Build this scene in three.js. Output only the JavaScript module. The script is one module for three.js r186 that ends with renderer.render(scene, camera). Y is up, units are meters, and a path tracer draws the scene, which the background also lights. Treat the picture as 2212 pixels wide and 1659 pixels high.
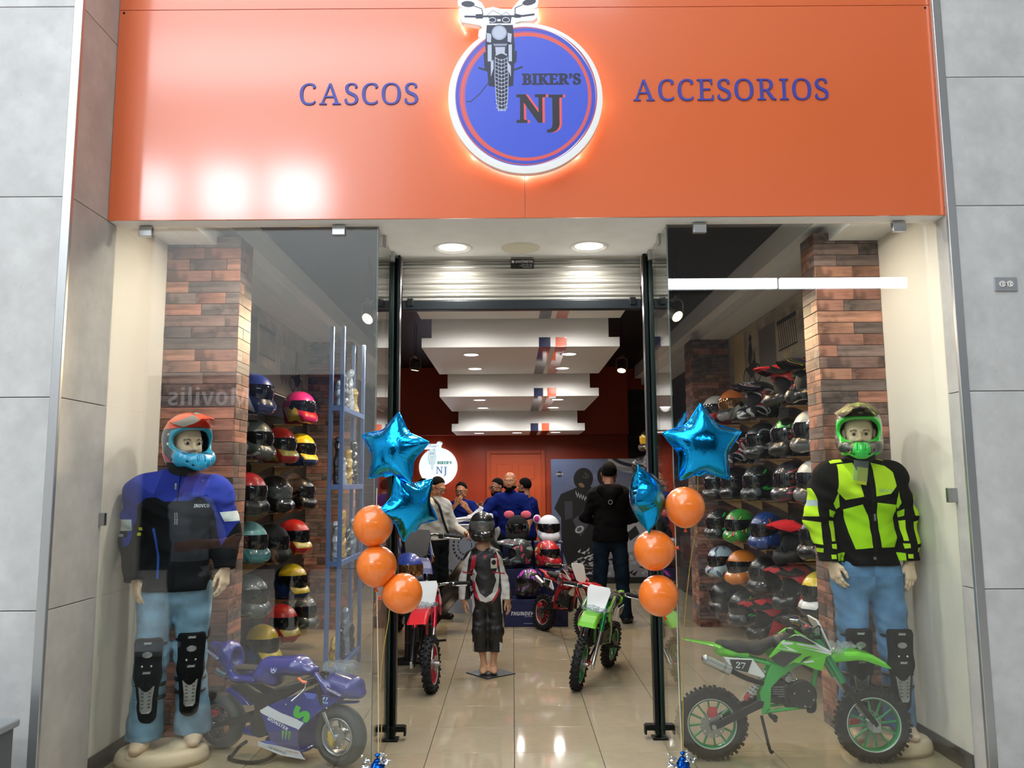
import * as THREE from 'three';
import { RoundedBoxGeometry } from 'three/addons/geometries/RoundedBoxGeometry.js';
import { mergeGeometries, mergeVertices } from 'three/addons/utils/BufferGeometryUtils.js';
import { RectAreaLightUniformsLib } from 'three/addons/lights/RectAreaLightUniformsLib.js';
import { FontLoader } from 'three/addons/loaders/FontLoader.js';
import { TextGeometry } from 'three/addons/geometries/TextGeometry.js';

// ---------------------------------------------------------------- camera, exposure, big lights
const scene = new THREE.Scene();
scene.background = new THREE.Color(0x0c0d0e);
const camera = new THREE.PerspectiveCamera(50.72, 2212 / 1659, 0.05, 100);
camera.rotation.order = 'YXZ';
camera.position.set(0, 1.55, 0);
camera.rotation.set(7 * Math.PI / 180, 0, -0.0066);
const renderer = new THREE.WebGLRenderer({ antialias: true });
renderer.toneMapping = THREE.LinearToneMapping;
renderer.toneMappingExposure = 1.0;
renderer.shadowMap.enabled = true;
RectAreaLightUniformsLib.init();

const ROOF = 9.2, FAR = 6.4;                      // mall hall: roof height, opposite shop front
function areaLight(x, y, z, tx, ty, tz, w, h, k, color = 0xffffff) {
  const l = new THREE.RectAreaLight(color, k, w, h);
  l.position.set(x, y, z); l.lookAt(tx, ty, tz); scene.add(l); return l;
}
areaLight(-2.2, ROOF - 0.12, 0.2, -2.2, 0, 0.2, 8, 6.4, 1.6, 0xf4f8ff);
areaLight(-4.4, ROOF - 0.12, 5.0, -4.4, 0, 5.6, 6.5, 2.2, 4.3, 0xf2f7ff);       // second skylight by the opposite wall         // skylight over the hall
const WINDOWS = [[-7.25, -6.53], [-6.0, -5.05], [-4.66, -3.58]];                // clerestory panes opposite, up to the left
for (const [a, b] of WINDOWS) areaLight((a + b) / 2, 7.16, FAR - 0.1, (a + b) / 2, 7.16, 0, b - a, 1.1, 25, 0xf2f7ff);

// ---------------------------------------------------------------- helpers
const R = (d) => d * Math.PI / 180;
let seed = 20240611;
const rnd = () => { seed = (seed * 1664525 + 1013904223) >>> 0; return seed / 4294967296; };
const rr = (a, b) => a + (b - a) * rnd();
const V = (x, y, z) => new THREE.Vector3(x, y, z);
const taken = {};
function numbered(name) {
  if (!(name in taken)) { taken[name] = 0; return name; }
  taken[name] += 1; return name + '_' + String(taken[name]).padStart(3, '0');
}
function shade(o) { o.castShadow = true; o.receiveShadow = true; return o; }
function mesh(name, geo, mat, parent) {
  if (Array.isArray(geo)) geo = merge(geo);
  const o = shade(new THREE.Mesh(geo, mat));
  o.name = parent ? name : numbered(name);
  (parent || scene).add(o); return o;
}
function tag(o, label, category, group) { o.userData.label = label; o.userData.category = category; if (group) o.userData.group = group; return o; }
function thing(name, label, category, pos = [0, 0, 0], turn = 0, group) {
  const o = new THREE.Group(); o.name = numbered(name); scene.add(o);
  o.position.set(...pos); o.rotation.y = turn; tag(o, label, category, group); return o;
}
function struct(name, geo, mat, parent) { const o = mesh(name, geo, mat, parent); if (!parent) o.userData.kind = 'structure'; return o; }
function dup(src, pos, turn, label, group) {
  const o = src.clone(); o.userData = { ...src.userData }; o.name = numbered(src.name.replace(/_\d{3}$/, '')); scene.add(o);
  o.position.set(...pos); o.rotation.set(0, turn || 0, 0);
  if (label) o.userData.label = label; if (group) o.userData.group = group; return o;
}
function merge(list) {
  const out = [];
  for (let g of list) {
    if (g.index) g = g.toNonIndexed();
    const n = g.attributes.position.count;
    if (!g.attributes.normal) g.computeVertexNormals();
    if (!g.attributes.uv) g.setAttribute('uv', new THREE.BufferAttribute(new Float32Array(n * 2), 2));
    const k = new THREE.BufferGeometry();
    for (const a of ['position', 'normal', 'uv']) k.setAttribute(a, g.attributes[a]);
    out.push(k);
  }
  return mergeGeometries(out);
}
const box = (w, h, d, x = 0, y = 0, z = 0) => new THREE.BoxGeometry(w, h, d).translate(x, y, z);
const rbox = (w, h, d, r, x = 0, y = 0, z = 0, s = 2) => new RoundedBoxGeometry(w, h, d, s, r).translate(x, y, z);
const span = (x0, x1, y0, y1, z0, z1) => box(x1 - x0, y1 - y0, z1 - z0, (x0 + x1) / 2, (y0 + y1) / 2, (z0 + z1) / 2);
const rspan = (x0, x1, y0, y1, z0, z1, r) => rbox(x1 - x0, y1 - y0, z1 - z0, r, (x0 + x1) / 2, (y0 + y1) / 2, (z0 + z1) / 2);
function rod(a, b, r1, r2 = r1, seg = 12, open = false) {
  const A = V(...a), B = V(...b), L = A.distanceTo(B);
  const g = new THREE.CylinderGeometry(r2, r1, L, seg, 1, open);
  const q = new THREE.Quaternion().setFromUnitVectors(V(0, 1, 0), B.clone().sub(A).normalize());
  return g.applyQuaternion(q).translate((A.x + B.x) / 2, (A.y + B.y) / 2, (A.z + B.z) / 2);
}
function tube(pts, r, seg = 8, n = 0, closed = false) {
  return new THREE.TubeGeometry(new THREE.CatmullRomCurve3(pts.map((p) => V(...p)), closed, 'centripetal'), n || pts.length * 6, r, seg, closed);
}
const ball = (r, x = 0, y = 0, z = 0, w = 16, h = 12, sx = 1, sy = 1, sz = 1) => new THREE.SphereGeometry(r, w, h).scale(sx, sy, sz).translate(x, y, z);
const disc = (r, t, x, y, z, axis = 'z', seg = 32) => { const g = new THREE.CylinderGeometry(r, r, t, seg); if (axis === 'z') g.rotateX(Math.PI / 2); if (axis === 'x') g.rotateZ(Math.PI / 2); return g.translate(x, y, z); };
const torus = (r, t, x, y, z, axis = 'z', s = 10, n = 40) => { const g = new THREE.TorusGeometry(r, t, s, n); if (axis === 'x') g.rotateY(Math.PI / 2); if (axis === 'y') g.rotateX(Math.PI / 2); return g.translate(x, y, z); };
function lathe(pts, seg = 40) { return new THREE.LatheGeometry(pts.map((p) => new THREE.Vector2(p[0], p[1])), seg); }
function shapeOf(pts, smooth) {
  const s = new THREE.Shape();
  if (smooth) { const c = new THREE.CatmullRomCurve3(pts.map((p) => V(p[0], p[1], 0)), true, 'centripetal').getPoints(pts.length * 6); s.setFromPoints(c.map((p) => new THREE.Vector2(p.x, p.y))); }
  else s.setFromPoints(pts.map((p) => new THREE.Vector2(p[0], p[1])));
  return s;
}
// outline in x,y given thickness along z (centred), soft edges
function plate(pts, t, { smooth = false, bevel = 0.004, holes = [], z = 0, seg = 2 } = {}) {
  const s = shapeOf(pts, smooth);
  for (const h of holes) s.holes.push(shapeOf(h, smooth));
  const b = Math.min(bevel, t / 2 - 0.0005);
  return new THREE.ExtrudeGeometry(s, { depth: t - 2 * b, bevelEnabled: b > 0, bevelThickness: b, bevelSize: b, bevelOffset: -b, bevelSegments: seg, curveSegments: 8 }).translate(0, 0, -t / 2 + b + z);
}
function planarUV(g, x0, x1, y0, y1, ax = 'x', ay = 'y') {
  const p = g.attributes.position, uv = new Float32Array(p.count * 2);
  const get = (a, i) => (a === 'x' ? p.getX(i) : a === 'y' ? p.getY(i) : p.getZ(i));
  for (let i = 0; i < p.count; i++) { uv[2 * i] = (get(ax, i) - x0) / (x1 - x0); uv[2 * i + 1] = (get(ay, i) - y0) / (y1 - y0); }
  g.setAttribute('uv', new THREE.BufferAttribute(uv, 2)); return g;
}
function metreUV(g, k = 1, ou = 0, ov = 0) {   // uv in metres by the way each face points
  if (g.index) g = g.toNonIndexed();
  const p = g.attributes.position, n = g.attributes.normal, uv = new Float32Array(p.count * 2);
  for (let i = 0; i < p.count; i++) {
    const ax = Math.abs(n.getX(i)), ay = Math.abs(n.getY(i)), az = Math.abs(n.getZ(i));
    let u, v;
    if (ay >= ax && ay >= az) { u = p.getX(i); v = p.getZ(i); } else if (ax >= az) { u = p.getZ(i); v = p.getY(i); } else { u = p.getX(i); v = p.getY(i); }
    uv[2 * i] = u * k + ou; uv[2 * i + 1] = v * k + ov;
  }
  g.setAttribute('uv', new THREE.BufferAttribute(uv, 2)); return g;
}
// ---------------------------------------------------------------- textures
function hash(x, y, s) { let h = (x * 374761393 + y * 668265263 + s * 2147483647) | 0; h = Math.imul(h ^ (h >>> 13), 1274126177); return ((h ^ (h >>> 16)) >>> 0) / 4294967296; }
function vnoise(x, y, per, s) {
  const xi = Math.floor(x), yi = Math.floor(y), fx = x - xi, fy = y - yi, m = (a) => ((a % per) + per) % per;
  const u = fx * fx * (3 - 2 * fx), v = fy * fy * (3 - 2 * fy);
  const a = hash(m(xi), m(yi), s), b = hash(m(xi + 1), m(yi), s), c = hash(m(xi), m(yi + 1), s), d = hash(m(xi + 1), m(yi + 1), s);
  return a + (b - a) * u + (c - a) * v + (a - b - c + d) * u * v;
}
function fbm(x, y, per, oct, s) { let f = 0, a = 0.5, t = 0; for (let o = 0; o < oct; o++) { f += a * vnoise(x, y, per, s + o); t += a; x *= 2; y *= 2; per *= 2; a *= 0.5; } return f / t; }
function dtex(w, h, fn, srgb = true, repeat = true) {
  const d = new Uint8Array(w * h * 4);
  for (let j = 0; j < h; j++) for (let i = 0; i < w; i++) { const c = fn(i / w, j / h); const k = (j * w + i) * 4; for (let q = 0; q < 3; q++) d[k + q] = Math.max(0, Math.min(255, c[q] * 255)); d[k + 3] = 255; }
  const t = new THREE.DataTexture(d, w, h); t.magFilter = THREE.LinearFilter; t.minFilter = THREE.LinearMipmapLinearFilter;
  if (srgb) t.colorSpace = THREE.SRGBColorSpace; if (repeat) t.wrapS = t.wrapT = THREE.RepeatWrapping; t.needsUpdate = true; return t;
}
const grey = (v) => [v, v, v];
function ctex(w, h, draw) {
  const c = document.createElement('canvas'); c.width = w; c.height = h; const g = c.getContext('2d'); draw(g, w, h);
  const t = new THREE.CanvasTexture(c); t.colorSpace = THREE.SRGBColorSpace; return t;
}
const std = (color, roughness = 0.6, metalness = 0, more = {}) => new THREE.MeshStandardMaterial({ color, roughness, metalness, ...more });
const phys = (color, roughness, more = {}) => new THREE.MeshPhysicalMaterial({ color, roughness, ...more });
const cloth = (color, more = {}) => phys(color, 0.85, { specularIntensity: 0.2, ...more });
const gloss = (color, more = {}) => phys(color, 0.35, { clearcoat: 1, clearcoatRoughness: 0.06, ...more });

const stoneTex = dtex(512, 512, (u, v) => { const a = fbm(u * 6, v * 6, 6, 5, 3), b = fbm(u * 24, v * 24, 24, 3, 9), s = vnoise(u * 90, v * 90, 90, 5) > 0.93 ? 0.05 : 0; return grey(0.9 + 0.13 * (a - 0.5) + 0.05 * (b - 0.5) - s * 0.7); });
const plasterTex = dtex(256, 256, (u, v) => grey(0.95 + 0.06 * (fbm(u * 8, v * 8, 8, 5, 21) - 0.5)));
const floorTex = dtex(512, 512, (u, v) => { const a = fbm(u * 5, v * 5, 5, 5, 33), b = fbm(u * 40, v * 40, 40, 2, 7); return [0.93 + 0.1 * (a - 0.5) + 0.04 * (b - 0.5), 0.93 + 0.09 * (a - 0.5) + 0.04 * (b - 0.5), 0.93 + 0.07 * (a - 0.5) + 0.04 * (b - 0.5)]; });
const grainTex = dtex(512, 256, (u, v) => {
  const w = fbm(u * 3, v * 24 + 2 * fbm(u * 4, v * 4, 4, 3, 2), 1e6, 4, 41), f = fbm(u * 10, v * 120, 1e6, 2, 8), kn = Math.pow(fbm(u * 9, v * 7, 9, 3, 77), 6) * 9;
  const q = 0.78 + 0.42 * (w - 0.5) + 0.16 * (f - 0.5) - 0.25 * Math.min(1, kn); return [q, q * 0.985, q * 0.97];
});
const grainBump = dtex(256, 256, (u, v) => grey(fbm(u * 3, v * 60, 1e6, 3, 41)), false);
const fabricTex = dtex(256, 256, (u, v) => grey(0.88 + 0.1 * ((Math.sin(u * 402) * Math.sin(v * 402)) > 0 ? 0.5 : -0.5) + 0.1 * (fbm(u * 12, v * 12, 12, 3, 4) - 0.5)));
const rubberBump = dtex(128, 128, (u, v) => grey(fbm(u * 30, v * 30, 30, 2, 6)), false);
const clothBump = dtex(256, 256, (u, v) => grey(fbm(u * 7, v * 5, 5, 4, 61)), false);

const M = {
  stone: std(0xdcdddb, 0.55, 0, { map: stoneTex }), stoneDark: std(0xd8d4cc, 0.6, 0, { map: stoneTex }), grout: std(0x8d8a84, 0.9),
  white: std(0xf0f0ed, 0.6, 0, { map: plasterTex }), cream: std(0xf0e8da, 0.7, 0, { map: plasterTex }), black: std(0x0b0b0c, 0.55), ceilingBlack: std(0x0a0a0b, 0.45),
  blackGloss: gloss(0x09090a), blackPlastic: std(0x131314, 0.45), darkMetal: std(0x17191a, 0.4, 0.7), chrome: std(0xcfd2d4, 0.16, 1), steel: std(0xb2b4b4, 0.34, 1), alu: std(0xc9cccd, 0.38, 0.9),
  rubber: std(0x141516, 0.75, 0, { bumpMap: rubberBump, bumpScale: 0.001 }), rubberGrey: std(0x2b2e2f, 0.6, 0, { bumpMap: rubberBump, bumpScale: 0.0006 }),
  glass: new THREE.MeshPhysicalMaterial({ color: 0xfafdfc, roughness: 0, transmission: 1, thickness: 0, ior: 1.7, metalness: 0 }),
  glassEdge: phys(0x5f7a70, 0.15, { transmission: 0.35, thickness: 0 }),
  orange: phys(0xdb6836, 0.34, { clearcoat: 1, clearcoatRoughness: 0.13 }),
  red: std(0xa83712, 0.42), skin: std(0x9a6246, 0.55), mannequin: std(0xdcbf9f, 0.5),
};
// ---------------------------------------------------------------- the hall outside
const XL = -2.29, XR = 2.445, CX = 0.08, ZF = -4.4, ZG = -4.5, ZW = -5.25, ZB = -13.5, SOF = 3.03, CEIL = 3.45;
struct('floor', metreUV(span(-11, 11, -0.12, -0.008, ZF + 0.4, FAR)), std(0xcdc7bb, 0.18, 0, { map: floorTex }));
struct('ceiling', [span(-11, 11, ROOF, ROOF + 0.2, ZF - 0.4, FAR + 0.3)], M.white).name = 'ceiling_hall';
{ // opposite shop front with its sign, seen only as a reflection in the panes
  const w = struct('wall_opposite', [span(-11, -7.25, 0, ROOF, FAR, FAR + 0.3), span(-3.2, -2.2, 0, ROOF, FAR, FAR + 0.3), span(-7.25, -3.2, 3.65, 6.61, FAR, FAR + 0.3), span(-7.25, -3.2, 7.71, ROOF, FAR, FAR + 0.3),
    span(-6.53, -6.0, 6.61, 7.71, FAR, FAR + 0.3), span(-5.05, -4.66, 6.61, 7.71, FAR, FAR + 0.3), span(-3.58, -3.2, 6.61, 7.71, FAR, FAR + 0.3)], std(0xe2e3e0, 0.7));
  struct('wall_opposite_shop', span(-2.2, 11, 0, ROOF, FAR, FAR + 0.3), std(0x4c4f52, 0.7));
  struct('wall_recess', [span(-7.4, -2.9, 0, 3.65, FAR + 2, FAR + 2.2), span(-7.4, -7.1, 0, 3.65, FAR + 0.3, FAR + 2), span(-3.2, -2.9, 0, 3.65, FAR + 0.3, FAR + 2), span(-7.4, -2.9, 3.65, 3.8, FAR + 0.3, FAR + 2.2), span(-7.4, -2.9, -0.1, 0, FAR, FAR + 2.2)], M.black);
  WINDOWS.forEach(([a, b], i) => { const p = struct('window_' + (i + 1), span(a, b, 6.61, 7.71, FAR + 0.05, FAR + 0.09), new THREE.MeshStandardMaterial({ color: 0xdfe6ee, emissive: 0xf2f7ff, emissiveIntensity: 4 })); struct('window_frame', [span(a, b, 6.61, 6.65, FAR - 0.02, FAR + 0.1)], M.alu, p); });
  const s = thing('shop_sign', 'dark blue sign band with white letters across the opposite shop', 'sign', [0, 0, 0]);
  mesh('panel', span(-7.05, -3.25, 2.85, 3.62, FAR - 0.1, FAR - 0.02), std(0x10204a, 0.4), s);
  const t = ctex(1024, 256, (g, W, H) => { g.fillStyle = '#10204a'; g.fillRect(0, 0, W, H); g.fillStyle = '#dfe6ee'; g.font = 'bold 190px sans-serif'; g.textBaseline = 'middle'; g.textAlign = 'center'; g.fillText('Movilis', W / 2, H / 2 + 6); });
  const q = new THREE.PlaneGeometry(2.5, 0.62).rotateY(Math.PI).translate(-5.75, 3.24, FAR - 0.105);
  mesh('lettering', q, std(0xffffff, 0.5, 0, { map: t }), s);
  for (const [x, y, w2] of [[3.9, 5.35, 2.45], [6.4, 5.35, 2.45], [1.4, 5.35, 2.45]]) {
    const f = thing('strip_lamp', 'long white strip lamp on the opposite wall, ' + (x < 2 ? 'end one nearer the blue sign' : x < 5 ? 'middle one of three' : 'end one farthest from the blue sign'), 'lamp', [x, y, FAR - 0.065], 0, 'strip lamps on the opposite wall');
    mesh('housing', box(w2 + 0.04, 0.24, 0.08, 0, 0, 0.02), M.alu, f);
    mesh('lamp_diffuser', box(w2, 0.2, 0.03, 0, 0, -0.04), new THREE.MeshStandardMaterial({ color: 0xffffff, emissive: 0xf4f9ff, emissiveIntensity: 9 }), f);
    areaLight(x, y, FAR - 0.14, x, y, 0, w2, 0.2, 6, 0xf4f9ff);
  }
}
struct('wall_hall_left', [span(-11.2, -11, 0, ROOF, ZF - 0.4, FAR + 0.3)], M.stone); struct('wall_hall_right', [span(11, 11.2, 0, ROOF, ZF - 0.4, FAR + 0.3)], M.stone);
struct('wall_front', [span(-11, 11, 4.7, ROOF, -4.9, ZF), span(-11, -3.3, 0, 4.7, -4.9, -4.1), span(3.4, 11, 0, 4.7, -4.9, -4.42)], M.stone);
{ const k = struct('skylight_window', span(-6.2, 1.8, ROOF - 0.06, ROOF, -3, 3.4), new THREE.MeshStandardMaterial({ color: 0xdfe6ee, emissive: 0xf4f8ff, emissiveIntensity: 2.6 })); k.name = 'window_4'; const k2 = struct('skylight_window', span(-7.65, -1.15, ROOF - 0.06, ROOF, 3.9, 6.1), new THREE.MeshStandardMaterial({ color: 0xdfe6ee, emissive: 0xf2f7ff, emissiveIntensity: 2.5 })); k2.name = 'window_5'; }

// ---------------------------------------------------------------- stone clad pillars
function clad(name, faces, cores, trims) {
  const p = struct(name, cores, M.grout);
  for (const f of faces) struct('stone_tile', metreUV(f.g, 1, rnd(), rnd()), f.m, p);
  for (const t of trims) struct('corner_trim', t, M.alu, p);
}
{
  const ys = [-0.09, 0.953, 1.993, 3.031, 4.076, 5.1], F = [], zf = -4.02, xe = -2.285;
  for (let i = 0; i < 5; i++) for (const [a, b] of [[-3.29, -2.87], [-2.867, xe]]) F.push({ g: rspan(a + 0.0015, b - 0.0015, ys[i] + 0.002, ys[i + 1] - 0.002, zf - 0.02, zf, 0.003), m: M.stone });
  for (let i = 0; i < 5; i++) F.push({ g: rspan(xe, xe + 0.02, ys[i] + 0.002, ys[i + 1] - 0.002, ZG - 0.01, zf - 0.004, 0.003), m: M.stoneDark });
  clad('wall_pillar_left', F, [span(-3.3, xe, 0, 5, ZG, zf - 0.018)], [rspan(xe - 0.022, xe + 0.026, 0, 5, zf - 0.02, zf + 0.006, 0.004)]);
}
{
  const ys = [-0.09, 0.981, 2.031, 3.073, 3.831, 5.1], F = [], zf = -4.37, xe = 2.46;
  for (let i = 0; i < 5; i++) for (const [a, b] of [[xe, 3.24], [3.243, 3.6]]) F.push({ g: rspan(a + 0.0015, b - 0.0015, ys[i] + 0.002, ys[i + 1] - 0.002, zf - 0.02, zf, 0.003), m: M.stone });
  for (let i = 0; i < 5; i++) F.push({ g: rspan(xe - 0.02, xe, ys[i] + 0.002, ys[i + 1] - 0.002, ZG - 0.01, zf - 0.004, 0.003), m: M.stoneDark });
  clad('wall_pillar_right', F, [span(xe, 3.6, 0, 5, ZG, zf - 0.018)], [rspan(xe - 0.026, xe + 0.022, 0, 5, zf - 0.02, zf + 0.006, 0.004)]);
}
// ---------------------------------------------------------------- fascia board and soffit
{
  const f = struct('wall_fascia', span(-2.275, 2.445, SOF + 0.02, 4.7, ZF - 0.14, ZF - 0.012), M.white);
  const P = [[-2.262, CX - 0.001, SOF, 4.288], [CX + 0.001, 2.438, SOF, 4.288], [-2.262, 2.438, 4.291, 4.7]];
  for (const [a, b, c, d] of P) struct('fascia_panel', rspan(a, b, c, d, ZF - 0.012, ZF, 0.0012), M.orange, f);
  for (const [x, y] of [[-2.235, 4.272], [2.41, 4.272]]) struct('screw', disc(0.006, 0.006, x, y, ZF), M.darkMetal, f);
  // soffit slab with three round openings
  const s = new THREE.Shape(); s.moveTo(-2.262, -ZF + 0.012); s.lineTo(2.438, -ZF + 0.012); s.lineTo(2.438, 4.54); s.lineTo(0.9, 4.54); s.lineTo(0.9, 5.3); s.lineTo(-0.77, 5.3); s.lineTo(-0.77, 4.54); s.lineTo(-2.262, 4.54);
  for (const [x, z] of [[-0.369, 4.975], [0.491, 4.968]]) { const h = new THREE.Path(); h.absarc(x, z, 0.098, 0, Math.PI * 2, true); s.holes.push(h); }
  struct('ceiling_soffit', new THREE.ExtrudeGeometry(s, { depth: 0.05, bevelEnabled: false, curveSegments: 32 }).rotateX(-Math.PI / 2).translate(0, SOF, 0), M.white);
  struct('ceiling_soffit_back', [span(-0.79, 0.92, SOF + 0.12, SOF + 0.17, -5.3, ZF - 0.1), span(-0.79, -0.77, SOF + 0.05, 3.2, -5.3, -4.62), span(0.9, 0.92, SOF + 0.05, 3.2, -5.3, -4.62), span(-2.275, 2.445, SOF + 0.05, 3.6, -4.55, -4.53)], M.white);
}
const glow = (c, k) => new THREE.MeshStandardMaterial({ color: 0xffffff, emissive: c, emissiveIntensity: k });
function downlight(x, y, z, r, k, label, group, flush = true, color = 0xfffaf5) {
  const d = thing('downlight', label, 'lamp', [x, y, z], 0, group);
  mesh('trim_ring', lathe([[r * 0.86, 0.012], [r * 0.9, -0.001], [r * 1.08, -0.007], [r * 1.22, -0.005], [r * 1.24, 0.0005]], 40), std(0xe6e6e2, 0.3, 0.2), d);
  if (!flush) mesh('reflector', lathe([[r * 0.88, 0.004], [r * 0.84, 0.03], [r * 0.8, 0.055]], 32), std(0xd8d8d4, 0.25, 0.6), d);
  mesh('lamp_disc', new THREE.CylinderGeometry(r * 0.86, r * 0.86, 0.006, 32).translate(0, flush ? -0.003 : 0.012, 0), glow(color, 5), d);
  const l = new THREE.SpotLight(color, k, 0, R(86), 0.35, 2); l.position.set(x, y - 0.015, z); l.target.position.set(x, y - 1, z); l.castShadow = true; l.shadow.radius = 3; scene.add(l, l.target);
  return d;
}
downlight(-0.369, SOF, -4.975, 0.1, 5, 'round white downlight in the soffit on the bare side of the centre cover', 'soffit downlights', false);
downlight(0.491, SOF, -4.968, 0.1, 5, 'round white downlight in the soffit nearer the wider word board', 'soffit downlights', false);
tag(mesh('ceiling_cover', lathe([[0, -0.008], [0.09, -0.008], [0.122, -0.003], [0.126, 0.004], [0, 0.004]], 40).translate(0.059, SOF, -4.985), std(0xcfc9b4, 0.6)), 'yellowed round blank cover in the soffit between two downlights', 'cover');

// ---------------------------------------------------------------- shop shell
struct('floor_base', span(XL - 0.1, XR + 0.1, -0.12, -0.012, ZB, ZF + 0.4), std(0x4a4038, 0.9)).name = 'floor_shop';
{
  const f = scene.getObjectByName('floor_shop'), tm = [0xb0a287, 0xada084, 0xb3a68c].map((c) => std(c, 0.06, 0, { map: floorTex }));
  const g0 = {};
  for (let i = -6; i < 6; i++) for (let j = 0; j < 20; j++) {
    const x0 = Math.max(i * 0.5, XL - 0.1), x1 = Math.min(i * 0.5 + 0.5, XR + 0.1), z1 = -3.925 - j * 0.5, z0 = Math.max(z1 - 0.5, ZB);
    if (x1 - x0 < 0.02 || z1 - z0 < 0.05) continue;
    const key = [(x1 - x0).toFixed(3), (z1 - z0).toFixed(3)].join();
    g0[key] ||= metreUV(rbox(x1 - x0 - 0.0035, 0.012, z1 - z0 - 0.0035, 0.0015, 0, 0, 0, 1), 0.8);
    const t = struct('floor_tile', g0[key], tm[Math.floor(rnd() * 3)], f); t.position.set((x0 + x1) / 2, -0.006, (z0 + z1) / 2);
  }
}
struct('wall_shop_left', span(XL - 0.12, XL, 0, CEIL, ZB, ZG - 0.012), M.cream); struct('wall_shop_right', span(XR, XR + 0.12, 0, CEIL, ZB, ZG - 0.012), M.cream);
struct('baseboard_left', rspan(XL, XL + 0.012, 0, 0.1, -5.24, -4.52, 0.003), M.blackGloss); struct('baseboard_right', rspan(XR - 0.012, XR, 0, 0.1, -5.24, -4.52, 0.003), M.blackGloss);
struct('ceiling_shop', span(XL - 0.1, XR + 0.1, CEIL, CEIL + 0.1, ZB, -4.55), M.ceilingBlack);
struct('wall_shutter_box', [span(-0.79, 0.92, SOF + 0.17, CEIL, -5.32, -4.62)], M.white);
struct('wall_rear', [span(XL - 0.1, XR + 0.1, 0, CEIL, ZB - 0.15, ZB)], M.red);
struct('wall_rear_beam', [span(XL, 1.9, 2.342, CEIL, ZB, -13.24)], M.red);
// side bulkheads in two steps
for (const s of [-1, 1]) {
  const X = s < 0 ? XL : XR, at = (o) => X - s * o, two = (a, b) => [Math.min(a, b), Math.max(a, b)];
  const [a0, a1] = two(X, at(0.325)), [b0, b1] = two(X, at(0.43));
  struct('ceiling_bulkhead_' + (s < 0 ? 'left' : 'right'), [rspan(a0, a1, 3.145, 3.25, -13.2, -4.56, 0.004), rspan(b0, b1, 3.25, 3.448, -13.2, -4.56, 0.004)], M.white);
}
// stepped white ceiling slabs with a navy and an orange stripe
const navyM = gloss(0x0d1a4a), orgM = gloss(0xe85a1c), slabM = std(0xf4f4f1, 0.5);
[[-7.98, -6.0, 3.19, 3.3], [-10.08, -8.06, 2.915, 3.012], [-12.2, -10.11, 2.635, 2.738], [-13.22, -12.15, 2.333, 2.445]].forEach(([zb, zf, y0, y1], i) => {
  const s = struct('ceiling_slab', rspan(CX - 0.99, CX + 1.01, y0, y1, zb, zf, 0.003), slabM); s.name = 'ceiling_slab_' + (i + 1);
  const top = i ? [3.19, 3.19, 2.915, 2.635][i] + 0.03 : CEIL;
  struct('riser', span(CX - 0.89, CX + 0.9, y1 - 0.002, Math.max(top, y1 + 0.12), zb + 0.05, zf - 0.012), slabM, s);
  for (const [a, b, m] of [[0.274, 0.39, navyM], [0.442, 0.554, orgM]]) struct('stripe', span(a, b, y0 - 0.0015, y1 + 0.0005, zb + 0.004, zf + 0.0015), m, s);
});
const DL = 'downlights in the stepped ceiling', spotSide = (x) => (x < 0 ? 'on the side without stripes' : 'beyond the orange stripe');
for (const [x, y, z] of [[-0.43, 3.19, -6.45], [0.61, 3.19, -6.45], [-0.43, 3.19, -7.45], [0.61, 3.19, -7.45]]) downlight(x, y, z, 0.082, 3.6, 'round downlight in the highest ceiling slab, ' + spotSide(x) + (z > -7 ? ' by its front edge' : ' by its rear edge'), DL);
for (const [x, y, z] of [[-0.432, 2.915, -8.52], [0.607, 2.915, -8.52], [-0.44, 2.915, -9.58], [0.604, 2.915, -9.58]]) downlight(x, y, z, 0.082, 3.6, 'round downlight in the second ceiling slab, ' + spotSide(x) + (z > -9 ? ' by its front edge' : ' by its rear edge'), DL);
for (const [x, y, z] of [[-0.422, 2.635, -10.5], [0.591, 2.635, -10.5], [-0.423, 2.635, -11.63], [0.592, 2.635, -11.63]]) downlight(x, y, z, 0.082, 3.6, 'round downlight in the third ceiling slab, ' + spotSide(x) + (z > -11 ? ' by its front edge' : ' by its rear edge'), DL);
for (const [x, y, z] of [[-0.516, 2.333, -12.6], [0.074, 2.333, -12.55], [0.666, 2.333, -12.5]]) downlight(x, y, z, 0.082, 2, 'round downlight in the lowest ceiling slab, ' + (Math.abs(x) < 0.2 ? 'middle one of three' : spotSide(x)), DL);

// ---------------------------------------------------------------- plank cladding
const plankC = [0xd99a84, 0xc28c7d, 0xa8877e, 0x998682, 0xe0a68c, 0xaa938c, 0xcb9382, 0x8c7a75];
const plankM = plankC.map((c) => std(c, 0.55, 0, { map: grainTex, bumpMap: grainBump, bumpScale: 0.0012 }));
const plankDark = [0x5a342a, 0x3a2722, 0x472d26, 0x2c2220].map((c) => std(c, 0.5, 0, { map: grainTex }));
const plankBlack = [0x1d1816, 0x14110f, 0x231b18, 0x100e0d].map((c) => std(c, 0.5, 0, { map: grainTex }));
const plankG = {};
function plankGeo(L, h, t, v) {
  const key = [L.toFixed(3), h, t, v].join();
  if (!plankG[key]) { const g = new RoundedBoxGeometry(L, h, t, 1, 0.0025); plankG[key] = metreUV(g, 1.3, v * 0.37, v * 0.61); }
  return plankG[key];
}
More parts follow.
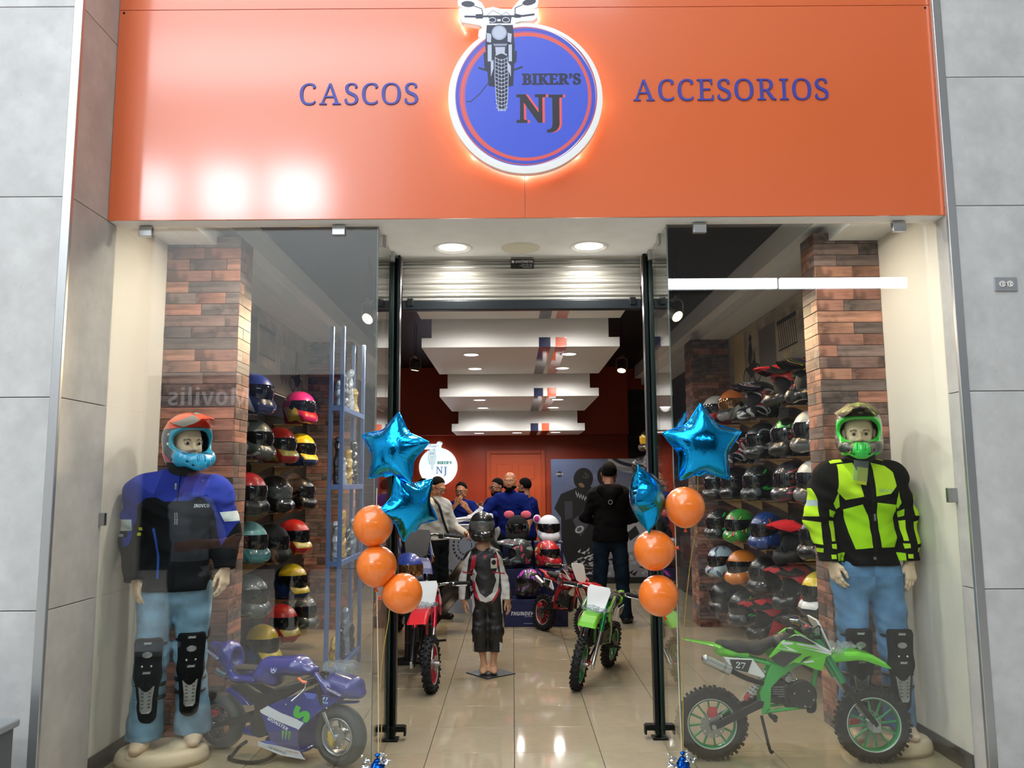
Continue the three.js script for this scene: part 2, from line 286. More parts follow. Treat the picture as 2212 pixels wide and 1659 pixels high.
// rows of boards on a face: along x (turn 0) or along z (turn 90)
function planks(parent, a0, a1, y0, y1, fixed, along, h, maxL, mats, t = 0.012) {
  for (let y = y0, row = 0; y < y1 - 0.01; y += h, row++) {
    const hh = Math.min(h, y1 - y) - 0.002; let a = a0;
    if (maxL < a1 - a0) a = a0;
    let first = true;
    while (a < a1 - 0.01) {
      let L = maxL >= a1 - a0 + 0.5 ? a1 - a0 : Math.round(maxL * rr(0.5, 1.05) / 0.05) * 0.05;
      if (first && row % 2) L *= 0.6; first = false;
      if (a + L > a1 - 0.08) L = a1 - a;
      const o = struct('plank', plankGeo(L - 0.002, +hh.toFixed(3), t, Math.floor(rnd() * 4)), mats[Math.floor(rnd() * mats.length)], parent);
      const lift = rr(-0.002, 0.002);
      if (along === 'x') o.position.set(a + L / 2, y + hh / 2, fixed + lift); else { o.position.set(fixed + lift, y + hh / 2, a + L / 2); o.rotation.y = Math.PI / 2; }
      a += L;
    }
  }
}
for (const [nm, x0, x1, s] of [['left', XL, -1.8, 1], ['right', 2.015, XR, -1]]) {
  const c = struct('wall_column_' + nm, span(x0 + 0.015, x1 - 0.015, 0, 3.2, -5.5, ZW - 0.012), M.black);
  planks(c, x0, x1, 0, 3.2, ZW - 0.006, 'x', 0.0762, 0.42, plankM);
  planks(c, -5.5, ZW, 0, 3.2, s > 0 ? x1 - 0.006 : x0 + 0.006, 'z', 0.0762, 2, plankM);
  const c2 = struct('wall_column_rear_' + nm, span(x0 + 0.015, x1 - 0.015, 0, 3.15, -9.35, -9.012), M.black);
  planks(c2, x0, x1, 0, 3.15, -9.006, 'x', 0.0762, 0.42, plankM);
  planks(c2, -9.35, -9.0, 0, 3.15, s > 0 ? x1 - 0.006 : x0 + 0.006, 'z', 0.0762, 2, plankM);
  const w = scene.getObjectByName('wall_shop_' + nm), X = s > 0 ? XL + 0.006 : XR - 0.006;
  planks(w, -9.0, -5.5, 0, 2.42, X, 'z', 0.11, 1.3, s > 0 ? plankBlack : plankDark);
  planks(w, -13.4, -9.36, 0, 3.1, X, 'z', 0.11, 1.5, plankDark);
}
planks(scene.getObjectByName('wall_rear'), 1.92, XR, 0, 3.1, ZB + 0.006, 'x', 0.11, 1.5, plankDark);

// ---------------------------------------------------------------- roller shutter and its guide rails
{
  const s = thing('roller_shutter', 'rolled up steel roller shutter with ribbed slats under the soffit', 'shutter', [0, 0, 0]);
  const prof = []; const N = 14, h = 0.0865;
  for (let i = 0; i <= N; i++) { const t = i / N; prof.push([t * h, 0.016 * Math.pow(Math.sin(Math.PI * Math.min(1, t * 1.1)), 0.6) + 0.004 * Math.sin(t * Math.PI * 6)]); }
  const sh = new THREE.Shape(); sh.moveTo(0, -0.004); for (const [y, z] of prof) sh.lineTo(y, z); sh.lineTo(h, -0.004);
  const sg = new THREE.ExtrudeGeometry(sh, { depth: 1.56, bevelEnabled: false }).rotateZ(Math.PI / 2).rotateY(Math.PI / 2).translate(0.067 - 0.78, 0, 0);
  const shutM = std(0xa9a79f, 0.3, 0.85, { bumpMap: stoneTex, bumpScale: 0.0004 });
  for (let i = 0; i < 4; i++) { const o = mesh('slat', sg, shutM, s); o.position.set(0, 2.735 + i * 0.0868, -5.2); }
  mesh('bottom_bar', [rspan(-0.713, 0.847, 2.675, 2.737, -5.235, -5.175, 0.006)], std(0x1c2124, 0.35, 0.6), s);
  for (const x of [-0.66, 0.79]) mesh('lock_bracket', [rspan(x - 0.02, x + 0.02, 2.7, 2.75, -5.18, -5.165, 0.004)], M.darkMetal, s);
  const st = ctex(512, 200, (g, W, H) => { g.fillStyle = '#0b0b0b'; g.fillRect(0, 0, W, H); g.fillStyle = '#d8d8d8'; g.font = 'italic bold 74px sans-serif'; g.fillText('GUATEMETAL', 96, 80, 405); g.fillRect(20, 28, 60, 56); g.font = '30px sans-serif'; g.textAlign = 'right'; g.fillText('Planta y Ofic. zona', 480, 125); g.fillText('Tel 2200 - 2212  2220', 480, 158); g.fillText('Guatemala C.A.', 480, 188); });
  const lb = box(0.15, 0.062, 0.002); const o = mesh('sticker', planarUV(lb, -0.075, 0.075, -0.031, 0.031), std(0xffffff, 0.4, 0, { map: st }), s); o.position.set(0.072, 2.98, -5.178);
  tag(o, 'black sticker with white lettering', undefined); delete o.userData.category;
  for (const [x, n] of [[-0.752, 'bare side'], [0.886, 'wider side']]) {
    const r = thing('guide_rail', x < 0 ? 'black steel shutter guide rail beside the red dirt bike' : 'black steel shutter guide rail beside the small green dirt bike', 'rail', [x, 0, -5.17]);
    mesh('channel', [box(0.006, 3.0, 0.07, -0.027, 1.535, 0), box(0.006, 3.0, 0.07, 0.027, 1.535, 0), box(0.054, 3.0, 0.006, 0, 1.535, -0.035), box(0.02, 3, 0.006, -0.017, 1.535, 0.035), box(0.012, 3, 0.006, 0.021, 1.535, 0.035)], std(0x14191b, 0.3, 0.55), r);
    mesh('foot_bracket', [rbox(0.17, 0.035, 0.05, 0.005, 0, 0.07, 0), box(0.012, 0.05, 0.05, -0.085, 0.055, 0), box(0.012, 0.05, 0.05, 0.085, 0.055, 0), rbox(0.09, 0.014, 0.08, 0.004, 0, 0.007, 0), box(0.03, 0.08, 0.04, 0, 0.04, 0)], M.darkMetal, r);
  }
}
// ---------------------------------------------------------------- glass panes with clamps
function pane(name, label, g, edges, clamps) {
  const p = thing(name, label, 'glass pane', [0, 0, 0]);
  mesh('glass_sheet', g, M.glass, p);
  for (const e of edges) mesh('glass_edge', e, M.glassEdge, p);
  for (const c of clamps) mesh('clamp', c, M.steel, p);
  return p;
}
const clamp = (x, y, z, w = 0.075, h = 0.06) => rbox(w, h, 0.032, 0.004, x, y, z);
pane('shop_window', 'large clear shop window in front of the blue and black jacket mannequin', span(XL + 0.01, -0.76, 0.01, SOF - 0.012, ZG - 0.005, ZG + 0.005), [span(-0.76, -0.757, 0.01, SOF - 0.012, ZG - 0.005, ZG + 0.005)], [clamp(-2.09, SOF - 0.035, ZG), clamp(-0.985, SOF - 0.035, ZG), clamp(XL + 0.03, 1.37, ZG, 0.05, 0.07)]);
pane('shop_window', 'large clear shop window in front of the yellow jacket mannequin', span(0.891, XR - 0.01, 0.01, SOF - 0.012, ZG - 0.005, ZG + 0.005), [span(0.888, 0.891, 0.01, SOF - 0.012, ZG - 0.005, ZG + 0.005)], [clamp(1.08, SOF - 0.035, ZG), clamp(2.22, SOF - 0.035, ZG), clamp(XR - 0.03, 1.47, ZG, 0.05, 0.08)]);
pane('glass_return', 'narrow clear glass return between the red dirt bike and the blue racing bike', span(-0.767, -0.757, 0.01, SOF - 0.012, -5.12, ZG - 0.012), [span(-0.767, -0.757, 0.01, SOF - 0.012, -5.122, -5.12)], [rbox(0.032, 0.06, 0.05, 0.004, -0.762, SOF - 0.035, -4.72), rbox(0.032, 0.06, 0.05, 0.004, -0.762, SOF - 0.035, -5.05), rbox(0.036, 0.07, 0.06, 0.005, -0.762, 1.4, -4.54)]);
pane('glass_return', 'narrow clear glass return beside the big green dirt bike', span(0.888, 0.898, 0.01, SOF - 0.012, -5.12, ZG - 0.012), [span(0.888, 0.898, 0.01, SOF - 0.012, -5.122, -5.12)], [rbox(0.032, 0.06, 0.05, 0.004, 0.893, SOF - 0.035, -4.72), rbox(0.032, 0.06, 0.05, 0.004, 0.893, SOF - 0.035, -5.05)]);
// ---------------------------------------------------------------- socket on the pillar
{
  const s = thing('wall_socket', 'grey double power socket plate on the stone pillar', 'socket', [2.722, 2.622, -4.37]);
  mesh('cover_plate', rbox(0.125, 0.078, 0.01, 0.004, 0, 0, 0.005), std(0xa9adb0, 0.35, 0.4), s);
  for (const x of [-0.021, 0.021]) { const o = mesh('outlet', disc(0.017, 0.006, x, 0, 0.012, 'z', 24), std(0xe6e6e0, 0.4), s); mesh('slot', [box(0.003, 0.008, 0.002, x - 0.006, 0.004, 0.0155), box(0.003, 0.008, 0.002, x - 0.006, -0.006, 0.0155), disc(0.0025, 0.002, x + 0.008, 0, 0.0155)], M.black, o); }
  mesh('screw', disc(0.004, 0.003, 0, 0, 0.011), M.darkMetal, s);
}
// ---------------------------------------------------------------- spot lamps
// hung from a bar; aims from (x,y,z) to the target
function spotLamp(label, pos, target, k, { group = 'track spot lamps', angle = 38, color = 0xffd9a8, bar = 0.2 } = {}) {
  const s = thing('spot_lamp', label, 'lamp', pos, 0, group), d = V(target[0] - pos[0], target[1] - pos[1], target[2] - pos[2]).normalize(), q = new THREE.Quaternion().setFromUnitVectors(V(0, 0, 1), d);
  const lampM = std(0x55524c, 0.45, 0.5);
  mesh('head', lathe([[0.0, -0.1], [0.03, -0.1], [0.036, -0.06], [0.05, 0.0], [0.055, 0.03], [0.05, 0.03], [0.044, 0.0]], 24).rotateX(Math.PI / 2).applyQuaternion(q), lampM, s);
  mesh('lamp_disc', disc(0.047, 0.006, 0, 0, 0.024, 'z', 28).applyQuaternion(q), glow(color, 9), s);
  mesh('yoke', [tube([[-0.062, 0, 0], [-0.062, 0.1, 0], [-0.045, 0.125, 0], [0.045, 0.125, 0], [0.062, 0.1, 0], [0.062, 0, 0]], 0.005, 6, 24), rod([-0.066, 0, 0], [0.066, 0, 0], 0.006)], std(0x8a857a, 0.4, 0.6), s);
  mesh('track_bar', [rbox(0.03, 0.02, bar, 0.004, 0, 0.14, 0)], lampM, s);
  for (const q of [-1, 1]) mesh('suspension_wire', rod([0, 0.14, q * (bar / 2 - 0.02)], [0, CEIL - pos[1], q * (bar / 2 - 0.02)], 0.0022), M.darkMetal, s);
  const l = new THREE.SpotLight(color, k, 0, R(angle), 0.7, 2); l.position.set(pos[0] + d.x * 0.04, pos[1] + d.y * 0.04, pos[2] + d.z * 0.04); l.target.position.set(...target); l.castShadow = true; l.shadow.radius = 2; scene.add(l, l.target); return s;
}
spotLamp('glowing track spot lamp seen through the glass above the blue rack', [-1.2, 2.945, -6.7], [-1.95, 1.75, -5.3], 16);
spotLamp('second track spot lamp hanging close behind the brightest lamp above the blue rack', [-1.25, 2.95, -7.38], [-2.2, 1.2, -8.2], 12);
spotLamp('small track spot lamp beside the second slab, over the white shirted man', [-1.145, 2.915, -9.5], [-1.6, 0, -9.6], 10);
spotLamp('small track spot lamp beside the second slab, over the man in black', [1.3, 2.89, -9.5], [0.9, 0.6, -8.4], 10);
spotLamp('glowing track spot lamp seen through the glass before the motorcycle mural', [1.37, 2.937, -6.64], [2.1, 1.75, -5.4], 14);
spotLamp('display spot lamp above the blue jacket mannequin, hidden behind the fascia', [-1.35, 3.26, -4.78], [-2.28, 1.7, -5.0], 5.5, { angle: 58, color: 0xfff2e2 });
spotLamp('display spot lamp above the yellow jacket mannequin, hidden behind the fascia', [1.5, 3.26, -4.78], [2.42, 1.7, -5.0], 6, { angle: 58, color: 0xfff2e2 });
// ---------------------------------------------------------------- smooth bodies from tapered bones (surface nets)
const bone = (a, b, r1, r2 = r1, o = {}) => ({ a, b, r1, r2, s: o.s || [1, 1, 1], sub: o.sub, k: o.k });
const blob = (c, r, s = [1, 1, 1], o = {}) => bone(c, c, r, r, { s, ...o });
const fat = (list, d) => list.map((p) => ({ ...p, r1: p.r1 + d, r2: p.r2 + d }));
function sdfGeo(prims, { k = 0.03, cell = 0.012, clip = null, wrinkle = 0, wf = 9, ws = 1 } = {}) {
  const lo = [1e9, 1e9, 1e9], hi = [-1e9, -1e9, -1e9];
  for (const p of prims) { if (p.sub) continue; for (let i = 0; i < 3; i++) { const r = Math.max(p.r1, p.r2) * p.s[i] + 3 * cell + wrinkle; lo[i] = Math.min(lo[i], p.a[i] - r, p.b[i] - r); hi[i] = Math.max(hi[i], p.a[i] + r, p.b[i] + r); } }
  const n = lo.map((l, i) => Math.ceil((hi[i] - l) / cell) + 1), [nx, ny, nz] = n, F = new Float32Array(nx * ny * nz).fill(1);
  for (const p of prims) {
    const kk = p.k ?? k, m = kk + 2.5 * cell, r0 = [], r1 = [], ms = Math.min(...p.s);
    for (let i = 0; i < 3; i++) { const r = Math.max(p.r1, p.r2) * p.s[i] + m * p.s[i] / ms; r0[i] = Math.max(0, Math.floor((Math.min(p.a[i], p.b[i]) - r - lo[i]) / cell)); r1[i] = Math.min(n[i] - 1, Math.ceil((Math.max(p.a[i], p.b[i]) + r - lo[i]) / cell)); }
    const bx = (p.b[0] - p.a[0]) / p.s[0], by = (p.b[1] - p.a[1]) / p.s[1], bz = (p.b[2] - p.a[2]) / p.s[2], bb = bx * bx + by * by + bz * bz || 1;
    for (let z = r0[2]; z <= r1[2]; z++) for (let y = r0[1]; y <= r1[1]; y++) for (let x = r0[0]; x <= r1[0]; x++) {
      const px = (lo[0] + x * cell - p.a[0]) / p.s[0], py = (lo[1] + y * cell - p.a[1]) / p.s[1], pz = (lo[2] + z * cell - p.a[2]) / p.s[2];
      const h = Math.max(0, Math.min(1, (px * bx + py * by + pz * bz) / bb)), dx = px - bx * h, dy = py - by * h, dz = pz - bz * h;
      const d = (Math.sqrt(dx * dx + dy * dy + dz * dz) - (p.r1 + (p.r2 - p.r1) * h)) * ms, i = (z * ny + y) * nx + x, v = F[i];
      if (p.sub) { const q = Math.max(0, Math.min(1, 0.5 - 0.5 * (v + d) / kk)); F[i] = v + (-d - v) * q + kk * q * (1 - q); }
      else if (v >= 1) F[i] = d; else { const q = Math.max(0, Math.min(1, 0.5 + 0.5 * (v - d) / kk)); F[i] = v + (d - v) * q - kk * q * (1 - q); }
    }
  }
  if (clip || wrinkle) for (let z = 0; z < nz; z++) for (let y = 0; y < ny; y++) for (let x = 0; x < nx; x++) {
    const i = (z * ny + y) * nx + x; if (F[i] > 0.2) continue; const X = lo[0] + x * cell, Y = lo[1] + y * cell, Z = lo[2] + z * cell;
    if (wrinkle) { const w = vnoise(X * wf + 31 + 2 * Math.sin(Y * 9) + Z * 2, Y * wf * 2.2 + Z * wf * 1.3 + 50 + X * 6, 1e6, ws) - 0.5 + 0.6 * (vnoise(X * wf * 2.3 + 9, Y * wf * 4 + Z * 11 + 80, 1e6, ws + 3) - 0.5); F[i] += wrinkle * w; }
    if (clip) F[i] = Math.max(F[i], clip(X, Y, Z));
  }
  const id = new Int32Array(nx * ny * nz).fill(-1), P = [], N = [], T = [];
  const at = (x, y, z) => F[(Math.max(0, Math.min(nz - 1, z)) * ny + Math.max(0, Math.min(ny - 1, y))) * nx + Math.max(0, Math.min(nx - 1, x))];
  for (let z = 0; z < nz - 1; z++) for (let y = 0; y < ny - 1; y++) for (let x = 0; x < nx - 1; x++) {
    let c = 0, sx = 0, sy = 0, sz = 0, neg = 0; const v = [];
    for (let q = 0; q < 8; q++) { const w = at(x + (q & 1), y + ((q >> 1) & 1), z + (q >> 2)); v.push(w); if (w < 0) neg++; }
    if (neg === 0 || neg === 8) continue;
    for (const [a, b] of EDGES) if ((v[a] < 0) !== (v[b] < 0)) { const t = v[a] / (v[a] - v[b]); sx += (a & 1) + t * ((b & 1) - (a & 1)); sy += ((a >> 1) & 1) + t * (((b >> 1) & 1) - ((a >> 1) & 1)); sz += (a >> 2) + t * ((b >> 2) - (a >> 2)); c++; }
    id[(z * ny + y) * nx + x] = P.length / 3; P.push(lo[0] + (x + sx / c) * cell, lo[1] + (y + sy / c) * cell, lo[2] + (z + sz / c) * cell);
    let gx = 0, gy = 0, gz = 0; for (let q = 0; q < 8; q++) { gx += (q & 1 ? 1 : -1) * v[q]; gy += ((q >> 1) & 1 ? 1 : -1) * v[q]; gz += (q >> 2 ? 1 : -1) * v[q]; }
    const L = Math.hypot(gx, gy, gz) || 1; N.push(gx / L, gy / L, gz / L);
  }
  const I = (x, y, z) => id[(z * ny + y) * nx + x], quad = (a, b, c, d, f) => { if (a < 0 || b < 0 || c < 0 || d < 0) return; if (f) T.push(a, b, c, a, c, d); else T.push(a, c, b, a, d, c); };
  for (let z = 1; z < nz - 1; z++) for (let y = 1; y < ny - 1; y++) for (let x = 1; x < nx - 1; x++) {
    const s = at(x, y, z) < 0;
    if (s !== at(x + 1, y, z) < 0) quad(I(x, y - 1, z - 1), I(x, y, z - 1), I(x, y, z), I(x, y - 1, z), s);
    if (s !== at(x, y + 1, z) < 0) quad(I(x - 1, y, z - 1), I(x - 1, y, z), I(x, y, z), I(x, y, z - 1), s);
    if (s !== at(x, y, z + 1) < 0) quad(I(x - 1, y - 1, z), I(x, y - 1, z), I(x, y, z), I(x - 1, y, z), s);
  }
  const g = new THREE.BufferGeometry();
  g.setAttribute('position', new THREE.Float32BufferAttribute(P, 3)); g.setAttribute('normal', new THREE.Float32BufferAttribute(N, 3));
  g.setAttribute('uv', new THREE.Float32BufferAttribute(new Float32Array(P.length / 3 * 2), 2)); g.setIndex(T); return g;
}
const EDGES = [[0, 1], [2, 3], [4, 5], [6, 7], [0, 2], [1, 3], [4, 6], [5, 7], [0, 4], [1, 5], [2, 6], [3, 7]];

// head: centre between the ears at the origin, facing +z, 0.24 tall
function headPrims(o = {}) {
  const j = o.jaw || 1;
  return [blob([0, 0.035, -0.015], 0.09, [0.86, 1.0, 1.06]), bone([0, -0.02, 0.03], [0, -0.075, 0.05], 0.066 * j, 0.04 * j), bone([-0.042, -0.055, 0.01], [0.042, -0.055, 0.01], 0.034 * j), blob([0, -0.088, 0.066], 0.022 * j),
    bone([-0.03, 0.03, 0.076], [0.03, 0.03, 0.076], 0.016, 0.016, { k: 0.018 }), bone([0, 0.015, 0.088], [0, -0.022, 0.106], 0.007, 0.012, { k: 0.012 }), bone([-0.012, -0.026, 0.094], [0.012, -0.026, 0.094], 0.0075, 0.0075, { k: 0.008 }),
    blob([-0.032, 0.008, 0.094], 0.0125, [1.3, 0.8, 1], { sub: true, k: 0.014 }), blob([0.032, 0.008, 0.094], 0.0125, [1.3, 0.8, 1], { sub: true, k: 0.014 }),
    blob([-0.036, -0.028, 0.066], 0.02, [1, 1, 1]), blob([0.036, -0.028, 0.066], 0.02),
    bone([-0.017, -0.051, 0.085], [0.017, -0.051, 0.085], 0.006, 0.006, { k: 0.01 }), bone([-0.015, -0.062, 0.084], [0.015, -0.062, 0.084], 0.0068, 0.0068, { k: 0.008 }),
    ...[-1, 1].flatMap((s) => [bone([s * 0.081, 0.02, -0.008], [s * 0.078, -0.025, 0.002], 0.014, 0.009, { s: [0.5, 1, 1], k: 0.006 }), blob([s * 0.087, 0.012, -0.014], 0.018, [0.35, 1.2, 0.8], { k: 0.006 })]),
    bone([0, -0.05, -0.02], [0, -0.15, -0.03], 0.053, 0.058)];
}
const headGeo = sdfGeo(headPrims(), { k: 0.022, cell: 0.0055 }), headHeavy = sdfGeo(headPrims({ jaw: 1.12 }), { k: 0.022, cell: 0.0055 });
const eyeW = std(0xe9e6df, 0.25), eyeD = std(0x241a14, 0.2), browD = cloth(0x1a1310), hairD = cloth(0x0a0807), lipM = std(0x8d4f43, 0.5);
function faceParts(parent, at, turn, { brow = browD, lip = lipM, sc = 1, white = eyeW, ir = 0.006 } = {}) {
  const q = (g) => g.scale(sc, sc, sc).rotateX(turn[0]).rotateZ(turn[2] || 0).rotateY(turn[1]).translate(...at);
  for (const s of [-1, 1]) {
    const e = mesh('eye', q(ball(0.0125, s * 0.032, 0.008, 0.0795, 14, 10, 1.15, 0.85, 1)), white, parent);
    mesh('iris', q(ball(ir, s * 0.032, 0.008, 0.0905, 10, 8, 1, 1, 0.55)), eyeD, e);
    mesh('eyebrow', q(tube([[s * 0.016, 0.026, 0.0925], [s * 0.032, 0.0315, 0.0895], [s * 0.05, 0.025, 0.078]], 0.0034, 6, 8)), brow, parent);
  }
  mesh('lips', q(tube([[-0.023, -0.056, 0.083], [-0.008, -0.0535, 0.0925], [0.008, -0.0535, 0.0925], [0.023, -0.056, 0.083]], 0.0042, 6, 10)), lip, parent);
}
// relaxed right hand: wrist at the origin, fingers pointing down, palm towards +x, thumb to +z
function handGeo(curl = 1, cell = 0.0035) {
  const pr = [bone([0, 0.03, 0], [0, -0.015, 0], 0.026, 0.027, { s: [0.72, 1, 1] }), bone([0, -0.03, 0.012], [0, -0.085, 0.02], 0.022, 0.02, { s: [0.62, 1, 1] }), bone([0, -0.03, -0.012], [0, -0.083, -0.02], 0.022, 0.018, { s: [0.62, 1, 1] })];
  const F = [[0.027, -0.09, 0.04, 0.026, 0.021, 0.0092], [0.0085, -0.096, 0.045, 0.029, 0.022, 0.0096], [-0.0105, -0.092, 0.041, 0.027, 0.021, 0.0092], [-0.0275, -0.083, 0.033, 0.021, 0.018, 0.0082]];
  F.forEach(([z, y, a, b, c, r], i) => {
    let p = [0, y + 0.012, z], ang = 0.22 * curl + 0.07 * i * curl;
    for (const [L, q] of [[a, 1], [b, 0.92], [c, 0.82]]) { const e = [p[0] + Math.sin(ang) * L, p[1] - Math.cos(ang) * L, p[2] + (q === 1 ? 0.1 * z : 0)]; pr.push(bone(p, e, r * q, r * q * 0.95, { k: 0.006 })); p = e; ang += (0.42 + 0.05 * i) * curl; }
  });
  pr.push(bone([0.006, -0.02, 0.022], [0.016, -0.052, 0.046], 0.0155, 0.012, { k: 0.014 }), bone([0.016, -0.052, 0.046], [0.026, -0.083, 0.052], 0.0112, 0.0098, { k: 0.005 }), bone([0.026, -0.083, 0.052], [0.034, -0.106, 0.05], 0.0098, 0.0085, { k: 0.005 }));
  return sdfGeo(pr, { k: 0.012, cell });
}
const handR = handGeo(1), handLoose = handGeo(1, 0.006);
// put a hand on a wrist: side -1 = person's right (x<0 when facing +z); yaw turns the palm
function placeHand(g0, wrist, elbow, side, yaw = 0, sc = 1) {
  let g = g0.clone(); if (side > 0) { g = g.scale(-1, 1, 1); const ix = g.index.array; for (let i = 0; i < ix.length; i += 3) { const t = ix[i]; ix[i] = ix[i + 1]; ix[i + 1] = t; } }
  const d = V(...wrist).sub(V(...elbow)).normalize();
  g.scale(sc, sc, sc).rotateY(yaw).applyQuaternion(new THREE.Quaternion().setFromUnitVectors(V(0, -1, 0), d)); return g.translate(...wrist);
}
// skeleton: J holds joints; returns bone lists by region
function skeleton(J, w = 1, lw = 1) {
  const mid = (a, b, t) => a.map((v, i) => v + (b[i] - v) * t), up = (p, y) => [p[0], p[1] + y, p[2]];
  const hipC = mid(J.hipR, J.hipL, 0.5), shC = mid(J.shR, J.shL, 0.5), wst = mid(hipC, shC, 0.38), ch = mid(hipC, shC, 0.78);
  const pelvis = [bone(mid(J.hipR, J.hipL, 0.28), mid(J.hipR, J.hipL, 0.72), 0.128 * w, 0.128 * w, { s: [1, 0.95, 0.86] }), bone(up(hipC, 0.03), wst, 0.135 * w, 0.128 * w, { s: [1, 1, 0.78] })];
  const torso = [bone(up(hipC, 0.06), wst, 0.138 * w, 0.13 * w, { s: [1, 1, 0.78] }), bone(wst, ch, 0.135 * w, 0.155 * w, { s: [1, 1, 0.74] }), bone(up(mid(J.shR, J.shL, 0.16), -0.02), up(mid(J.shR, J.shL, 0.84), -0.02), 0.072 * w, 0.072 * w), bone(up(J.shR, -0.015), up(shC, 0.045), 0.045 * w, 0.055 * w), bone(up(J.shL, -0.015), up(shC, 0.045), 0.045 * w, 0.055 * w), bone(mid(J.shR, ch, 0.35), mid(J.shL, ch, 0.35), 0.105 * w, 0.105 * w, { s: [1, 1, 0.85] })];
  const neck = [bone(up(shC, -0.01), J.neck, 0.068, 0.056)];
  const arm = (s) => [bone(J['sh' + s], J['el' + s], 0.058 * w, 0.045 * w), bone(J['el' + s], J['wr' + s], 0.044 * w, 0.031)];
  const leg = (s) => [bone(J['hip' + s], J['kn' + s], 0.088 * w, 0.06 * lw), bone(J['kn' + s], J['an' + s], 0.058 * lw, 0.041 * lw), bone(mid(J['kn' + s], J['an' + s], 0.22), mid(J['kn' + s], J['an' + s], 0.5), 0.058 * lw, 0.05 * lw)];
  const foot = (s) => { const a = J['an' + s], t = J['toe' + s]; return [bone([a[0], a[1] - 0.04 * lw, a[2] - 0.02], [(a[0] + t[0]) / 2, a[1] - 0.055 * lw, (a[2] + t[2]) / 2], 0.042 * lw, 0.04 * lw), bone([(a[0] + t[0]) / 2, a[1] - 0.055 * lw, (a[2] + t[2]) / 2], t, 0.04 * lw, 0.032 * lw, { s: [1.1, 0.8, 1] })]; };
  return { pelvis, torso, neck, arm, leg, foot, hipC, shC, wst };
}
function uvXY(g, sc = 1, ox = 0, oy = 0) { const p = g.attributes.position, u = g.attributes.uv.array; for (let i = 0; i < p.count; i++) { u[2 * i] = (p.getX(i) - ox) * sc; u[2 * i + 1] = (p.getY(i) - oy) * sc; } return g; }
function sphUV(g) { // round the vertical axis, front (+z) at u = 0.5
  g = g.index ? g.toNonIndexed() : g; g.computeBoundingBox(); const b = g.boundingBox, p = g.attributes.position, uv = new Float32Array(p.count * 2);
  for (let i = 0; i < p.count; i++) { uv[2 * i] = 0.5 + Math.atan2(p.getX(i), p.getZ(i)) / (2 * Math.PI); uv[2 * i + 1] = (p.getY(i) - b.min.y) / (b.max.y - b.min.y); }
  for (let i = 0; i < p.count; i += 3) { const m = Math.max(uv[2 * i], uv[2 * i + 2], uv[2 * i + 4]); for (let q = 0; q < 3; q++) if (m - uv[2 * (i + q)] > 0.5) uv[2 * (i + q)] += 1; }
  g.setAttribute('uv', new THREE.BufferAttribute(uv, 2)); return g;
}

// ---------------------------------------------------------------- helmets: origin at the middle of the head, facing +z
function crossPrims(detail) {
  const L = [blob([0, 0.035, -0.015], 0.135, [0.95, 1.04, 1.2]), bone([0, 0.0, -0.06], [0, -0.07, -0.06], 0.115, 0.105, { s: [1, 1, 1] })];
  for (const s of [-1, 1]) L.push(bone([s * 0.1, -0.06, -0.01], [s * 0.082, -0.083, 0.1], 0.05, 0.04, { s: [0.6, 1, 1] }), bone([s * 0.082, -0.083, 0.1], [s * 0.03, -0.1, 0.16], 0.038, 0.032, { s: [0.85, 1, 0.85] }), bone([s * 0.03, -0.1, 0.16], [0, -0.103, 0.172], 0.032, 0.032));
  L.push(bone([0, -0.05, 0.158], [0, -0.125, 0.178], 0.022, 0.024));
  L.push(blob([0, 0.0, -0.005], 0.11, [0.98, 1.12, 1.1], { sub: true, k: 0.006 }), bone([0, -0.1, -0.02], [0, -0.3, -0.03], 0.1, 0.12, { s: [1, 1, 1.05], sub: true, k: 0.006 }));
  L.push(bone([-0.06, 0.014, 0.17], [0.06, 0.014, 0.17], 0.1, 0.1, { s: [1.05, 0.7, 1.35], sub: true, k: 0.006 }));
  if (detail) for (const s of [-1, 1]) L.push(bone([s * 0.015, -0.06, 0.187], [s * 0.017, -0.1, 0.204], 0.007, 0.006, { sub: true, k: 0.003 }), bone([s * 0.06, -0.1, 0.165], [s * 0.033, -0.122, 0.188], 0.011, 0.008, { s: [1, 0.7, 1], sub: true, k: 0.003 }), bone([s * 0.108, -0.092, 0.07], [s * 0.1, -0.1, 0.11], 0.008, 0.008, { sub: true, k: 0.003 }));
  return L;
}
function roadPrims() {
  const L = [blob([0, 0.03, -0.01], 0.132, [0.96, 1.02, 1.16]), bone([0, -0.01, -0.02], [0, -0.08, -0.03], 0.122, 0.108, { s: [1, 1, 1.1] })];
  for (const s of [-1, 1]) L.push(bone([s * 0.092, -0.05, -0.01], [s * 0.066, -0.08, 0.09], 0.05, 0.044, { s: [0.75, 1, 1] }), bone([s * 0.066, -0.08, 0.09], [0, -0.088, 0.118], 0.044, 0.044));
  L.push(blob([0, -0.01, -0.005], 0.106, [0.98, 1.08, 1.1], { sub: true, k: 0.006 }), bone([0, -0.1, -0.01], [0, -0.3, -0.01], 0.098, 0.11, { s: [1, 1, 1.08], sub: true, k: 0.006 }));
  L.push(bone([-0.06, 0.012, 0.15], [0.06, 0.012, 0.15], 0.1, 0.1, { s: [1, 0.42, 0.95], sub: true, k: 0.006 }));
  return L;
}
const floorCut = (y) => (X, Y) => y - Y;
const crossShell = sphUV(sdfGeo(crossPrims(true), { k: 0.03, cell: 0.0055, clip: floorCut(-0.15) })), crossShellFar = sphUV(sdfGeo(crossPrims(false), { k: 0.03, cell: 0.0095, clip: floorCut(-0.15) }));
const roadShell = sphUV(sdfGeo(roadPrims(), { k: 0.03, cell: 0.0065, clip: floorCut(-0.14) })), roadShellFar = sphUV(sdfGeo(roadPrims(), { k: 0.03, cell: 0.0095, clip: floorCut(-0.14) }));
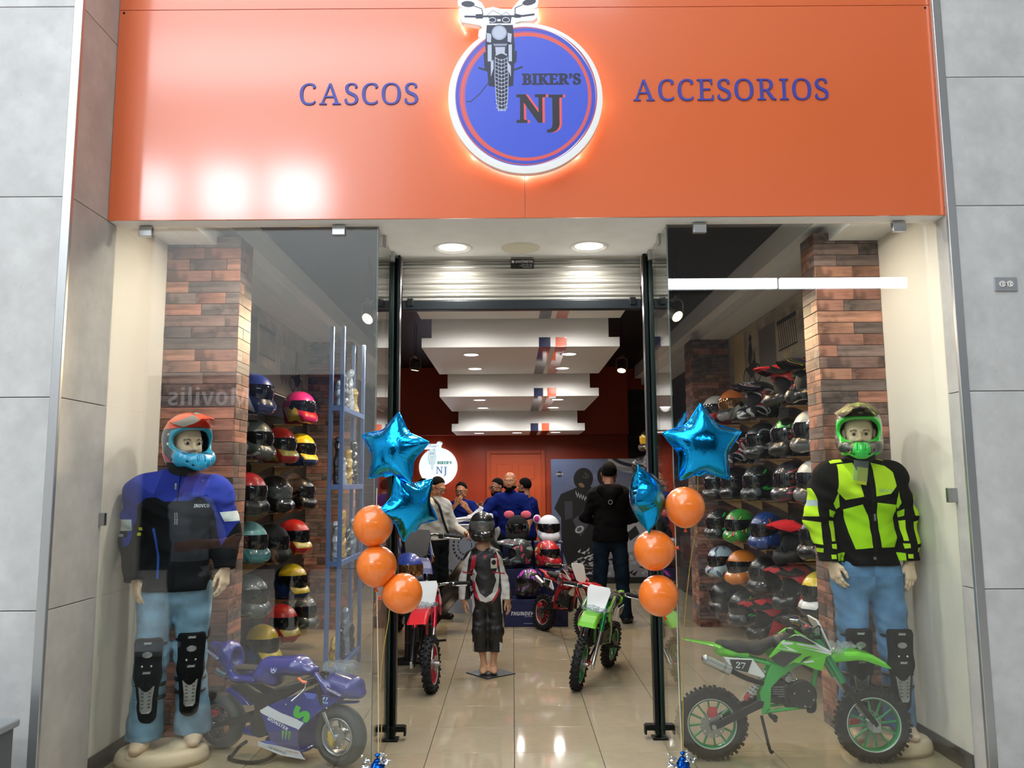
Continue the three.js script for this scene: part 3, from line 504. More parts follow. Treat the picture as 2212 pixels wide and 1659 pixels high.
function visorGeo(open = 0) {   // curved face shield
  const A = 26, B = 6, P = [], T = [];
  for (const off of [0, -0.003]) for (let i = 0; i <= A; i++) for (let j = 0; j <= B; j++) {
    const th = R(-88 + 176 * i / A), y = -0.045 + 0.115 * j / B, q = Math.sqrt(Math.max(0.1, 1 - Math.pow((y - 0.03) / 0.15, 2) * 0.8));
    P.push(Math.sin(th) * (0.131 + off) * q, y, -0.01 + Math.cos(th) * (0.162 + off) * q);
  }
  const n = B + 1, S = (A + 1) * n;
  for (let i = 0; i < A; i++) for (let j = 0; j < B; j++) { const a = i * n + j, b = a + n; T.push(a, b, a + 1, b, b + 1, a + 1, S + a, S + a + 1, S + b, S + b, S + a + 1, S + b + 1); }
  const g = new THREE.BufferGeometry(); g.setAttribute('position', new THREE.Float32BufferAttribute(P, 3)); g.setIndex(T); g.computeVertexNormals();
  if (open) g.translate(0, -0.02, 0.01).rotateX(-open).translate(0, 0.02, -0.01); return g;
}
const visorDown = visorGeo(0);
function peakGeo(len = 0.19, wide = 0.126, tilt = 0.1) {   // sun peak with a raised centre and upturned sides
  const A = 14, B = 10, P = [], T = [];
  for (const off of [0, -0.005]) for (let i = 0; i <= A; i++) for (let j = 0; j <= B; j++) {
    const u = i / A * 2 - 1, v = j / B, w = wide * (1 - 0.32 * v * v), x = u * w;
    const z0 = 0.092 - 0.085 * u * u, z = z0 + v * len * (1 - 0.34 * Math.abs(u) ** 2.2), rib = 0.012 * Math.exp(-Math.pow((Math.abs(u) - 0.42) / 0.14, 2)) + 0.008 * Math.exp(-Math.pow(u / 0.18, 2));
    P.push(x, 0.166 - 0.05 * u * u * (1 - 0.25 * v) - v * len * tilt - 0.018 * v * v + rib + off, z);
  }
  const n = B + 1, S = (A + 1) * n;
  for (let i = 0; i < A; i++) for (let j = 0; j < B; j++) { const a = i * n + j, b = a + n; T.push(a, a + 1, b, b, a + 1, b + 1, S + a, S + b, S + a + 1, S + b, S + b + 1, S + a + 1); }
  const g = new THREE.BufferGeometry(); g.setAttribute('position', new THREE.Float32BufferAttribute(P, 3)); g.setIndex(T); g.computeVertexNormals();
  const uv = []; for (const o of [0, 1]) for (let i = 0; i <= A; i++) for (let j = 0; j <= B; j++) uv.push(i / A, j / B); g.setAttribute('uv', new THREE.Float32BufferAttribute(uv, 2)); return g;
}
const peakStd = peakGeo(), linerClosed = ball(0.104, 0, 0, -0.005, 20, 14, 0.98, 1.1, 1.1), linerOpen = new THREE.SphereGeometry(0.107, 24, 16, Math.PI + 0.35, Math.PI - 0.7).scale(0.98, 1.1, 1.08).rotateY(0);
const linerM = std(0x1b1b1d, 0.9), linerGrey = std(0x5b6065, 0.9), visorDark = phys(0x111318, 0.05, { clearcoat: 1, clearcoatRoughness: 0.03 }), visorClear = new THREE.MeshPhysicalMaterial({ color: 0xe8eef0, roughness: 0.02, transmission: 0.9, thickness: 0, ior: 1.5 });
const coat = (map, color = 0xffffff) => phys(color, 0.4, { map, clearcoat: 1, clearcoatRoughness: 0.05 });
// kind 'cross' (peak and chin bar) or 'road' (face shield)
function helmet(kind, label, shell, { pos, rot = [0, 0, 0], group, peak, visor, near = false, liner = linerM, sc = 1, open = false, empty = true }) {
  const h = thing('helmet', label, 'helmet', pos, 0, group); h.rotation.set(rot[0], rot[1], rot[2], 'YXZ'); h.scale.setScalar(sc);
  mesh('shell', kind === 'cross' ? (near ? crossShell : crossShellFar) : (near ? roadShell : roadShellFar), shell, h);
  if (empty) mesh('liner', linerClosed, liner, h);
  if (kind === 'cross') { const p = mesh('peak', peakStd, peak || shell, h); if (near) for (const s of [-1, 1]) mesh('screw', disc(0.009, 0.006, s * 0.1, 0.058, 0.028, 'x', 14), M.darkMetal, p); } else { mesh('visor', visorDown, visor || visorDark, h); for (const s of [-1, 1]) mesh('hinge', disc(0.024, 0.008, s * 0.128, 0.008, 0.0, 'x', 18), M.blackPlastic, h); }
  return h;
}
// ---------------------------------------------------------------- shop window mannequins
const denimTex = dtex(512, 512, (u, v) => { const n = fbm(u * 5, v * 3, 1e6, 4, 91), w = (Math.sin((u * 2 + v) * 900) > 0 ? 0.03 : -0.03), q = 0.8 + 0.5 * (n - 0.5) + w; return [q * 0.9, q * 0.97, q]; });
const jeansL = cloth(0xa9c6dc, { map: denimTex }), jeansR = cloth(0x7fa8d2, { map: denimTex });
function ellipseSolid(rx, rz, h, r) { const g = lathe([[0, 0], [1, 0], [1.0, 0.35], [0.97, 0.7], [0.9, 0.92], [0.8, 1], [0, 1]], 48); return g.scale(rx, h, rz); }
function stand(label, pos, turn) {
  const s = thing('mannequin_stand', label, 'base', pos, turn);
  mesh('plate', ellipseSolid(0.255, 0.19, 0.085), std(0xd8c4a4, 0.55), s); mesh('toe_mound', [ball(0.09, -0.11, 0.06, 0.03, 20, 12, 1, 0.5, 1.5), ball(0.09, 0.11, 0.07, -0.04, 20, 12, 1, 0.5, 1.5)], std(0xd8c4a4, 0.55), s); return s;
}
function mannequinBody(name, label, pos, J, { headAt, headTurn, w = 1, hands = [1, 1], skin = M.mannequin, hs = 1, cat = 'mannequin', handYaw = [0.5, -0.5], scHead = 1, headG = headGeo, cell = 0.012, lw = 1 }) {
  const t = thing(name, label, cat, pos), S = skeleton(J, w, lw);
  const parts = [sdfGeo([...S.pelvis, ...S.torso, ...S.neck, ...S.arm('R'), ...S.arm('L'), ...S.leg('R'), ...S.leg('L'), ...S.foot('R'), ...S.foot('L')], { k: 0.035, cell })];
  parts.push(headG.clone().scale(scHead, scHead, scHead).rotateX(headTurn[0]).rotateZ(headTurn[2] || 0).rotateY(headTurn[1]).translate(...headAt));
  parts.push(placeHand(handR, J.wrR, J.elR, -1, handYaw[0], hs), placeHand(handR, J.wrL, J.elL, 1, handYaw[1], hs));
  mesh('body', parts, skin, t); faceParts(t, headAt, headTurn, { sc: scHead, brow: std(0x6a5a4c, 0.8), lip: std(0xb98878, 0.5), white: std(0xb9aa98, 0.4), ir: 0.0075 }); return { t, S };
}
function trousers(t, J, S, m, { d = 0.02, hem = 0.09, top, cell = 0.011, wrinkle = 0.012, sc = 2, flare = 0.012 } = {}) {
  const L = [...S.pelvis, ...['R', 'L'].flatMap((s) => [bone(J['hip' + s], J['kn' + s], 0.09, 0.066), bone(J['kn' + s], [J['an' + s][0], J['an' + s][1] - 0.04, J['an' + s][2]], 0.063, 0.056 + flare)])];
  const g = sdfGeo(fat(L, d), { k: 0.03, cell, wrinkle, wf: 7, clip: (X, Y) => Math.max(hem - Y, Y - top) }); return mesh('trousers', uvXY(g, sc), m, t);
}
function sleeved(S, J, d, da = d) { return [...fat(S.torso, d), ...fat(S.pelvis, d), ...fat([...S.arm('R'), ...S.arm('L')], da)]; }
const lerp3 = (a, b, t) => a.map((v, i) => v + (b[i] - v) * t);
// armoured knee and shin guard laid on a trouser leg; local origin at the knee
function kneeGuard(label, pos, turn, sc = 1) {
  const k = thing('knee_guard', label, 'knee guard', pos, turn, 'knee and shin guards'); k.scale.setScalar(sc);
  const pad = sdfGeo([bone([0, 0.1, 0.075], [0, -0.07, 0.075], 0.062, 0.055, { s: [1.25, 1, 0.55] }), bone([0, -0.07, 0.07], [0, -0.29, 0.05], 0.062, 0.05, { s: [1.05, 1, 0.5] })], { k: 0.02, cell: 0.009, clip: (X, Y) => Y - 0.13 });
  mesh('pad', pad, cloth(0x161618), k);
  mesh('cap', ball(0.05, 0, 0.045, 0.083, 24, 16, 0.95, 0.8, 0.55), M.steel, k);
  const sh = plate([[-0.042, -0.085], [0.042, -0.085], [0.046, -0.11], [0.034, -0.2], [0.032, -0.26], [0.02, -0.275], [-0.02, -0.275], [-0.032, -0.26], [-0.034, -0.2], [-0.046, -0.11]], 0.012, { bevel: 0.003 });
  const p = sh.attributes.position; for (let i = 0; i < p.count; i++) p.setZ(i, p.getZ(i) + 0.105 - 0.45 * Math.abs(p.getX(i)) + 0.06 * (p.getY(i) + 0.085)); sh.computeVertexNormals();
  const sp = mesh('shin_plate', sh, M.steel, k), holes = [];
  for (let i = 0; i < 8; i++) for (const x of [-0.026, -0.017, 0.017, 0.026]) holes.push(box(0.005, 0.004, 0.003, x * (1 - i * 0.03), -0.105 - i * 0.0195, 0.1118 - 0.45 * Math.abs(x * (1 - i * 0.03)) + 0.06 * (-0.02 - i * 0.0195)));
  mesh('vent_hole', holes, M.black, sp);
  for (const x of [-0.024, 0.024]) mesh('rivet', ball(0.008, x, -0.018, 0.104), M.chrome, k);
  for (const y of [0.107, -0.052]) { const l = mesh('badge', planarUV(box(0.05, 0.018, 0.003, 0, y, y > 0 ? 0.1085 : 0.107), -0.025, 0.025, y - 0.009, y + 0.009), badgeM, k); }
  for (const [y, z] of [[0.09, 0.02], [-0.13, 0.02], [-0.2, 0.02]]) mesh('strap', torus(0.075, 0.011, 0, y, z, 'y', 6, 24).scale(1.05, 1, 0.8), M.black, k);
  return k;
}
const badgeM = std(0xffffff, 0.5, 0, { map: ctex(256, 96, (g, W, H) => { g.fillStyle = '#141416'; g.fillRect(0, 0, W, H); g.fillStyle = '#e8e8e8'; g.font = 'italic bold 78px sans-serif'; g.textAlign = 'center'; g.textBaseline = 'middle'; g.fillText('EDGE', W / 2, H / 2 + 4, 236); }) });
const poly = (g, pts, fill) => { g.beginPath(); pts.forEach((p, i) => (i ? g.lineTo(p[0], p[1]) : g.moveTo(p[0], p[1]))); g.closePath(); g.fillStyle = fill; g.fill(); };

{ // ---- blue and black touring jacket
  const P = [-1.965, 0, -4.8], J = { hipR: [-0.09, 0.95, 0.02], hipL: [0.1, 0.95, -0.03], knR: [-0.085, 0.575, 0.06], knL: [0.1, 0.59, -0.03], anR: [-0.13, 0.17, 0.02], anL: [0.1, 0.18, -0.11], toeR: [-0.12, 0.105, 0.14], toeL: [0.15, 0.11, 0.01],
    shR: [-0.205, 1.515, 0.03], shL: [0.21, 1.515, -0.04], elR: [-0.225, 1.25, 0.03], elL: [0.272, 1.27, -0.07], wrR: [-0.18, 1.02, 0.09], wrL: [0.285, 1.075, -0.02], neck: [0.03, 1.66, 0] };
  stand('beige moulded plastic base under the jeans with flared hems', [-2.0, 0, -4.82], 0.15);
  const { t, S } = mannequinBody('mannequin', 'male mannequin in a blue and black riding jacket and pale jeans', P, J, { headAt: [0.04, 1.79, 0.0], scHead: 1.06, headTurn: [0.05, R(43), 0], handYaw: [0.9, -0.4] });
  trousers(t, J, S, jeansL, { top: 1.06, hem: 0.135, flare: 0.025, d: 0.018 });
  const tex = ctex(1024, 1024, (g, W, H) => {   // x -0.42..0.42, y 0.9..1.74
    const X = (x) => (x + 0.42) / 0.84 * W, Y = (y) => (1.74 - y) / 0.84 * H, pg = (pts, f) => poly(g, pts.map((p) => [X(p[0]), Y(p[1])]), f);
    g.fillStyle = '#16181b'; g.fillRect(0, 0, W, H);
    pg([[-0.42, 1.74], [0.42, 1.74], [0.42, 1.33], [0.35, 1.34], [0.27, 1.2], [0.245, 1.26], [0.235, 1.4], [0.19, 1.47], [0.16, 1.485], [0.11, 1.465], [-0.02, 1.46], [-0.07, 1.485], [-0.12, 1.482], [-0.17, 1.44], [-0.19, 1.36], [-0.22, 1.22], [-0.26, 1.2], [-0.27, 1.3], [-0.33, 1.36], [-0.42, 1.36]], '#28358c');
    pg([[-0.36, 1.6], [-0.25, 1.6], [-0.08, 1.5], [-0.06, 1.62], [-0.1, 1.68], [-0.3, 1.72]], '#3341a0'); pg([[0.13, 1.63], [0.2, 1.66], [0.34, 1.55], [0.3, 1.36], [0.26, 1.42], [0.2, 1.5], [0.11, 1.48]], '#3846a8');
    pg([[-0.42, 1.36], [-0.215, 1.36], [-0.205, 1.31], [-0.215, 1.295], [-0.42, 1.295]], '#b4bec0'); pg([[0.26, 1.395], [0.42, 1.41], [0.42, 1.345], [0.285, 1.34]], '#c8d0d0');
    pg([[-0.42, 1.295], [-0.24, 1.295], [-0.235, 1.26], [-0.42, 1.25]], '#16181b');
    g.fillStyle = '#c9cc3a'; g.fillRect(X(-0.175), Y(1.315), 22, 22); g.fillRect(X(-0.185), Y(1.285), 22, 22);
    g.strokeStyle = '#2f4f9c'; g.lineWidth = 18; g.beginPath(); g.moveTo(X(-0.09), Y(1.31)); g.quadraticCurveTo(X(-0.04), Y(1.22), X(-0.04), Y(1.03)); g.stroke();
    g.fillStyle = '#d8dcdc'; g.font = 'bold 34px sans-serif'; g.fillText('INOVCO', X(0.135), Y(1.425), 92); g.save(); g.translate(X(0.055), Y(1.33)); g.rotate(-Math.PI / 2); g.font = 'bold 26px sans-serif'; g.fillText('INOVCO', 0, 0, 84); g.restore(); g.font = 'bold 26px sans-serif'; g.fillText('INOV', X(-0.315), Y(1.262), 70);
    g.strokeStyle = '#0c0d10'; g.lineWidth = 7; g.beginPath(); g.moveTo(X(0.045), Y(1.62)); g.lineTo(X(0.05), Y(0.95)); g.stroke();
    g.strokeStyle = '#1f2a80'; g.lineWidth = 4; for (const [a, b, c, d] of [[-0.06, 1.66, -0.075, 1.49], [0.13, 1.64, 0.115, 1.48]]) { g.beginPath(); g.moveTo(X(a), Y(b)); g.lineTo(X(c), Y(d)); g.stroke(); }
  });
  const jg = sdfGeo(sleeved(S, J, 0.038, 0.034), { k: 0.035, cell: 0.0085, wrinkle: 0.02, wf: 6, ws: 5, clip: (X, Y, Z) => { let c = Math.max(0.955 - Y, Y - 1.655); for (const s of ['R', 'L']) { const w = J['wr' + s], e = J['el' + s], L = Math.hypot(w[0] - e[0], w[1] - e[1], w[2] - e[2]), q = ((X - w[0]) * (w[0] - e[0]) + (Y - w[1]) * (w[1] - e[1]) + (Z - w[2]) * (w[2] - e[2])) / L; if (Math.abs(X - w[0]) < 0.085 && Math.abs(Z - w[2]) < 0.1 && Math.abs(X) > (s === 'R' ? 0.125 : 0.19) && Y < w[1] + 0.06) c = Math.max(c, q - 0.005); } return c; } });
  const jk = mesh('jacket', planarUV(jg, -0.42, 0.42, 0.9, 1.74), cloth(0xffffff, { map: tex }), t);
  mesh('collar', [lathe([[0.078, -0.03], [0.09, 0.0], [0.088, 0.05], [0.08, 0.06], [0.07, 0.05]], 28).rotateX(0.15).translate(0.032, 1.645, 0.005)], std(0x15171a, 0.8), jk);
  mesh('zip_pull', [rbox(0.012, 0.035, 0.008, 0.003, 0.048, 1.545, 0.155)], M.steel, jk);
  // motocross helmet on the head
  const ht = ctex(1024, 512, (g, W, H) => {   // u 0..1 round, v up
    const pg = (pts, f) => { poly(g, pts.map((p) => [p[0] * W, (1 - p[1]) * H]), f); poly(g, pts.map((p) => [(1 - p[0]) * W, (1 - p[1]) * H]), f); };
    g.fillStyle = '#1d3f58'; g.fillRect(0, 0, W, H); pg([[0, 0.66], [0.3, 0.7], [0.5, 0.74], [0.5, 1], [0, 1]], '#e8503a'); pg([[0.1, 0.9], [0.5, 0.86], [0.5, 1], [0.1, 1]], '#e8734a');
    pg([[0.5, 0.72], [0.38, 0.72], [0.3, 0.66], [0.28, 0.4], [0.36, 0.3], [0.5, 0.3]], '#1f9fc0'); pg([[0.5, 0.4], [0.4, 0.33], [0.34, 0.27], [0.36, 0.0], [0.5, 0.0]], '#18a0d2'); pg([[0.5, 0.36], [0.41, 0.3], [0.42, 0.26], [0.5, 0.31]], '#15608c');
    pg([[0.14, 0.4], [0.2, 0.36], [0.33, 0.1], [0.3, 0.06], [0.16, 0.26]], '#e0455c'); pg([[0, 0.3], [0.14, 0.3], [0.2, 0.1], [0, 0.05]], '#b8b0a0');
    g.fillStyle = '#e8ecec'; g.font = 'bold 40px sans-serif'; g.fillText('e', 0.27 * W, 0.42 * H); g.fillText('e', 0.71 * W, 0.42 * H); for (const u of [0.275, 0.715]) { g.beginPath(); g.arc(u * W, 0.56 * H, 12, 0, 7); g.fill(); }
  });
  const pk = ctex(512, 512, (g, W, H) => { g.fillStyle = '#e9603f'; g.fillRect(0, 0, W, H); poly(g, [[0, H * 0.6], [W * 0.3, H * 0.5], [W * 0.25, 0], [0, 0]], '#8b8580'); poly(g, [[W, H * 0.6], [W * 0.7, H * 0.5], [W * 0.75, 0], [W, 0]], '#8b8580'); poly(g, [[W * 0.3, 0], [W * 0.7, 0], [W * 0.64, H * 0.18], [W * 0.36, H * 0.18]], '#d3462e'); poly(g, [[W * 0.4, H * 0.7], [W * 0.6, H * 0.7], [W * 0.56, H], [W * 0.44, H]], '#8fc6bc'); });
  helmet('cross', 'red, navy and turquoise motocross helmet on the blue jacket mannequin', coat(ht), { pos: [P[0] + 0.045, 1.8, P[2] - 0.005], rot: [0.05, R(43), 0], sc: 1.04, near: true, peak: coat(pk), liner: linerGrey, empty: false });
  kneeGuard('black knee guard with steel plates on the nearer flared jeans leg beside the cream wall', [P[0] - 0.09, 0.575, P[2] + 0.055], R(12)); kneeGuard('black knee guard with steel plates on the jeans leg nearer the blue racing bike', [P[0] + 0.1, 0.59, P[2] - 0.035], R(22));
}
{ // ---- high visibility jacket
  const P = [2.1, 0, -4.93], J = { hipR: [-0.1, 1.0, 0], hipL: [0.105, 1.0, 0], knR: [-0.1, 0.57, 0.03], knL: [0.13, 0.57, 0.03], anR: [-0.1, 0.17, -0.05], anL: [0.165, 0.17, -0.02], toeR: [-0.13, 0.105, 0.1], toeL: [0.17, 0.105, 0.12],
    shR: [-0.2, 1.57, 0], shL: [0.19, 1.57, 0], elR: [-0.265, 1.33, -0.02], elL: [0.245, 1.34, -0.02], wrR: [-0.225, 1.08, 0.06], wrL: [0.238, 1.07, 0.05], neck: [0.0, 1.69, 0] };
  stand('beige moulded plastic base behind the big green dirt bike wheel', [2.17, 0, -4.95], -0.1);
  const { t, S } = mannequinBody('mannequin', 'male mannequin in a fluorescent yellow and black jacket and blue jeans', P, J, { headAt: [0.0, 1.825, 0.02], scHead: 1.06, headTurn: [0.05, R(-20), 0], handYaw: [0.5, -1.3] });
  trousers(t, J, S, jeansR, { top: 1.12, hem: 0.125, flare: 0.012, d: 0.018 });
  const wb = mesh('waistband', lathe([[0.155, -0.02], [0.16, -0.018], [0.16, 0.018], [0.155, 0.02]], 40).scale(1, 1, 0.82).translate(0, 1.105, 0), jeansR, t); mesh('button', disc(0.009, 0.006, 0, 1.105, 0.135), M.steel, wb);
  const tex = ctex(1024, 1024, (g, W, H) => {   // x -0.42..0.42, y 0.94..1.78
    const X = (x) => (x + 0.42) / 0.84 * W, Y = (y) => (1.78 - y) / 0.84 * H, y1 = '#b7e02c', y2 = '#a4dc22', pg = (pts, f) => poly(g, pts.map((p) => [X(p[0]), Y(p[1])]), f);
    g.fillStyle = '#191714'; g.fillRect(0, 0, W, H);
    pg([[-0.165, 1.65], [-0.07, 1.66], [-0.045, 1.46], [-0.135, 1.44], [-0.185, 1.49]], y1); pg([[0.03, 1.66], [0.11, 1.64], [0.15, 1.6], [0.165, 1.52], [0.12, 1.475], [0.03, 1.46]], y1);
    pg([[-0.15, 1.385], [-0.05, 1.415], [-0.02, 1.35], [-0.005, 1.165], [-0.1, 1.155], [-0.13, 1.25]], y2); pg([[0.03, 1.425], [0.165, 1.41], [0.165, 1.22], [0.14, 1.165], [0.045, 1.165], [0.035, 1.27]], y2);
    pg([[-0.2, 1.67], [-0.12, 1.69], [-0.12, 1.665], [-0.2, 1.655]], y1); pg([[0.06, 1.7], [0.13, 1.69], [0.13, 1.67], [0.06, 1.685]], y1);
    for (const s of [-1, 1]) { const q = (pts, f) => pg(pts.map((p) => [s * p[0], p[1]]), f);
      q([[0.175, 1.49], [0.2, 1.42], [0.18, 1.385], [0.165, 1.4]], y2); q([[0.18, 1.37], [0.22, 1.385], [0.22, 1.345], [0.19, 1.335]], y2); q([[0.19, 1.315], [0.225, 1.32], [0.225, 1.2], [0.2, 1.2]], y1); q([[0.195, 1.185], [0.23, 1.185], [0.23, 1.16], [0.2, 1.155]], y1); q([[0.21, 1.125], [0.24, 1.125], [0.24, 1.1], [0.21, 1.1]], y1);
      q([[0.31, 1.51], [0.42, 1.52], [0.42, 1.44], [0.285, 1.44]], y1); q([[0.285, 1.44], [0.42, 1.44], [0.42, 1.405], [0.285, 1.405]], '#a7b6ba'); q([[0.285, 1.405], [0.42, 1.405], [0.42, 1.34], [0.285, 1.345]], y1); q([[0.275, 1.31], [0.42, 1.33], [0.42, 1.2], [0.275, 1.18]], y1); q([[0.275, 1.16], [0.32, 1.16], [0.32, 1.135], [0.275, 1.135]], y1);
      q([[0.15, 1.135], [0.2, 1.13], [0.2, 1.085], [0.155, 1.085]], y2); }
    g.fillStyle = '#8fae9a'; g.font = 'bold 30px sans-serif'; g.fillText('INOVCO', X(0.05), Y(1.485), 104); g.strokeStyle = '#2a2622'; g.lineWidth = 8; g.beginPath(); g.moveTo(X(0.005), Y(1.62)); g.lineTo(X(0.01), Y(1.05)); g.stroke();
  });
  const jg = sdfGeo(sleeved(S, J, 0.036, 0.034), { k: 0.035, cell: 0.0085, wrinkle: 0.02, wf: 6, ws: 15, clip: (X, Y, Z) => { let c = Math.max(1.06 - Y - 0.02 * Math.abs(X), Y - 1.7); if (Math.abs(X) > 0.16 && Y < 1.2) c = Math.max(c, 1.085 - Y); return c; } });
  const jk = mesh('jacket', planarUV(jg, -0.42, 0.42, 0.94, 1.78), cloth(0xffffff, { map: tex }), t);
  mesh('collar', lathe([[0.082, -0.03], [0.095, 0.0], [0.09, 0.045], [0.08, 0.05], [0.072, 0.04]], 28).translate(0, 1.685, 0), std(0x191714, 0.8), jk);
  mesh('zip_pull', rbox(0.01, 0.04, 0.008, 0.003, 0.008, 1.34, 0.152), M.steel, jk);
  const tg = mesh('price_tag', rbox(0.062, 0.1, 0.006, 0.003).rotateZ(-0.16).translate(-0.055, 1.58, 0.155), std(0xb5c02c, 0.5), t); mesh('plastic_sleeve', rbox(0.085, 0.12, 0.01, 0.003).rotateZ(-0.12).translate(-0.06, 1.61, 0.155), visorClear, tg);
  const ht = ctex(1024, 512, (g, W, H) => {
    const pg = (pts, f) => { poly(g, pts.map((p) => [p[0] * W, (1 - p[1]) * H]), f); poly(g, pts.map((p) => [(1 - p[0]) * W, (1 - p[1]) * H]), f); };
    g.fillStyle = '#4a4136'; g.fillRect(0, 0, W, H);
    for (let i = 0; i < 240; i++) { const x = rnd() * W, y = rnd() * H, s = rr(14, 46); poly(g, [[x, y], [x + s, y + s * 0.3], [x + s * 0.6, y + s * 0.8], [x - s * 0.2, y + s * 0.5]], ['#7a6a52', '#a39a86', '#2c2620', '#8fae3a', '#5d513f'][i % 5]); }
    pg([[0.5, 0.74], [0.38, 0.74], [0.3, 0.68], [0.28, 0.42], [0.37, 0.3], [0.5, 0.3]], '#25c636'); pg([[0.5, 0.34], [0.47, 0.34], [0.46, 0.1], [0.5, 0.04]], '#1fc040'); pg([[0.5, 0.07], [0.4, 0.12], [0.3, 0.2], [0.3, 0.14], [0.42, 0.0], [0.5, 0]], '#27c84a'); pg([[0.46, 0.3], [0.4, 0.26], [0.37, 0.12], [0.44, 0.1]], '#333b36'); pg([[0.33, 0.26], [0.36, 0.3], [0.35, 0.14], [0.32, 0.14]], '#d9dcd0');
  });
  const pk = ctex(512, 512, (g, W, H) => { g.fillStyle = '#5c4f3c'; g.fillRect(0, 0, W, H); for (let i = 0; i < 70; i++) { const x = rnd() * W, y = rnd() * H, s = rr(20, 70); poly(g, [[x, y], [x + s, y + s * 0.3], [x + s * 0.6, y + s * 0.8], [x - s * 0.2, y + s * 0.5]], ['#7d6c50', '#9a8b66', '#3a3228', '#9bd03a'][i % 4]); } g.fillStyle = '#1b1a17'; g.fillRect(W * 0.34, 0, W * 0.32, H * 0.14); g.strokeStyle = '#a6d84a'; g.lineWidth = 14; g.beginPath(); g.moveTo(W * 0.1, H * 0.4); g.lineTo(W * 0.5, H * 0.62); g.lineTo(W * 0.9, H * 0.4); g.stroke(); });
  helmet('cross', 'bright green and camouflage motocross helmet on the yellow jacket mannequin', coat(ht), { pos: [P[0] + 0.0, 1.845, P[2] + 0.015], rot: [0.06, R(-20), 0], sc: 1.04, near: true, peak: phys(0xffffff, 0.6, { map: pk, specularIntensity: 0.5 }), liner: linerGrey, empty: false });
  kneeGuard('black knee guard with steel plates on the jeans leg behind the green front fender', [P[0] - 0.1, 0.575, P[2] + 0.03], R(-4)); kneeGuard('black knee guard with steel plates on the jeans leg nearer the cream wall end', [P[0] + 0.132, 0.57, P[2] + 0.03], R(-2));
}
// ---------------------------------------------------------------- small motorcycles
// local frame: +x forward, +y up, +z to the side that faces the street
function knobTyre(Rr, w, n = 44) {
  const L = [torus(Rr - w * 0.55, w * 0.5, 0, 0, 0, 'z', 12, 56).scale(1, 1, 1.02)];
  for (let i = 0; i < n; i++) { const a = i / n * Math.PI * 2, odd = i % 2; for (const z of odd ? [-0.33, 0.33] : [-0.02, 0.02, -0.46, 0.46]) { const rr0 = Rr - (Math.abs(z) > 0.4 ? 0.016 : 0.004); L.push(box(0.016, 0.017, w * 0.24).translate(0, rr0, z * w).rotateZ(a)); } }
  return merge(L);
}
function slickTyre(Rr, w) { const p = []; for (let i = 0; i <= 24; i++) { const a = Math.PI * (i / 24) - Math.PI / 2; p.push([Rr - w * 0.5 + Math.cos(a) * w * 0.5, Math.sin(a) * w * 0.56]); } p.push([Rr * 0.62, w * 0.42], [Rr * 0.62, -w * 0.42], p[0].slice()); return lathe(p, 64).rotateX(Math.PI / 2); }
const knobF = knobTyre(0.205, 0.066), knobR = knobTyre(0.198, 0.07);
function wheel(parent, name, x, y, tyre, rimR, rimM, spokeM, hubM, { tyreM = M.rubber, spokes = 12, discR = 0.075, discZ = 0.03, steer = 0, lip = M.alu, w = 0.045 } = {}) {
  const t = mesh(name, tyre, tyreM, parent); t.position.set(x, y, 0); t.rotation.y = steer;
  mesh('rim', [lathe([[rimR - 0.012, -w / 2], [rimR, -w / 2], [rimR - 0.004, -w * 0.3], [rimR - 0.01, 0], [rimR - 0.004, w * 0.3], [rimR, w / 2], [rimR - 0.012, w / 2], [rimR - 0.016, 0], [rimR - 0.012, -w / 2]], 48).rotateX(Math.PI / 2)], rimM, t);
  for (const s of [-1, 1]) mesh('rim_edge', torus(rimR - 0.003, 0.0042, 0, 0, s * w / 2, 'z', 6, 48), lip, t);
  const sg = rbox(0.011, rimR - 0.035, 0.012, 0.003, 0, 0.03 + (rimR - 0.035) / 2, 0, 1);
  for (let i = 0; i < spokes; i++) { const o = mesh('spoke', sg, spokeM, t); o.rotation.z = i / spokes * Math.PI * 2 + 0.13; }
  mesh('hub', [disc(0.034, 0.05, 0, 0, 0, 'z', 24), disc(0.016, 0.13, 0, 0, 0, 'z', 16)], hubM, t);
  const hs = []; for (let i = 0; i < 10; i++) { const a = i / 10 * Math.PI * 2, h = []; for (let q = 0; q < 8; q++) h.push([Math.cos(a) * discR * 0.82 + Math.cos(q / 8 * Math.PI * 2) * 0.0055, Math.sin(a) * discR * 0.82 + Math.sin(q / 8 * Math.PI * 2) * 0.0055]); hs.push(h); }
  const ring = []; for (let i = 0; i < 60; i++) { const a = i / 60 * Math.PI * 2, q = discR * (1 + 0.035 * Math.sin(a * 10)); ring.push([Math.cos(a) * q, Math.sin(a) * q]); }
  if (discR) mesh('brake_disc', plate(ring, 0.004, { holes: hs, bevel: 0.0008, z: discZ }), M.steel, t);
  return t;
}
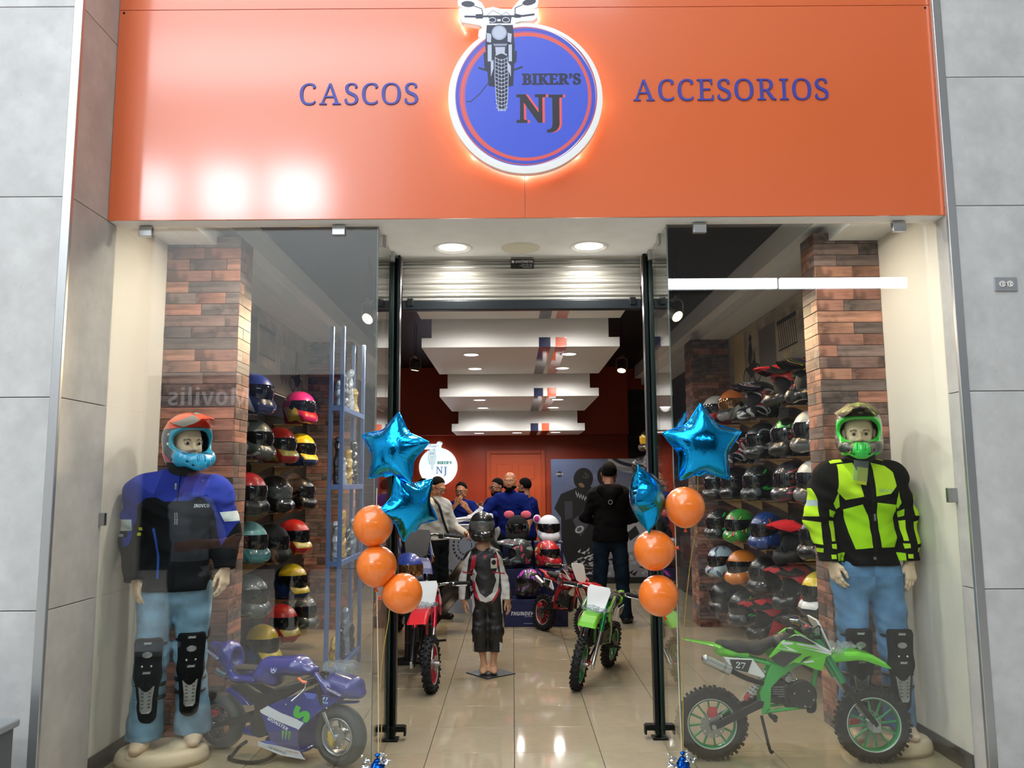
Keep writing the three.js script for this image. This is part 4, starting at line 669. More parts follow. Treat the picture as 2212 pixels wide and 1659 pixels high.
function dirtBike(label, { main, frame, fork, spoke, rimLip = 0xd5dad6, number = true, wrap = true, seatC = 0x141414, graphics = 0x0c0c0c, group, steer = 0, bar = 0.33, plateC = 0xe4e6e4 }) {
  const b = thing('mini_dirt_bike', label, 'motorcycle', [0, 0, 0], 0, group), B = new THREE.Group();
  const mainM = gloss(main, { clearcoatRoughness: 0.1 }), frameM = gloss(frame), forkM = phys(fork, 0.25, { metalness: 0.6, clearcoat: 1, clearcoatRoughness: 0.1 }), spokeM = gloss(spoke), whiteM = gloss(0xe4e6e4), blkM = gloss(graphics), caliperM = gloss(0xb8202c), lipM2 = std(rimLip, 0.3, 0.4);
  const f = (cx, cy) => [(cx - 355) / 1283.6 - 0.44, 0.198 + (797 - cy) / 1283.6 + (cx - 355) / 1135 * 0.067], f3 = (cx, cy, z = 0) => [...f(cx, cy), z], P = (a, b2, z = 0) => f3(a, b2, z);
  const rx = -0.44, fx = 0.447;
  wheel(b, 'rear_wheel', rx, 0.198, knobR, 0.138, spokeM, spokeM, M.darkMetal, { discZ: 0.042, lip: lipM2, discR: 0.068 });
  wheel(b, 'front_wheel', fx, 0.205, knobF, 0.148, spokeM, spokeM, M.alu, { discZ: -0.04, discR: 0.062, lip: lipM2, steer });
  // frame: spine, down tube, cradle (both sides)
  for (const z of [-0.05, 0.05]) {
    mesh('frame_beam', plate([P(1130, 345), P(1150, 395), P(1080, 405), P(960, 425), P(850, 490), P(775, 560), P(765, 700), P(705, 745), P(695, 590), P(735, 500), P(770, 430), P(790, 395), P(860, 420), P(960, 370)].map((p) => [p[0], p[1]]), 0.03, { bevel: 0.006, z }), frameM, b);
    mesh('cradle_tube', rod(P(715, 728, z), P(1050, 705, z), 0.011), frameM, b);
  }
  mesh('down_tube', rod(P(1140, 380), P(1060, 700), 0.014), frameM, b);
  mesh('subframe', [rod(P(780, 400, 0.045), P(470, 300, 0.045), 0.009), rod(P(780, 400, -0.045), P(470, 300, -0.045), 0.009)].map((g) => g)[0], frameM, b); mesh('subframe', rod(P(780, 400, -0.045), P(470, 300, -0.045), 0.009), frameM, b);
  // engine
  const e = mesh('engine', [rbox(0.16, 0.13, 0.13, 0.02, ...P(960, 630)), rbox(0.09, 0.12, 0.1, 0.01, ...P(830, 600)), disc(0.022, 0.05, ...P(800, 640, 0.06), 'z', 20)], M.blackPlastic, b);
  mesh('crankcase_cover', [disc(0.076, 0.03, ...P(985, 612, 0.075), 'z', 36), torus(0.07, 0.006, ...P(985, 612, 0.09), 'z', 8, 36)], std(0x1b1c1d, 0.5), e);
  for (const [a, c] of [[925, 598], [1025, 588], [995, 690], [1055, 650]]) mesh('bolt', disc(0.005, 0.006, ...P(a, c, 0.093), 'z', 8), M.chrome, e);
  for (let i = 0; i < 5; i++) mesh('cooling_fin', rbox(0.07, 0.004, 0.12, 0.0015, ...P(830, 560 + i * 16)), M.steel, e);
  mesh('carburettor', [rbox(0.045, 0.04, 0.05, 0.008, ...P(900, 500, 0.02)), disc(0.018, 0.03, ...P(895, 505, 0.055), 'z', 16)], M.steel, b);
  mesh('fuel_hose', tube([P(930, 460, 0.04), P(955, 520, 0.06), P(900, 520, 0.055)], 0.003, 6), M.chrome, b);
  mesh('exhaust_pipe', tube([P(1040, 560, 0.0), P(1075, 650, 0.02), P(1070, 740, 0.03), P(1030, 740, 0.03)], 0.016, 8), std(0x202020, 0.5, 0.6), b);
  mesh('foot_peg', [rod(P(760, 745, 0.04), P(760, 745, 0.17), 0.011), rbox(0.04, 0.012, 0.05, 0.003, ...P(770, 748, 0.09))], M.darkMetal, b); mesh('foot_peg', rod(P(760, 745, -0.04), P(760, 745, -0.17), 0.011), M.darkMetal, b);
  // swing arm, shock, chain guard
  for (const z of [-0.06, 0.06]) mesh('swing_arm', plate([P(330, 790), P(380, 770), P(680, 640), P(720, 650), P(710, 690), P(400, 815), P(340, 825)].map((p) => [p[0], p[1]]), 0.018, { bevel: 0.004, z }), M.blackPlastic, b);
  mesh('axle_nut', disc(0.014, 0.03, rx, 0.198, 0.075, 'z', 6), M.chrome, b);
  const sh = mesh('shock_absorber', [rod(P(760, 455, 0.02), P(600, 645, 0.02), 0.009), disc(0.016, 0.02, ...P(750, 465, 0.02), 'z', 14)], M.chrome, b);
  { const a = V(...P(720, 500, 0.02)), c = V(...P(625, 615, 0.02)), pts = []; const ax = c.clone().sub(a), n1 = V(0, 0, 1), n2 = ax.clone().normalize().cross(n1); for (let i = 0; i <= 70; i++) { const q = i / 70 * Math.PI * 2 * 6, p = a.clone().addScaledVector(ax, i / 70).addScaledVector(n1, Math.cos(q) * 0.021).addScaledVector(n2, Math.sin(q) * 0.021); pts.push(p.toArray()); } mesh('spring', tube(pts, 0.0045, 6, 150), std(0xd8dadb, 0.3, 0.3), sh); }
  mesh('shock_body', rod(P(628, 605, 0.02), P(598, 645, 0.02), 0.015), caliperM, sh);
  const cal = mesh('brake_caliper', [rbox(0.05, 0.045, 0.03, 0.008, rx + 0.0, 0.275, 0.055), disc(0.024, 0.025, rx - 0.008, 0.272, 0.068, 'z', 18)], caliperM, b); for (const [x, y] of [[-0.04, 0.27], [0.035, 0.285], [0.045, 0.255], [-0.02, 0.24]]) mesh('bolt', ball(0.006, rx + x, y, 0.075, 10, 8), M.chrome, cal);
  mesh('brake_caliper', [rbox(0.055, 0.035, 0.03, 0.008, fx - 0.085, 0.2, -0.045)], caliperM, b);
  mesh('kick_stand', tube([P(700, 750, 0.05), P(715, 850, 0.075), P(738, 975, 0.1), P(748, 990, 0.1), P(752, 975, 0.102)], 0.0085, 8), M.darkMetal, b);
  // seat, tail, side panels
  mesh('seat', sdfGeo([bone(P(440, 250), P(560, 275), 0.034, 0.034, { s: [1, 0.8, 1.5] }), bone(P(560, 275), P(700, 295), 0.036, 0.036, { s: [1, 0.9, 1.6] }), bone(P(700, 295), P(840, 240), 0.036, 0.026, { s: [1, 0.9, 1.35] })], { k: 0.03, cell: 0.007 }), std(seatC, 0.75), b);
  const tail = sdfGeo([bone(P(165, 192), P(420, 255), 0.008, 0.02, { s: [1, 0.55, 3.2] }), bone(P(420, 275), P(620, 330), 0.022, 0.024, { s: [1, 0.9, 2.3] }), bone(P(430, 300), P(520, 330), 0.026, 0.02, { s: [1, 1, 2.4] })], { k: 0.02, cell: 0.006 });
  mesh('rear_fender', tail, mainM, b);
  for (const z of [-0.085, 0.085]) {
    const sd = mesh('side_panel', plate([P(437, 315), P(520, 330), P(645, 345), P(728, 465), P(715, 482), P(600, 440), P(492, 405)].map((p) => [p[0], p[1]]), 0.012, { bevel: 0.004, z }), whiteM, b);
    const q = plate([P(480, 335), P(640, 350), P(605, 435), P(500, 402)].map((p) => [p[0], p[1]]), 0.003, { bevel: 0.0005, z: z + Math.sign(z) * 0.0065 }); mesh('number_field', planarUV(q, ...[P(475, 0)[0], P(645, 0)[0]], P(560, 435)[1], P(560, 335)[1]), z > 0 && number ? numM : blkM, sd);
    const shg = plate([P(765, 345), P(850, 240), P(945, 190), P(1000, 200), P(1185, 322), P(1195, 345), P(1150, 360), P(1120, 452), P(1075, 440), P(990, 400), P(930, 385), P(860, 415), P(800, 375)].map((p) => [p[0], p[1]]), 0.016, { bevel: 0.006 });
    const pp = shg.attributes.position; for (let i = 0; i < pp.count; i++) { const x = pp.getX(i), k = (x + 0.12) / 0.32; pp.setZ(i, Math.sign(z) * (0.062 + 0.05 * Math.sin(Math.PI * Math.min(1, Math.max(0, k)) * 0.62)) + pp.getZ(i)); } shg.computeVertexNormals();
    const sr = mesh('tank_shroud', shg, mainM, b);
    const dec = (pts, m, o = 0.0095) => { const g = plate(pts.map((p) => f(...p)), 0.002, { bevel: 0 }); const dp = g.attributes.position; for (let i = 0; i < dp.count; i++) { const x = dp.getX(i), k = (x + 0.12) / 0.32; dp.setZ(i, Math.sign(z) * (0.062 + 0.05 * Math.sin(Math.PI * Math.min(1, Math.max(0, k)) * 0.62) + o) + dp.getZ(i)); } g.computeVertexNormals(); mesh('decal', g, m, sr); };
    dec([[775, 350], [845, 300], [985, 325], [860, 415], [800, 380]], blkM); dec([[860, 225], [960, 190], [1000, 212], [1090, 268], [1060, 262], [920, 235]], blkM); dec([[855, 235], [1060, 270], [1190, 330], [1180, 345], [1040, 300], [850, 252]], whiteM, 0.0105); dec([[810, 280], [900, 292], [850, 250], [960, 312]], whiteM, 0.0105); dec([[945, 192], [985, 192], [1190, 322], [1160, 322]], whiteM, 0.0105); dec([[985, 378], [1050, 372], [1065, 385], [1000, 388]], whiteM, 0.0105); dec([[965, 388], [1000, 352], [1050, 340], [1000, 372]], blkM);
  }
  mesh('fuel_tank', sdfGeo([bone(P(860, 260), P(1040, 290), 0.05, 0.045, { s: [1, 0.85, 1.15] }), bone(P(900, 235), P(960, 225), 0.03, 0.026)], { k: 0.02, cell: 0.008 }), M.blackPlastic, b);
  mesh('fuel_cap', disc(0.024, 0.02, ...P(945, 190), 'y', 20), M.blackPlastic, b);
  const mf = mesh('muffler', rod(P(310, 318, 0.115), P(478, 408, 0.105), 0.027, 0.027, 24), M.alu, b); mesh('muffler_cap', [ball(0.027, ...P(310, 318, 0.115), 18, 12, 1, 1, 1), torus(0.013, 0.004, ...P(287, 306, 0.116), 'x', 6, 18)], M.steel, mf); mesh('muffler_band', rod(P(425, 380, 0.108), P(440, 388, 0.107), 0.0285, 0.0285, 24), M.steel, mf);
  mesh('exhaust_link', tube([P(478, 408, 0.1), P(600, 480, 0.07), P(720, 530, 0.05), P(800, 560, 0.04)], 0.014, 8), std(0x1c1c1c, 0.6, 0.5), b);
  // steering: forks, plate, fender, bars, all under one turned part
  const st = new THREE.Group(); st.name = 'steering'; const hd = V(...P(1150, 330)); st.position.copy(hd); st.rotation.y = steer; b.add(st); const L = (p) => [p[0] - hd.x, p[1] - hd.y, p[2]];
  for (const z of [-0.075, 0.075]) { mesh('fork_upper', rod(L(P(1088, 205, z)), L(P(1272, 550, z)), 0.021, 0.019, 16), forkM, st); mesh('fork_lower', rod(L(P(1262, 535, z)), L(P(1490, 860, z)), 0.0155, 0.0155, 14), z > 0 ? M.blackPlastic : M.steel, st); mesh('axle_clamp', rbox(0.045, 0.05, 0.02, 0.006, ...L([fx - 0.005, 0.205, z])), M.alu, st); }
  mesh('yoke', [rbox(0.05, 0.02, 0.2, 0.006, ...L(P(1100, 225))), rbox(0.06, 0.022, 0.2, 0.006, ...L(P(1150, 330)))], M.darkMetal, st);
  const fd = plate([P(1195, 345), P(1250, 338), P(1400, 340), P(1500, 372), P(1580, 425), P(1622, 470), P(1600, 468), P(1490, 415), P(1390, 398), P(1250, 402), P(1200, 398)].map((p) => [p[0] - hd.x, p[1] - hd.y]), 0.15, { bevel: 0.02, seg: 3 });
  { const p = fd.attributes.position; for (let i = 0; i < p.count; i++) p.setY(i, p.getY(i) - 3.2 * p.getZ(i) * p.getZ(i)); fd.computeVertexNormals(); } mesh('front_fender', fd, gloss(main, { clearcoatRoughness: 0.05 }), st);
  if (wrap) { const wg = sdfGeo([bone(L(P(1240, 330)), L(P(1380, 325)), 0.02, 0.016, { s: [1, 0.5, 3] })], { k: 0.01, cell: 0.009, wrinkle: 0.03, wf: 30 }); mesh('plastic_wrap', wg, visorClear, st); }
  const np = plate([[-0.085, 0.1], [0.085, 0.1], [0.1, 0.06], [0.075, -0.09], [0.0, -0.13], [-0.075, -0.09], [-0.1, 0.06]], 0.012, { bevel: 0.004 }).rotateY(Math.PI / 2).rotateZ(0.42).translate(...L(P(1160, 225))); mesh('number_plate', np, gloss(plateC), st);
  mesh('handlebar', tube([L(P(985, 150, bar)), L(P(1000, 145, bar * 0.6)), L(P(1055, 150, 0.1)), L(P(1085, 195, 0.06)), L(P(1085, 195, -0.06)), L(P(1055, 150, -0.1)), L(P(1000, 145, -bar * 0.6)), L(P(985, 150, -bar))], 0.0105, 10, 60), M.chrome, st);
  mesh('cross_bar', rod(L(P(1052, 145, -0.105)), L(P(1052, 145, 0.105)), 0.012), M.blackPlastic, st);
  for (const s of [-1, 1]) { mesh('grip', rod(L(P(999, 145, s * bar * 0.64)), L(P(984, 150, s * (bar + 0.01))), 0.018, 0.017, 14), M.rubber, st); mesh('brake_lever', tube([L(P(1020, 160, s * bar * 0.57)), L(P(1045, 165, s * bar * 0.7)), L(P(1040, 168, s * bar * 0.97))], 0.006, 6), M.chrome, st); mesh('lever_clamp', rbox(0.04, 0.035, 0.03, 0.006, ...L(P(1010, 150, s * 0.185))), M.blackPlastic, st); mesh('brake_cable', tube([L(P(1025, 160, s * 0.18)), L(P(1110, 140, s * 0.12)), L(P(1140, 220, s * 0.06)), L(P(1130, 330, s * 0.05))], 0.004, 6), M.black, st); }
  mesh('kill_switch', ball(0.014, ...L(P(1005, 128, 0.17)), 12, 10), caliperM, st);
  return b;
}
const numM = phys(0xffffff, 0.4, { clearcoat: 1, clearcoatRoughness: 0.1, map: ctex(512, 320, (g, W, H) => { g.fillStyle = '#101112'; g.fillRect(0, 0, W, H); g.fillStyle = '#e8eae8'; g.save(); g.translate(W * 0.48, H * 0.47); g.rotate(0.12); g.font = 'bold 190px serif'; g.textAlign = 'center'; g.textBaseline = 'middle'; g.fillText('27', 0, 0); g.restore(); }) });
function leanInto(bike, x, z, turn, lean, sc) { bike.position.set(x, 0, z); bike.rotation.set(lean, turn, 0, 'YXZ'); bike.scale.setScalar(sc); return bike; }
{
  const big = dirtBike('bright green mini dirt bike numbered 27 standing side-on in the shop window', { main: 0x63c81e, frame: 0x2fae45, fork: 0x0ba05c, spoke: 0x1f8f4c, bar: 0.215 });
  leanInto(big, 1.555, -4.755, R(-4), 0, 1);
  leanInto(dirtBike('small green dirt bike with a white plate facing out beside the guide rail', { main: 0x6cc024, frame: 0x1f6a2c, fork: 0x0fae63, spoke: 0x1f7a3a, number: false, steer: R(6) }), 0.64, -6.76, R(-113), R(-9), 0.95);
  leanInto(dirtBike('red dirt bike with a white plate facing out beside the racing suit mannequin', { main: 0xd8202c, frame: 0x9a1a1e, fork: 0xd81840, spoke: 0xb01e34, number: false, steer: R(-16) }), -0.69, -6.75, R(-80), R(3), 1.0);
  leanInto(dirtBike('red dirt bike with black seat parked before the dark blue boxes', { main: 0xc2121e, frame: 0xa01822, fork: 0xb01828, spoke: 0x9a1c26, number: false, wrap: false, steer: R(14) }), 0.52, -8.5, R(-60), R(-6), 0.95);
  const far = dirtBike('dark motorcycle with a blue tank parked behind the red dirt bike', { main: 0x23307c, frame: 0x0d0d0f, fork: 0x202226, spoke: 0x18191b, number: false, wrap: false, seatC: 0x0b0b0c, plateC: 0x1a1b1e }); leanInto(far, -1.1, -8.35, R(-75), R(-5), 1.42);
}
// ---------------------------------------------------------------- blue pocket racing bike
{
  const b = thing('pocket_racing_bike', 'blue miniature racing motorcycle with clear windscreen on a paddock stand', 'motorcycle', [-1.355, 0, -4.885], R(-22.8));
  const f = (cx, cy) => { const t = (cx - 300) / 1470; return [t * 0.838 - 0.419, 0.155 + 0.01 * t + (1070 + 200 * t - cy) / (2066 + 163 * t)]; }, P = (a, c, z = 0) => [...f(a, c), z];
  const blue = gloss(0x1e2488), blk = M.blackPlastic, grayT = std(0x3a3e3d, 0.55, 0, { bumpMap: rubberBump, bumpScale: 0.0005 });
  wheel(b, 'rear_wheel', -0.419, 0.158, slickTyre(0.158, 0.1), 0.1, M.darkMetal, M.darkMetal, M.darkMetal, { tyreM: grayT, spokes: 3, discR: 0.066, discZ: 0.055, w: 0.08 });
  wheel(b, 'front_wheel', 0.419, 0.163, slickTyre(0.163, 0.086), 0.1, M.alu, std(0x8d9294, 0.35, 0.8), M.alu, { tyreM: grayT, spokes: 3, discR: 0.062, discZ: 0.05, w: 0.07 });
  const cal = mesh('brake_caliper', [rbox(0.06, 0.035, 0.03, 0.01, -0.43, 0.215, 0.07), disc(0.016, 0.03, -0.415, 0.215, 0.075, 'z', 16)], gloss(0xc01c2c), b); for (const x of [-0.45, -0.41]) mesh('bolt', ball(0.006, x, 0.203, 0.088, 10, 8), M.chrome, cal);
  mesh('brake_caliper', plate([[0.385, 0.2], [0.405, 0.2], [0.425, 0.15], [0.418, 0.12], [0.4, 0.13], [0.385, 0.16]], 0.03, { bevel: 0.006, z: 0.065 }), gloss(0xc9a41c), b);
  for (const z of [-0.068, 0.068]) mesh('swing_arm', plate([P(290, 1065), P(340, 1050), P(560, 1000), P(720, 950), P(800, 1000), P(780, 1060), P(560, 1080), P(300, 1110)].map((p) => [p[0], p[1]]), 0.02, { bevel: 0.005, z }), blk, b);
  mesh('axle_nut', disc(0.014, 0.02, -0.419, 0.158, 0.085, 'z', 6), M.chrome, b);
  for (const z of [-0.06, 0.06]) mesh('frame_beam', plate([P(480, 620), P(620, 600), P(800, 700), P(940, 760), P(1330, 580), P(1480, 560), P(1500, 640), P(1180, 760), P(980, 880), P(960, 1000), P(820, 990), P(800, 860), P(700, 760)].map((p) => [p[0], p[1]]), 0.02, { bevel: 0.005, z }), blk, b);
  const en = mesh('engine', [rbox(0.15, 0.14, 0.13, 0.02, ...P(900, 1080)), rbox(0.1, 0.1, 0.1, 0.02, ...P(1000, 950))], M.blackPlastic, b); mesh('starter_cover', [disc(0.065, 0.04, ...P(920, 1090, 0.08), 'z', 30), torus(0.05, 0.006, ...P(920, 1090, 0.1), 'z', 8, 30)], std(0x1a1b1c, 0.6), en);
  mesh('tail_cowl', sdfGeo([bone(P(150, 165), P(360, 240), 0.028, 0.055, { s: [1, 0.9, 1.3] }), bone(P(360, 240), P(430, 330), 0.06, 0.06, { s: [0.8, 1, 1.25] }), bone(P(300, 300), P(520, 540), 0.035, 0.04, { s: [1, 0.9, 1.7] }), bone(P(520, 540), P(760, 580), 0.04, 0.035, { s: [1, 0.8, 1.9] }), bone(P(470, 330), P(560, 420), 0.05, 0.06, { s: [1, 1, 0.95], sub: true })], { k: 0.025, cell: 0.006 }), blue, b);
  mesh('seat_pad', sdfGeo([bone(P(500, 430), P(780, 455), 0.025, 0.025, { s: [1, 0.5, 2.2] })], { k: 0.01, cell: 0.007 }), std(0x2e2a28, 0.8), b);
  const tank = mesh('tank_cover', sdfGeo([bone(P(900, 430), P(1250, 430), 0.062, 0.06, { s: [1, 0.9, 1.35] }), bone(P(1250, 430), P(1420, 490), 0.055, 0.035, { s: [1, 0.8, 1.4] }), bone(P(850, 520), P(980, 600), 0.045, 0.035, { s: [1, 1, 1.9] }), bone(P(760, 510), P(880, 520), 0.03, 0.04, { s: [1, 0.8, 1.8] })], { k: 0.035, cell: 0.006 }), blue, b);
  mesh('filler_recess', disc(0.032, 0.008, ...P(1155, 335), 'y', 24), std(0xb8aa90, 0.6), tank);
  const em = (g) => { g.strokeStyle = '#e8ecf2'; g.lineWidth = 14; g.beginPath(); g.arc(128, 128, 100, 0, 7); g.stroke(); for (let i = 0; i < 3; i++) { g.save(); g.translate(128, 128); g.rotate(i * Math.PI * 2 / 3); g.fillStyle = '#e8ecf2'; g.fillRect(-9, -86, 18, 86); g.fillRect(-22, -40, 44, 10); g.fillRect(-18, -60, 36, 8); g.restore(); } };
  const emT = ctex(256, 256, (g) => { g.fillStyle = '#2b2f9a'; g.fillRect(0, 0, 256, 256); em(g); });
  mesh('emblem', planarUV(disc(0.022, 0.004, 0, 0, 0), -0.023, 0.023, -0.023, 0.023).rotateX(-0.35).translate(...P(1058, 440, 0.083)), std(0xffffff, 0.4, 0, { map: emT }), tank);
  const word = (txt, w, h, o = {}) => std(0xffffff, 0.4, 0, { map: ctex(512, Math.round(512 * h / w), (g, W, H) => { g.fillStyle = o.bg || '#1e2488'; g.fillRect(0, 0, W, H); g.fillStyle = o.fg || '#eef0f6'; g.font = (o.font || 'bold ') + Math.round(H * 0.95) + 'px sans-serif'; g.textAlign = 'center'; g.textBaseline = 'middle'; g.fillText(txt, W / 2, H / 2, W * 0.96); }) });
  const lab = (name, w, h, at, turn, m, parent) => { const g = planarUV(box(w, h, 0.0025), -w / 2, w / 2, -h / 2, h / 2).rotateX(turn[0]).rotateY(turn[1]).rotateZ(turn[2]).translate(...at); return mesh(name, g, m, parent || b); };
  lab('lettering', 0.115, 0.028, P(265, 245, 0.081), [-0.25, -0.05, -0.42], word('movistar', 0.115, 0.028));
  // side fairings with their print
  const out = [[940, 905], [1040, 850], [1400, 715], [1570, 745], [1810, 800], [1780, 850], [1640, 925], [1545, 1010], [1400, 1150], [1395, 1300], [1465, 1505], [1200, 1440], [930, 1320], [930, 1265], [1090, 1260], [1050, 1160], [1000, 1010]];
  const bx = [1e9, -1e9, 1e9, -1e9]; for (const q of out) { const p = f(...q); bx[0] = Math.min(bx[0], p[0]); bx[1] = Math.max(bx[1], p[0]); bx[2] = Math.min(bx[2], p[1]); bx[3] = Math.max(bx[3], p[1]); }
  const ft = ctex(1024, 1024, (g, W, H) => {
    const q = (c) => { const p = f(...c); return [(p[0] - bx[0]) / (bx[1] - bx[0]) * W, (bx[3] - p[1]) / (bx[3] - bx[2]) * H]; }, pg = (pts, c) => poly(g, pts.map(q), c);
    g.fillStyle = '#1f2888'; g.fillRect(0, 0, W, H); pg([[1050, 1160], [1420, 1160], [1400, 1400], [1200, 1440], [1090, 1260]], '#3b3a78');
    pg([[940, 905], [1030, 850], [1200, 950], [1460, 1065], [1405, 1145], [1200, 1060], [950, 925]], '#dfe3ea'); pg([[930, 1260], [1200, 1330], [1415, 1395], [1470, 1510], [1200, 1445], [925, 1325]], '#dcdfe6'); pg([[1010, 1245], [1060, 1240], [1200, 1330], [1010, 1285]], '#3a55c8');
    pg([[1420, 720], [1560, 740], [1540, 800], [1470, 790]], '#4a62d0');
    g.fillStyle = '#35c02c'; const c0 = q([1420, 960]); g.save(); g.translate(...c0); g.rotate(0.15); g.lineWidth = 74; g.strokeStyle = '#35c02c'; g.lineJoin = 'round'; g.beginPath(); g.moveTo(-58, -95); g.bezierCurveTo(-95, 30, -60, 70, -20, 40); g.bezierCurveTo(30, -10, 60, -40, 78, 0); g.bezierCurveTo(90, 40, 80, 70, 70, 110); g.stroke(); g.restore();
    const tx = (s, c, rot, px, col, font = 'bold ', max = 999) => { g.save(); g.translate(...q(c)); g.rotate(rot); g.fillStyle = col; g.font = font + px + 'px sans-serif'; g.textAlign = 'center'; g.textBaseline = 'middle'; g.fillText(s, 0, 0, max); g.restore(); };
    tx('MONSTER', [1160, 1068], 0.5, 66, '#e8ebf2', 'bold ', 310); tx('SEMAKID', [1160, 1378], 0.32, 60, '#2a2a33', '', 400); tx('YAMALUBE', [1325, 1403], 0.12, 36, '#c03a44', '', 180); tx('M1', [1640, 800], 0.1, 74, '#bfe3f2', 'italic bold '); tx('VR46', [1650, 845], 0.1, 44, '#a9d4ec', 'italic bold ');
    g.fillStyle = '#63a83a'; for (const dx of [-44, 0, 44]) { const p = q([1260, 1150]); g.beginPath(); g.moveTo(p[0] + dx - 15, p[1]); g.lineTo(p[0] + dx + 17, p[1] + 6); g.lineTo(p[0] + dx + 8, p[1] + 90); g.lineTo(p[0] + dx + 2, p[1] + 150); g.lineTo(p[0] + dx - 8, p[1] + 120); g.closePath(); g.fill(); }
  });
  for (const s of [-1, 1]) {
    const g = plate(out.map((c) => f(...c)), 0.01, { bevel: 0.004 }); planarUV(g, bx[0], bx[1], bx[2], bx[3]); const p = g.attributes.position;
    for (let i = 0; i < p.count; i++) { const u = (p.getX(i) - bx[0]) / (bx[1] - bx[0]), v = (p.getY(i) - bx[2]) / (bx[3] - bx[2]); p.setZ(i, s * (0.07 + 0.045 * Math.sin(Math.PI * (0.25 + 0.6 * v)) - 0.05 * u * u) + p.getZ(i)); } g.computeVertexNormals();
    const fr = mesh('side_fairing', g, s > 0 ? phys(0xffffff, 0.35, { map: ft, clearcoat: 1, clearcoatRoughness: 0.06 }) : blue, b); for (const c of [[1260, 842], [1740, 890]]) mesh('bolt', ball(0.006, ...P(c[0], c[1], s * 0.112), 10, 8), M.chrome, fr);
  }
  mesh('belly_pan', sdfGeo([bone(P(640, 1190), P(760, 1200), 0.025, 0.03, { s: [1, 1, 2] }), bone(P(930, 1290), P(1380, 1420), 0.02, 0.025, { s: [1, 0.6, 2.4] })], { k: 0.01, cell: 0.007 }), blue, b);
  const nose = mesh('nose_cowl', sdfGeo([bone(P(1720, 640), P(1900, 700), 0.065, 0.06, { s: [1, 0.95, 1.45] }), bone(P(1880, 720), P(1985, 780), 0.045, 0.03, { s: [1, 0.9, 1.6] }), bone(P(1580, 500, 0.09), P(1720, 700, 0.09), 0.014, 0.02), bone(P(1580, 500, -0.09), P(1720, 700, -0.09), 0.014, 0.02), blob(P(1640, 640), 0.07, [0.9, 1, 1.1], { sub: true }), bone(P(1750, 880), P(1960, 880), 0.012, 0.008, { s: [1, 0.7, 3] })], { k: 0.02, cell: 0.006 }), blue, b);
  lab('lettering', 0.095, 0.024, P(1800, 705, 0.098), [0, 0.35, -0.5], word('movistar', 0.095, 0.024), nose);
  { const g = sdfGeo([bone(P(1640, 470), P(1850, 480), 0.05, 0.055, { s: [1, 0.9, 1.35] }), bone(P(1620, 500), P(1840, 520), 0.05, 0.052, { s: [1, 0.95, 1.3], sub: true, k: 0.004 })], { k: 0.01, cell: 0.005, clip: (X, Y) => P(1700, 560)[1] - Y }); mesh('windscreen', g, visorClear, b); }
  for (const z of [-0.06, 0.06]) { mesh('fork_leg', rod(P(1640, 950, z), P(1775, 1300, z), 0.013, 0.011, 14), M.chrome, b); mesh('fork_upper', rod(P(1560, 640, z), P(1650, 960, z), 0.016, 0.016, 14), blk, b); }
  for (const s of [-1, 1]) { mesh('handlebar', rod(P(1530, 560, s * 0.06), P(1350, 600, s * 0.19), 0.01), blk, b); mesh('grip', rod(P(1400, 585, s * 0.13), P(1270, 625, s * 0.21), 0.015, 0.015, 12), M.rubber, b); mesh('brake_lever', tube([P(1500, 600, s * 0.12), P(1520, 650, s * 0.15), P(1440, 760, s * 0.2)], 0.0055, 6), M.chrome, b); }
  mesh('starter_handle', tube([P(1400, 540, 0.11), P(1450, 570, 0.12), P(1500, 590, 0.11)], 0.009, 8), gloss(0xe8602c), b);
  mesh('rear_hugger', plate([P(370, 690), P(450, 650), P(640, 780), P(720, 880), P(610, 870), P(500, 770)].map((p) => [p[0], p[1]]), 0.1, { bevel: 0.01 }), blue, b);
  mesh('exhaust_pipe', rod(P(285, 450, 0.05), P(420, 520, 0.05), 0.024, 0.024, 20), M.chrome, b);
  mesh('paddock_stand', tube([P(770, 1270, 0.1), P(680, 1330, 0.1), P(610, 1430, 0.11), P(620, 1530, 0.14), P(700, 1565, 0.17), P(930, 1560, 0.17), P(1060, 1470, 0.13), P(1040, 1445, 0.02), P(900, 1440, -0.06), P(820, 1400, -0.1), P(790, 1270, -0.1)].map((p) => [p[0], Math.max(p[1], 0.011), p[2]]), 0.0105, 10, 90), M.darkMetal, b);
}
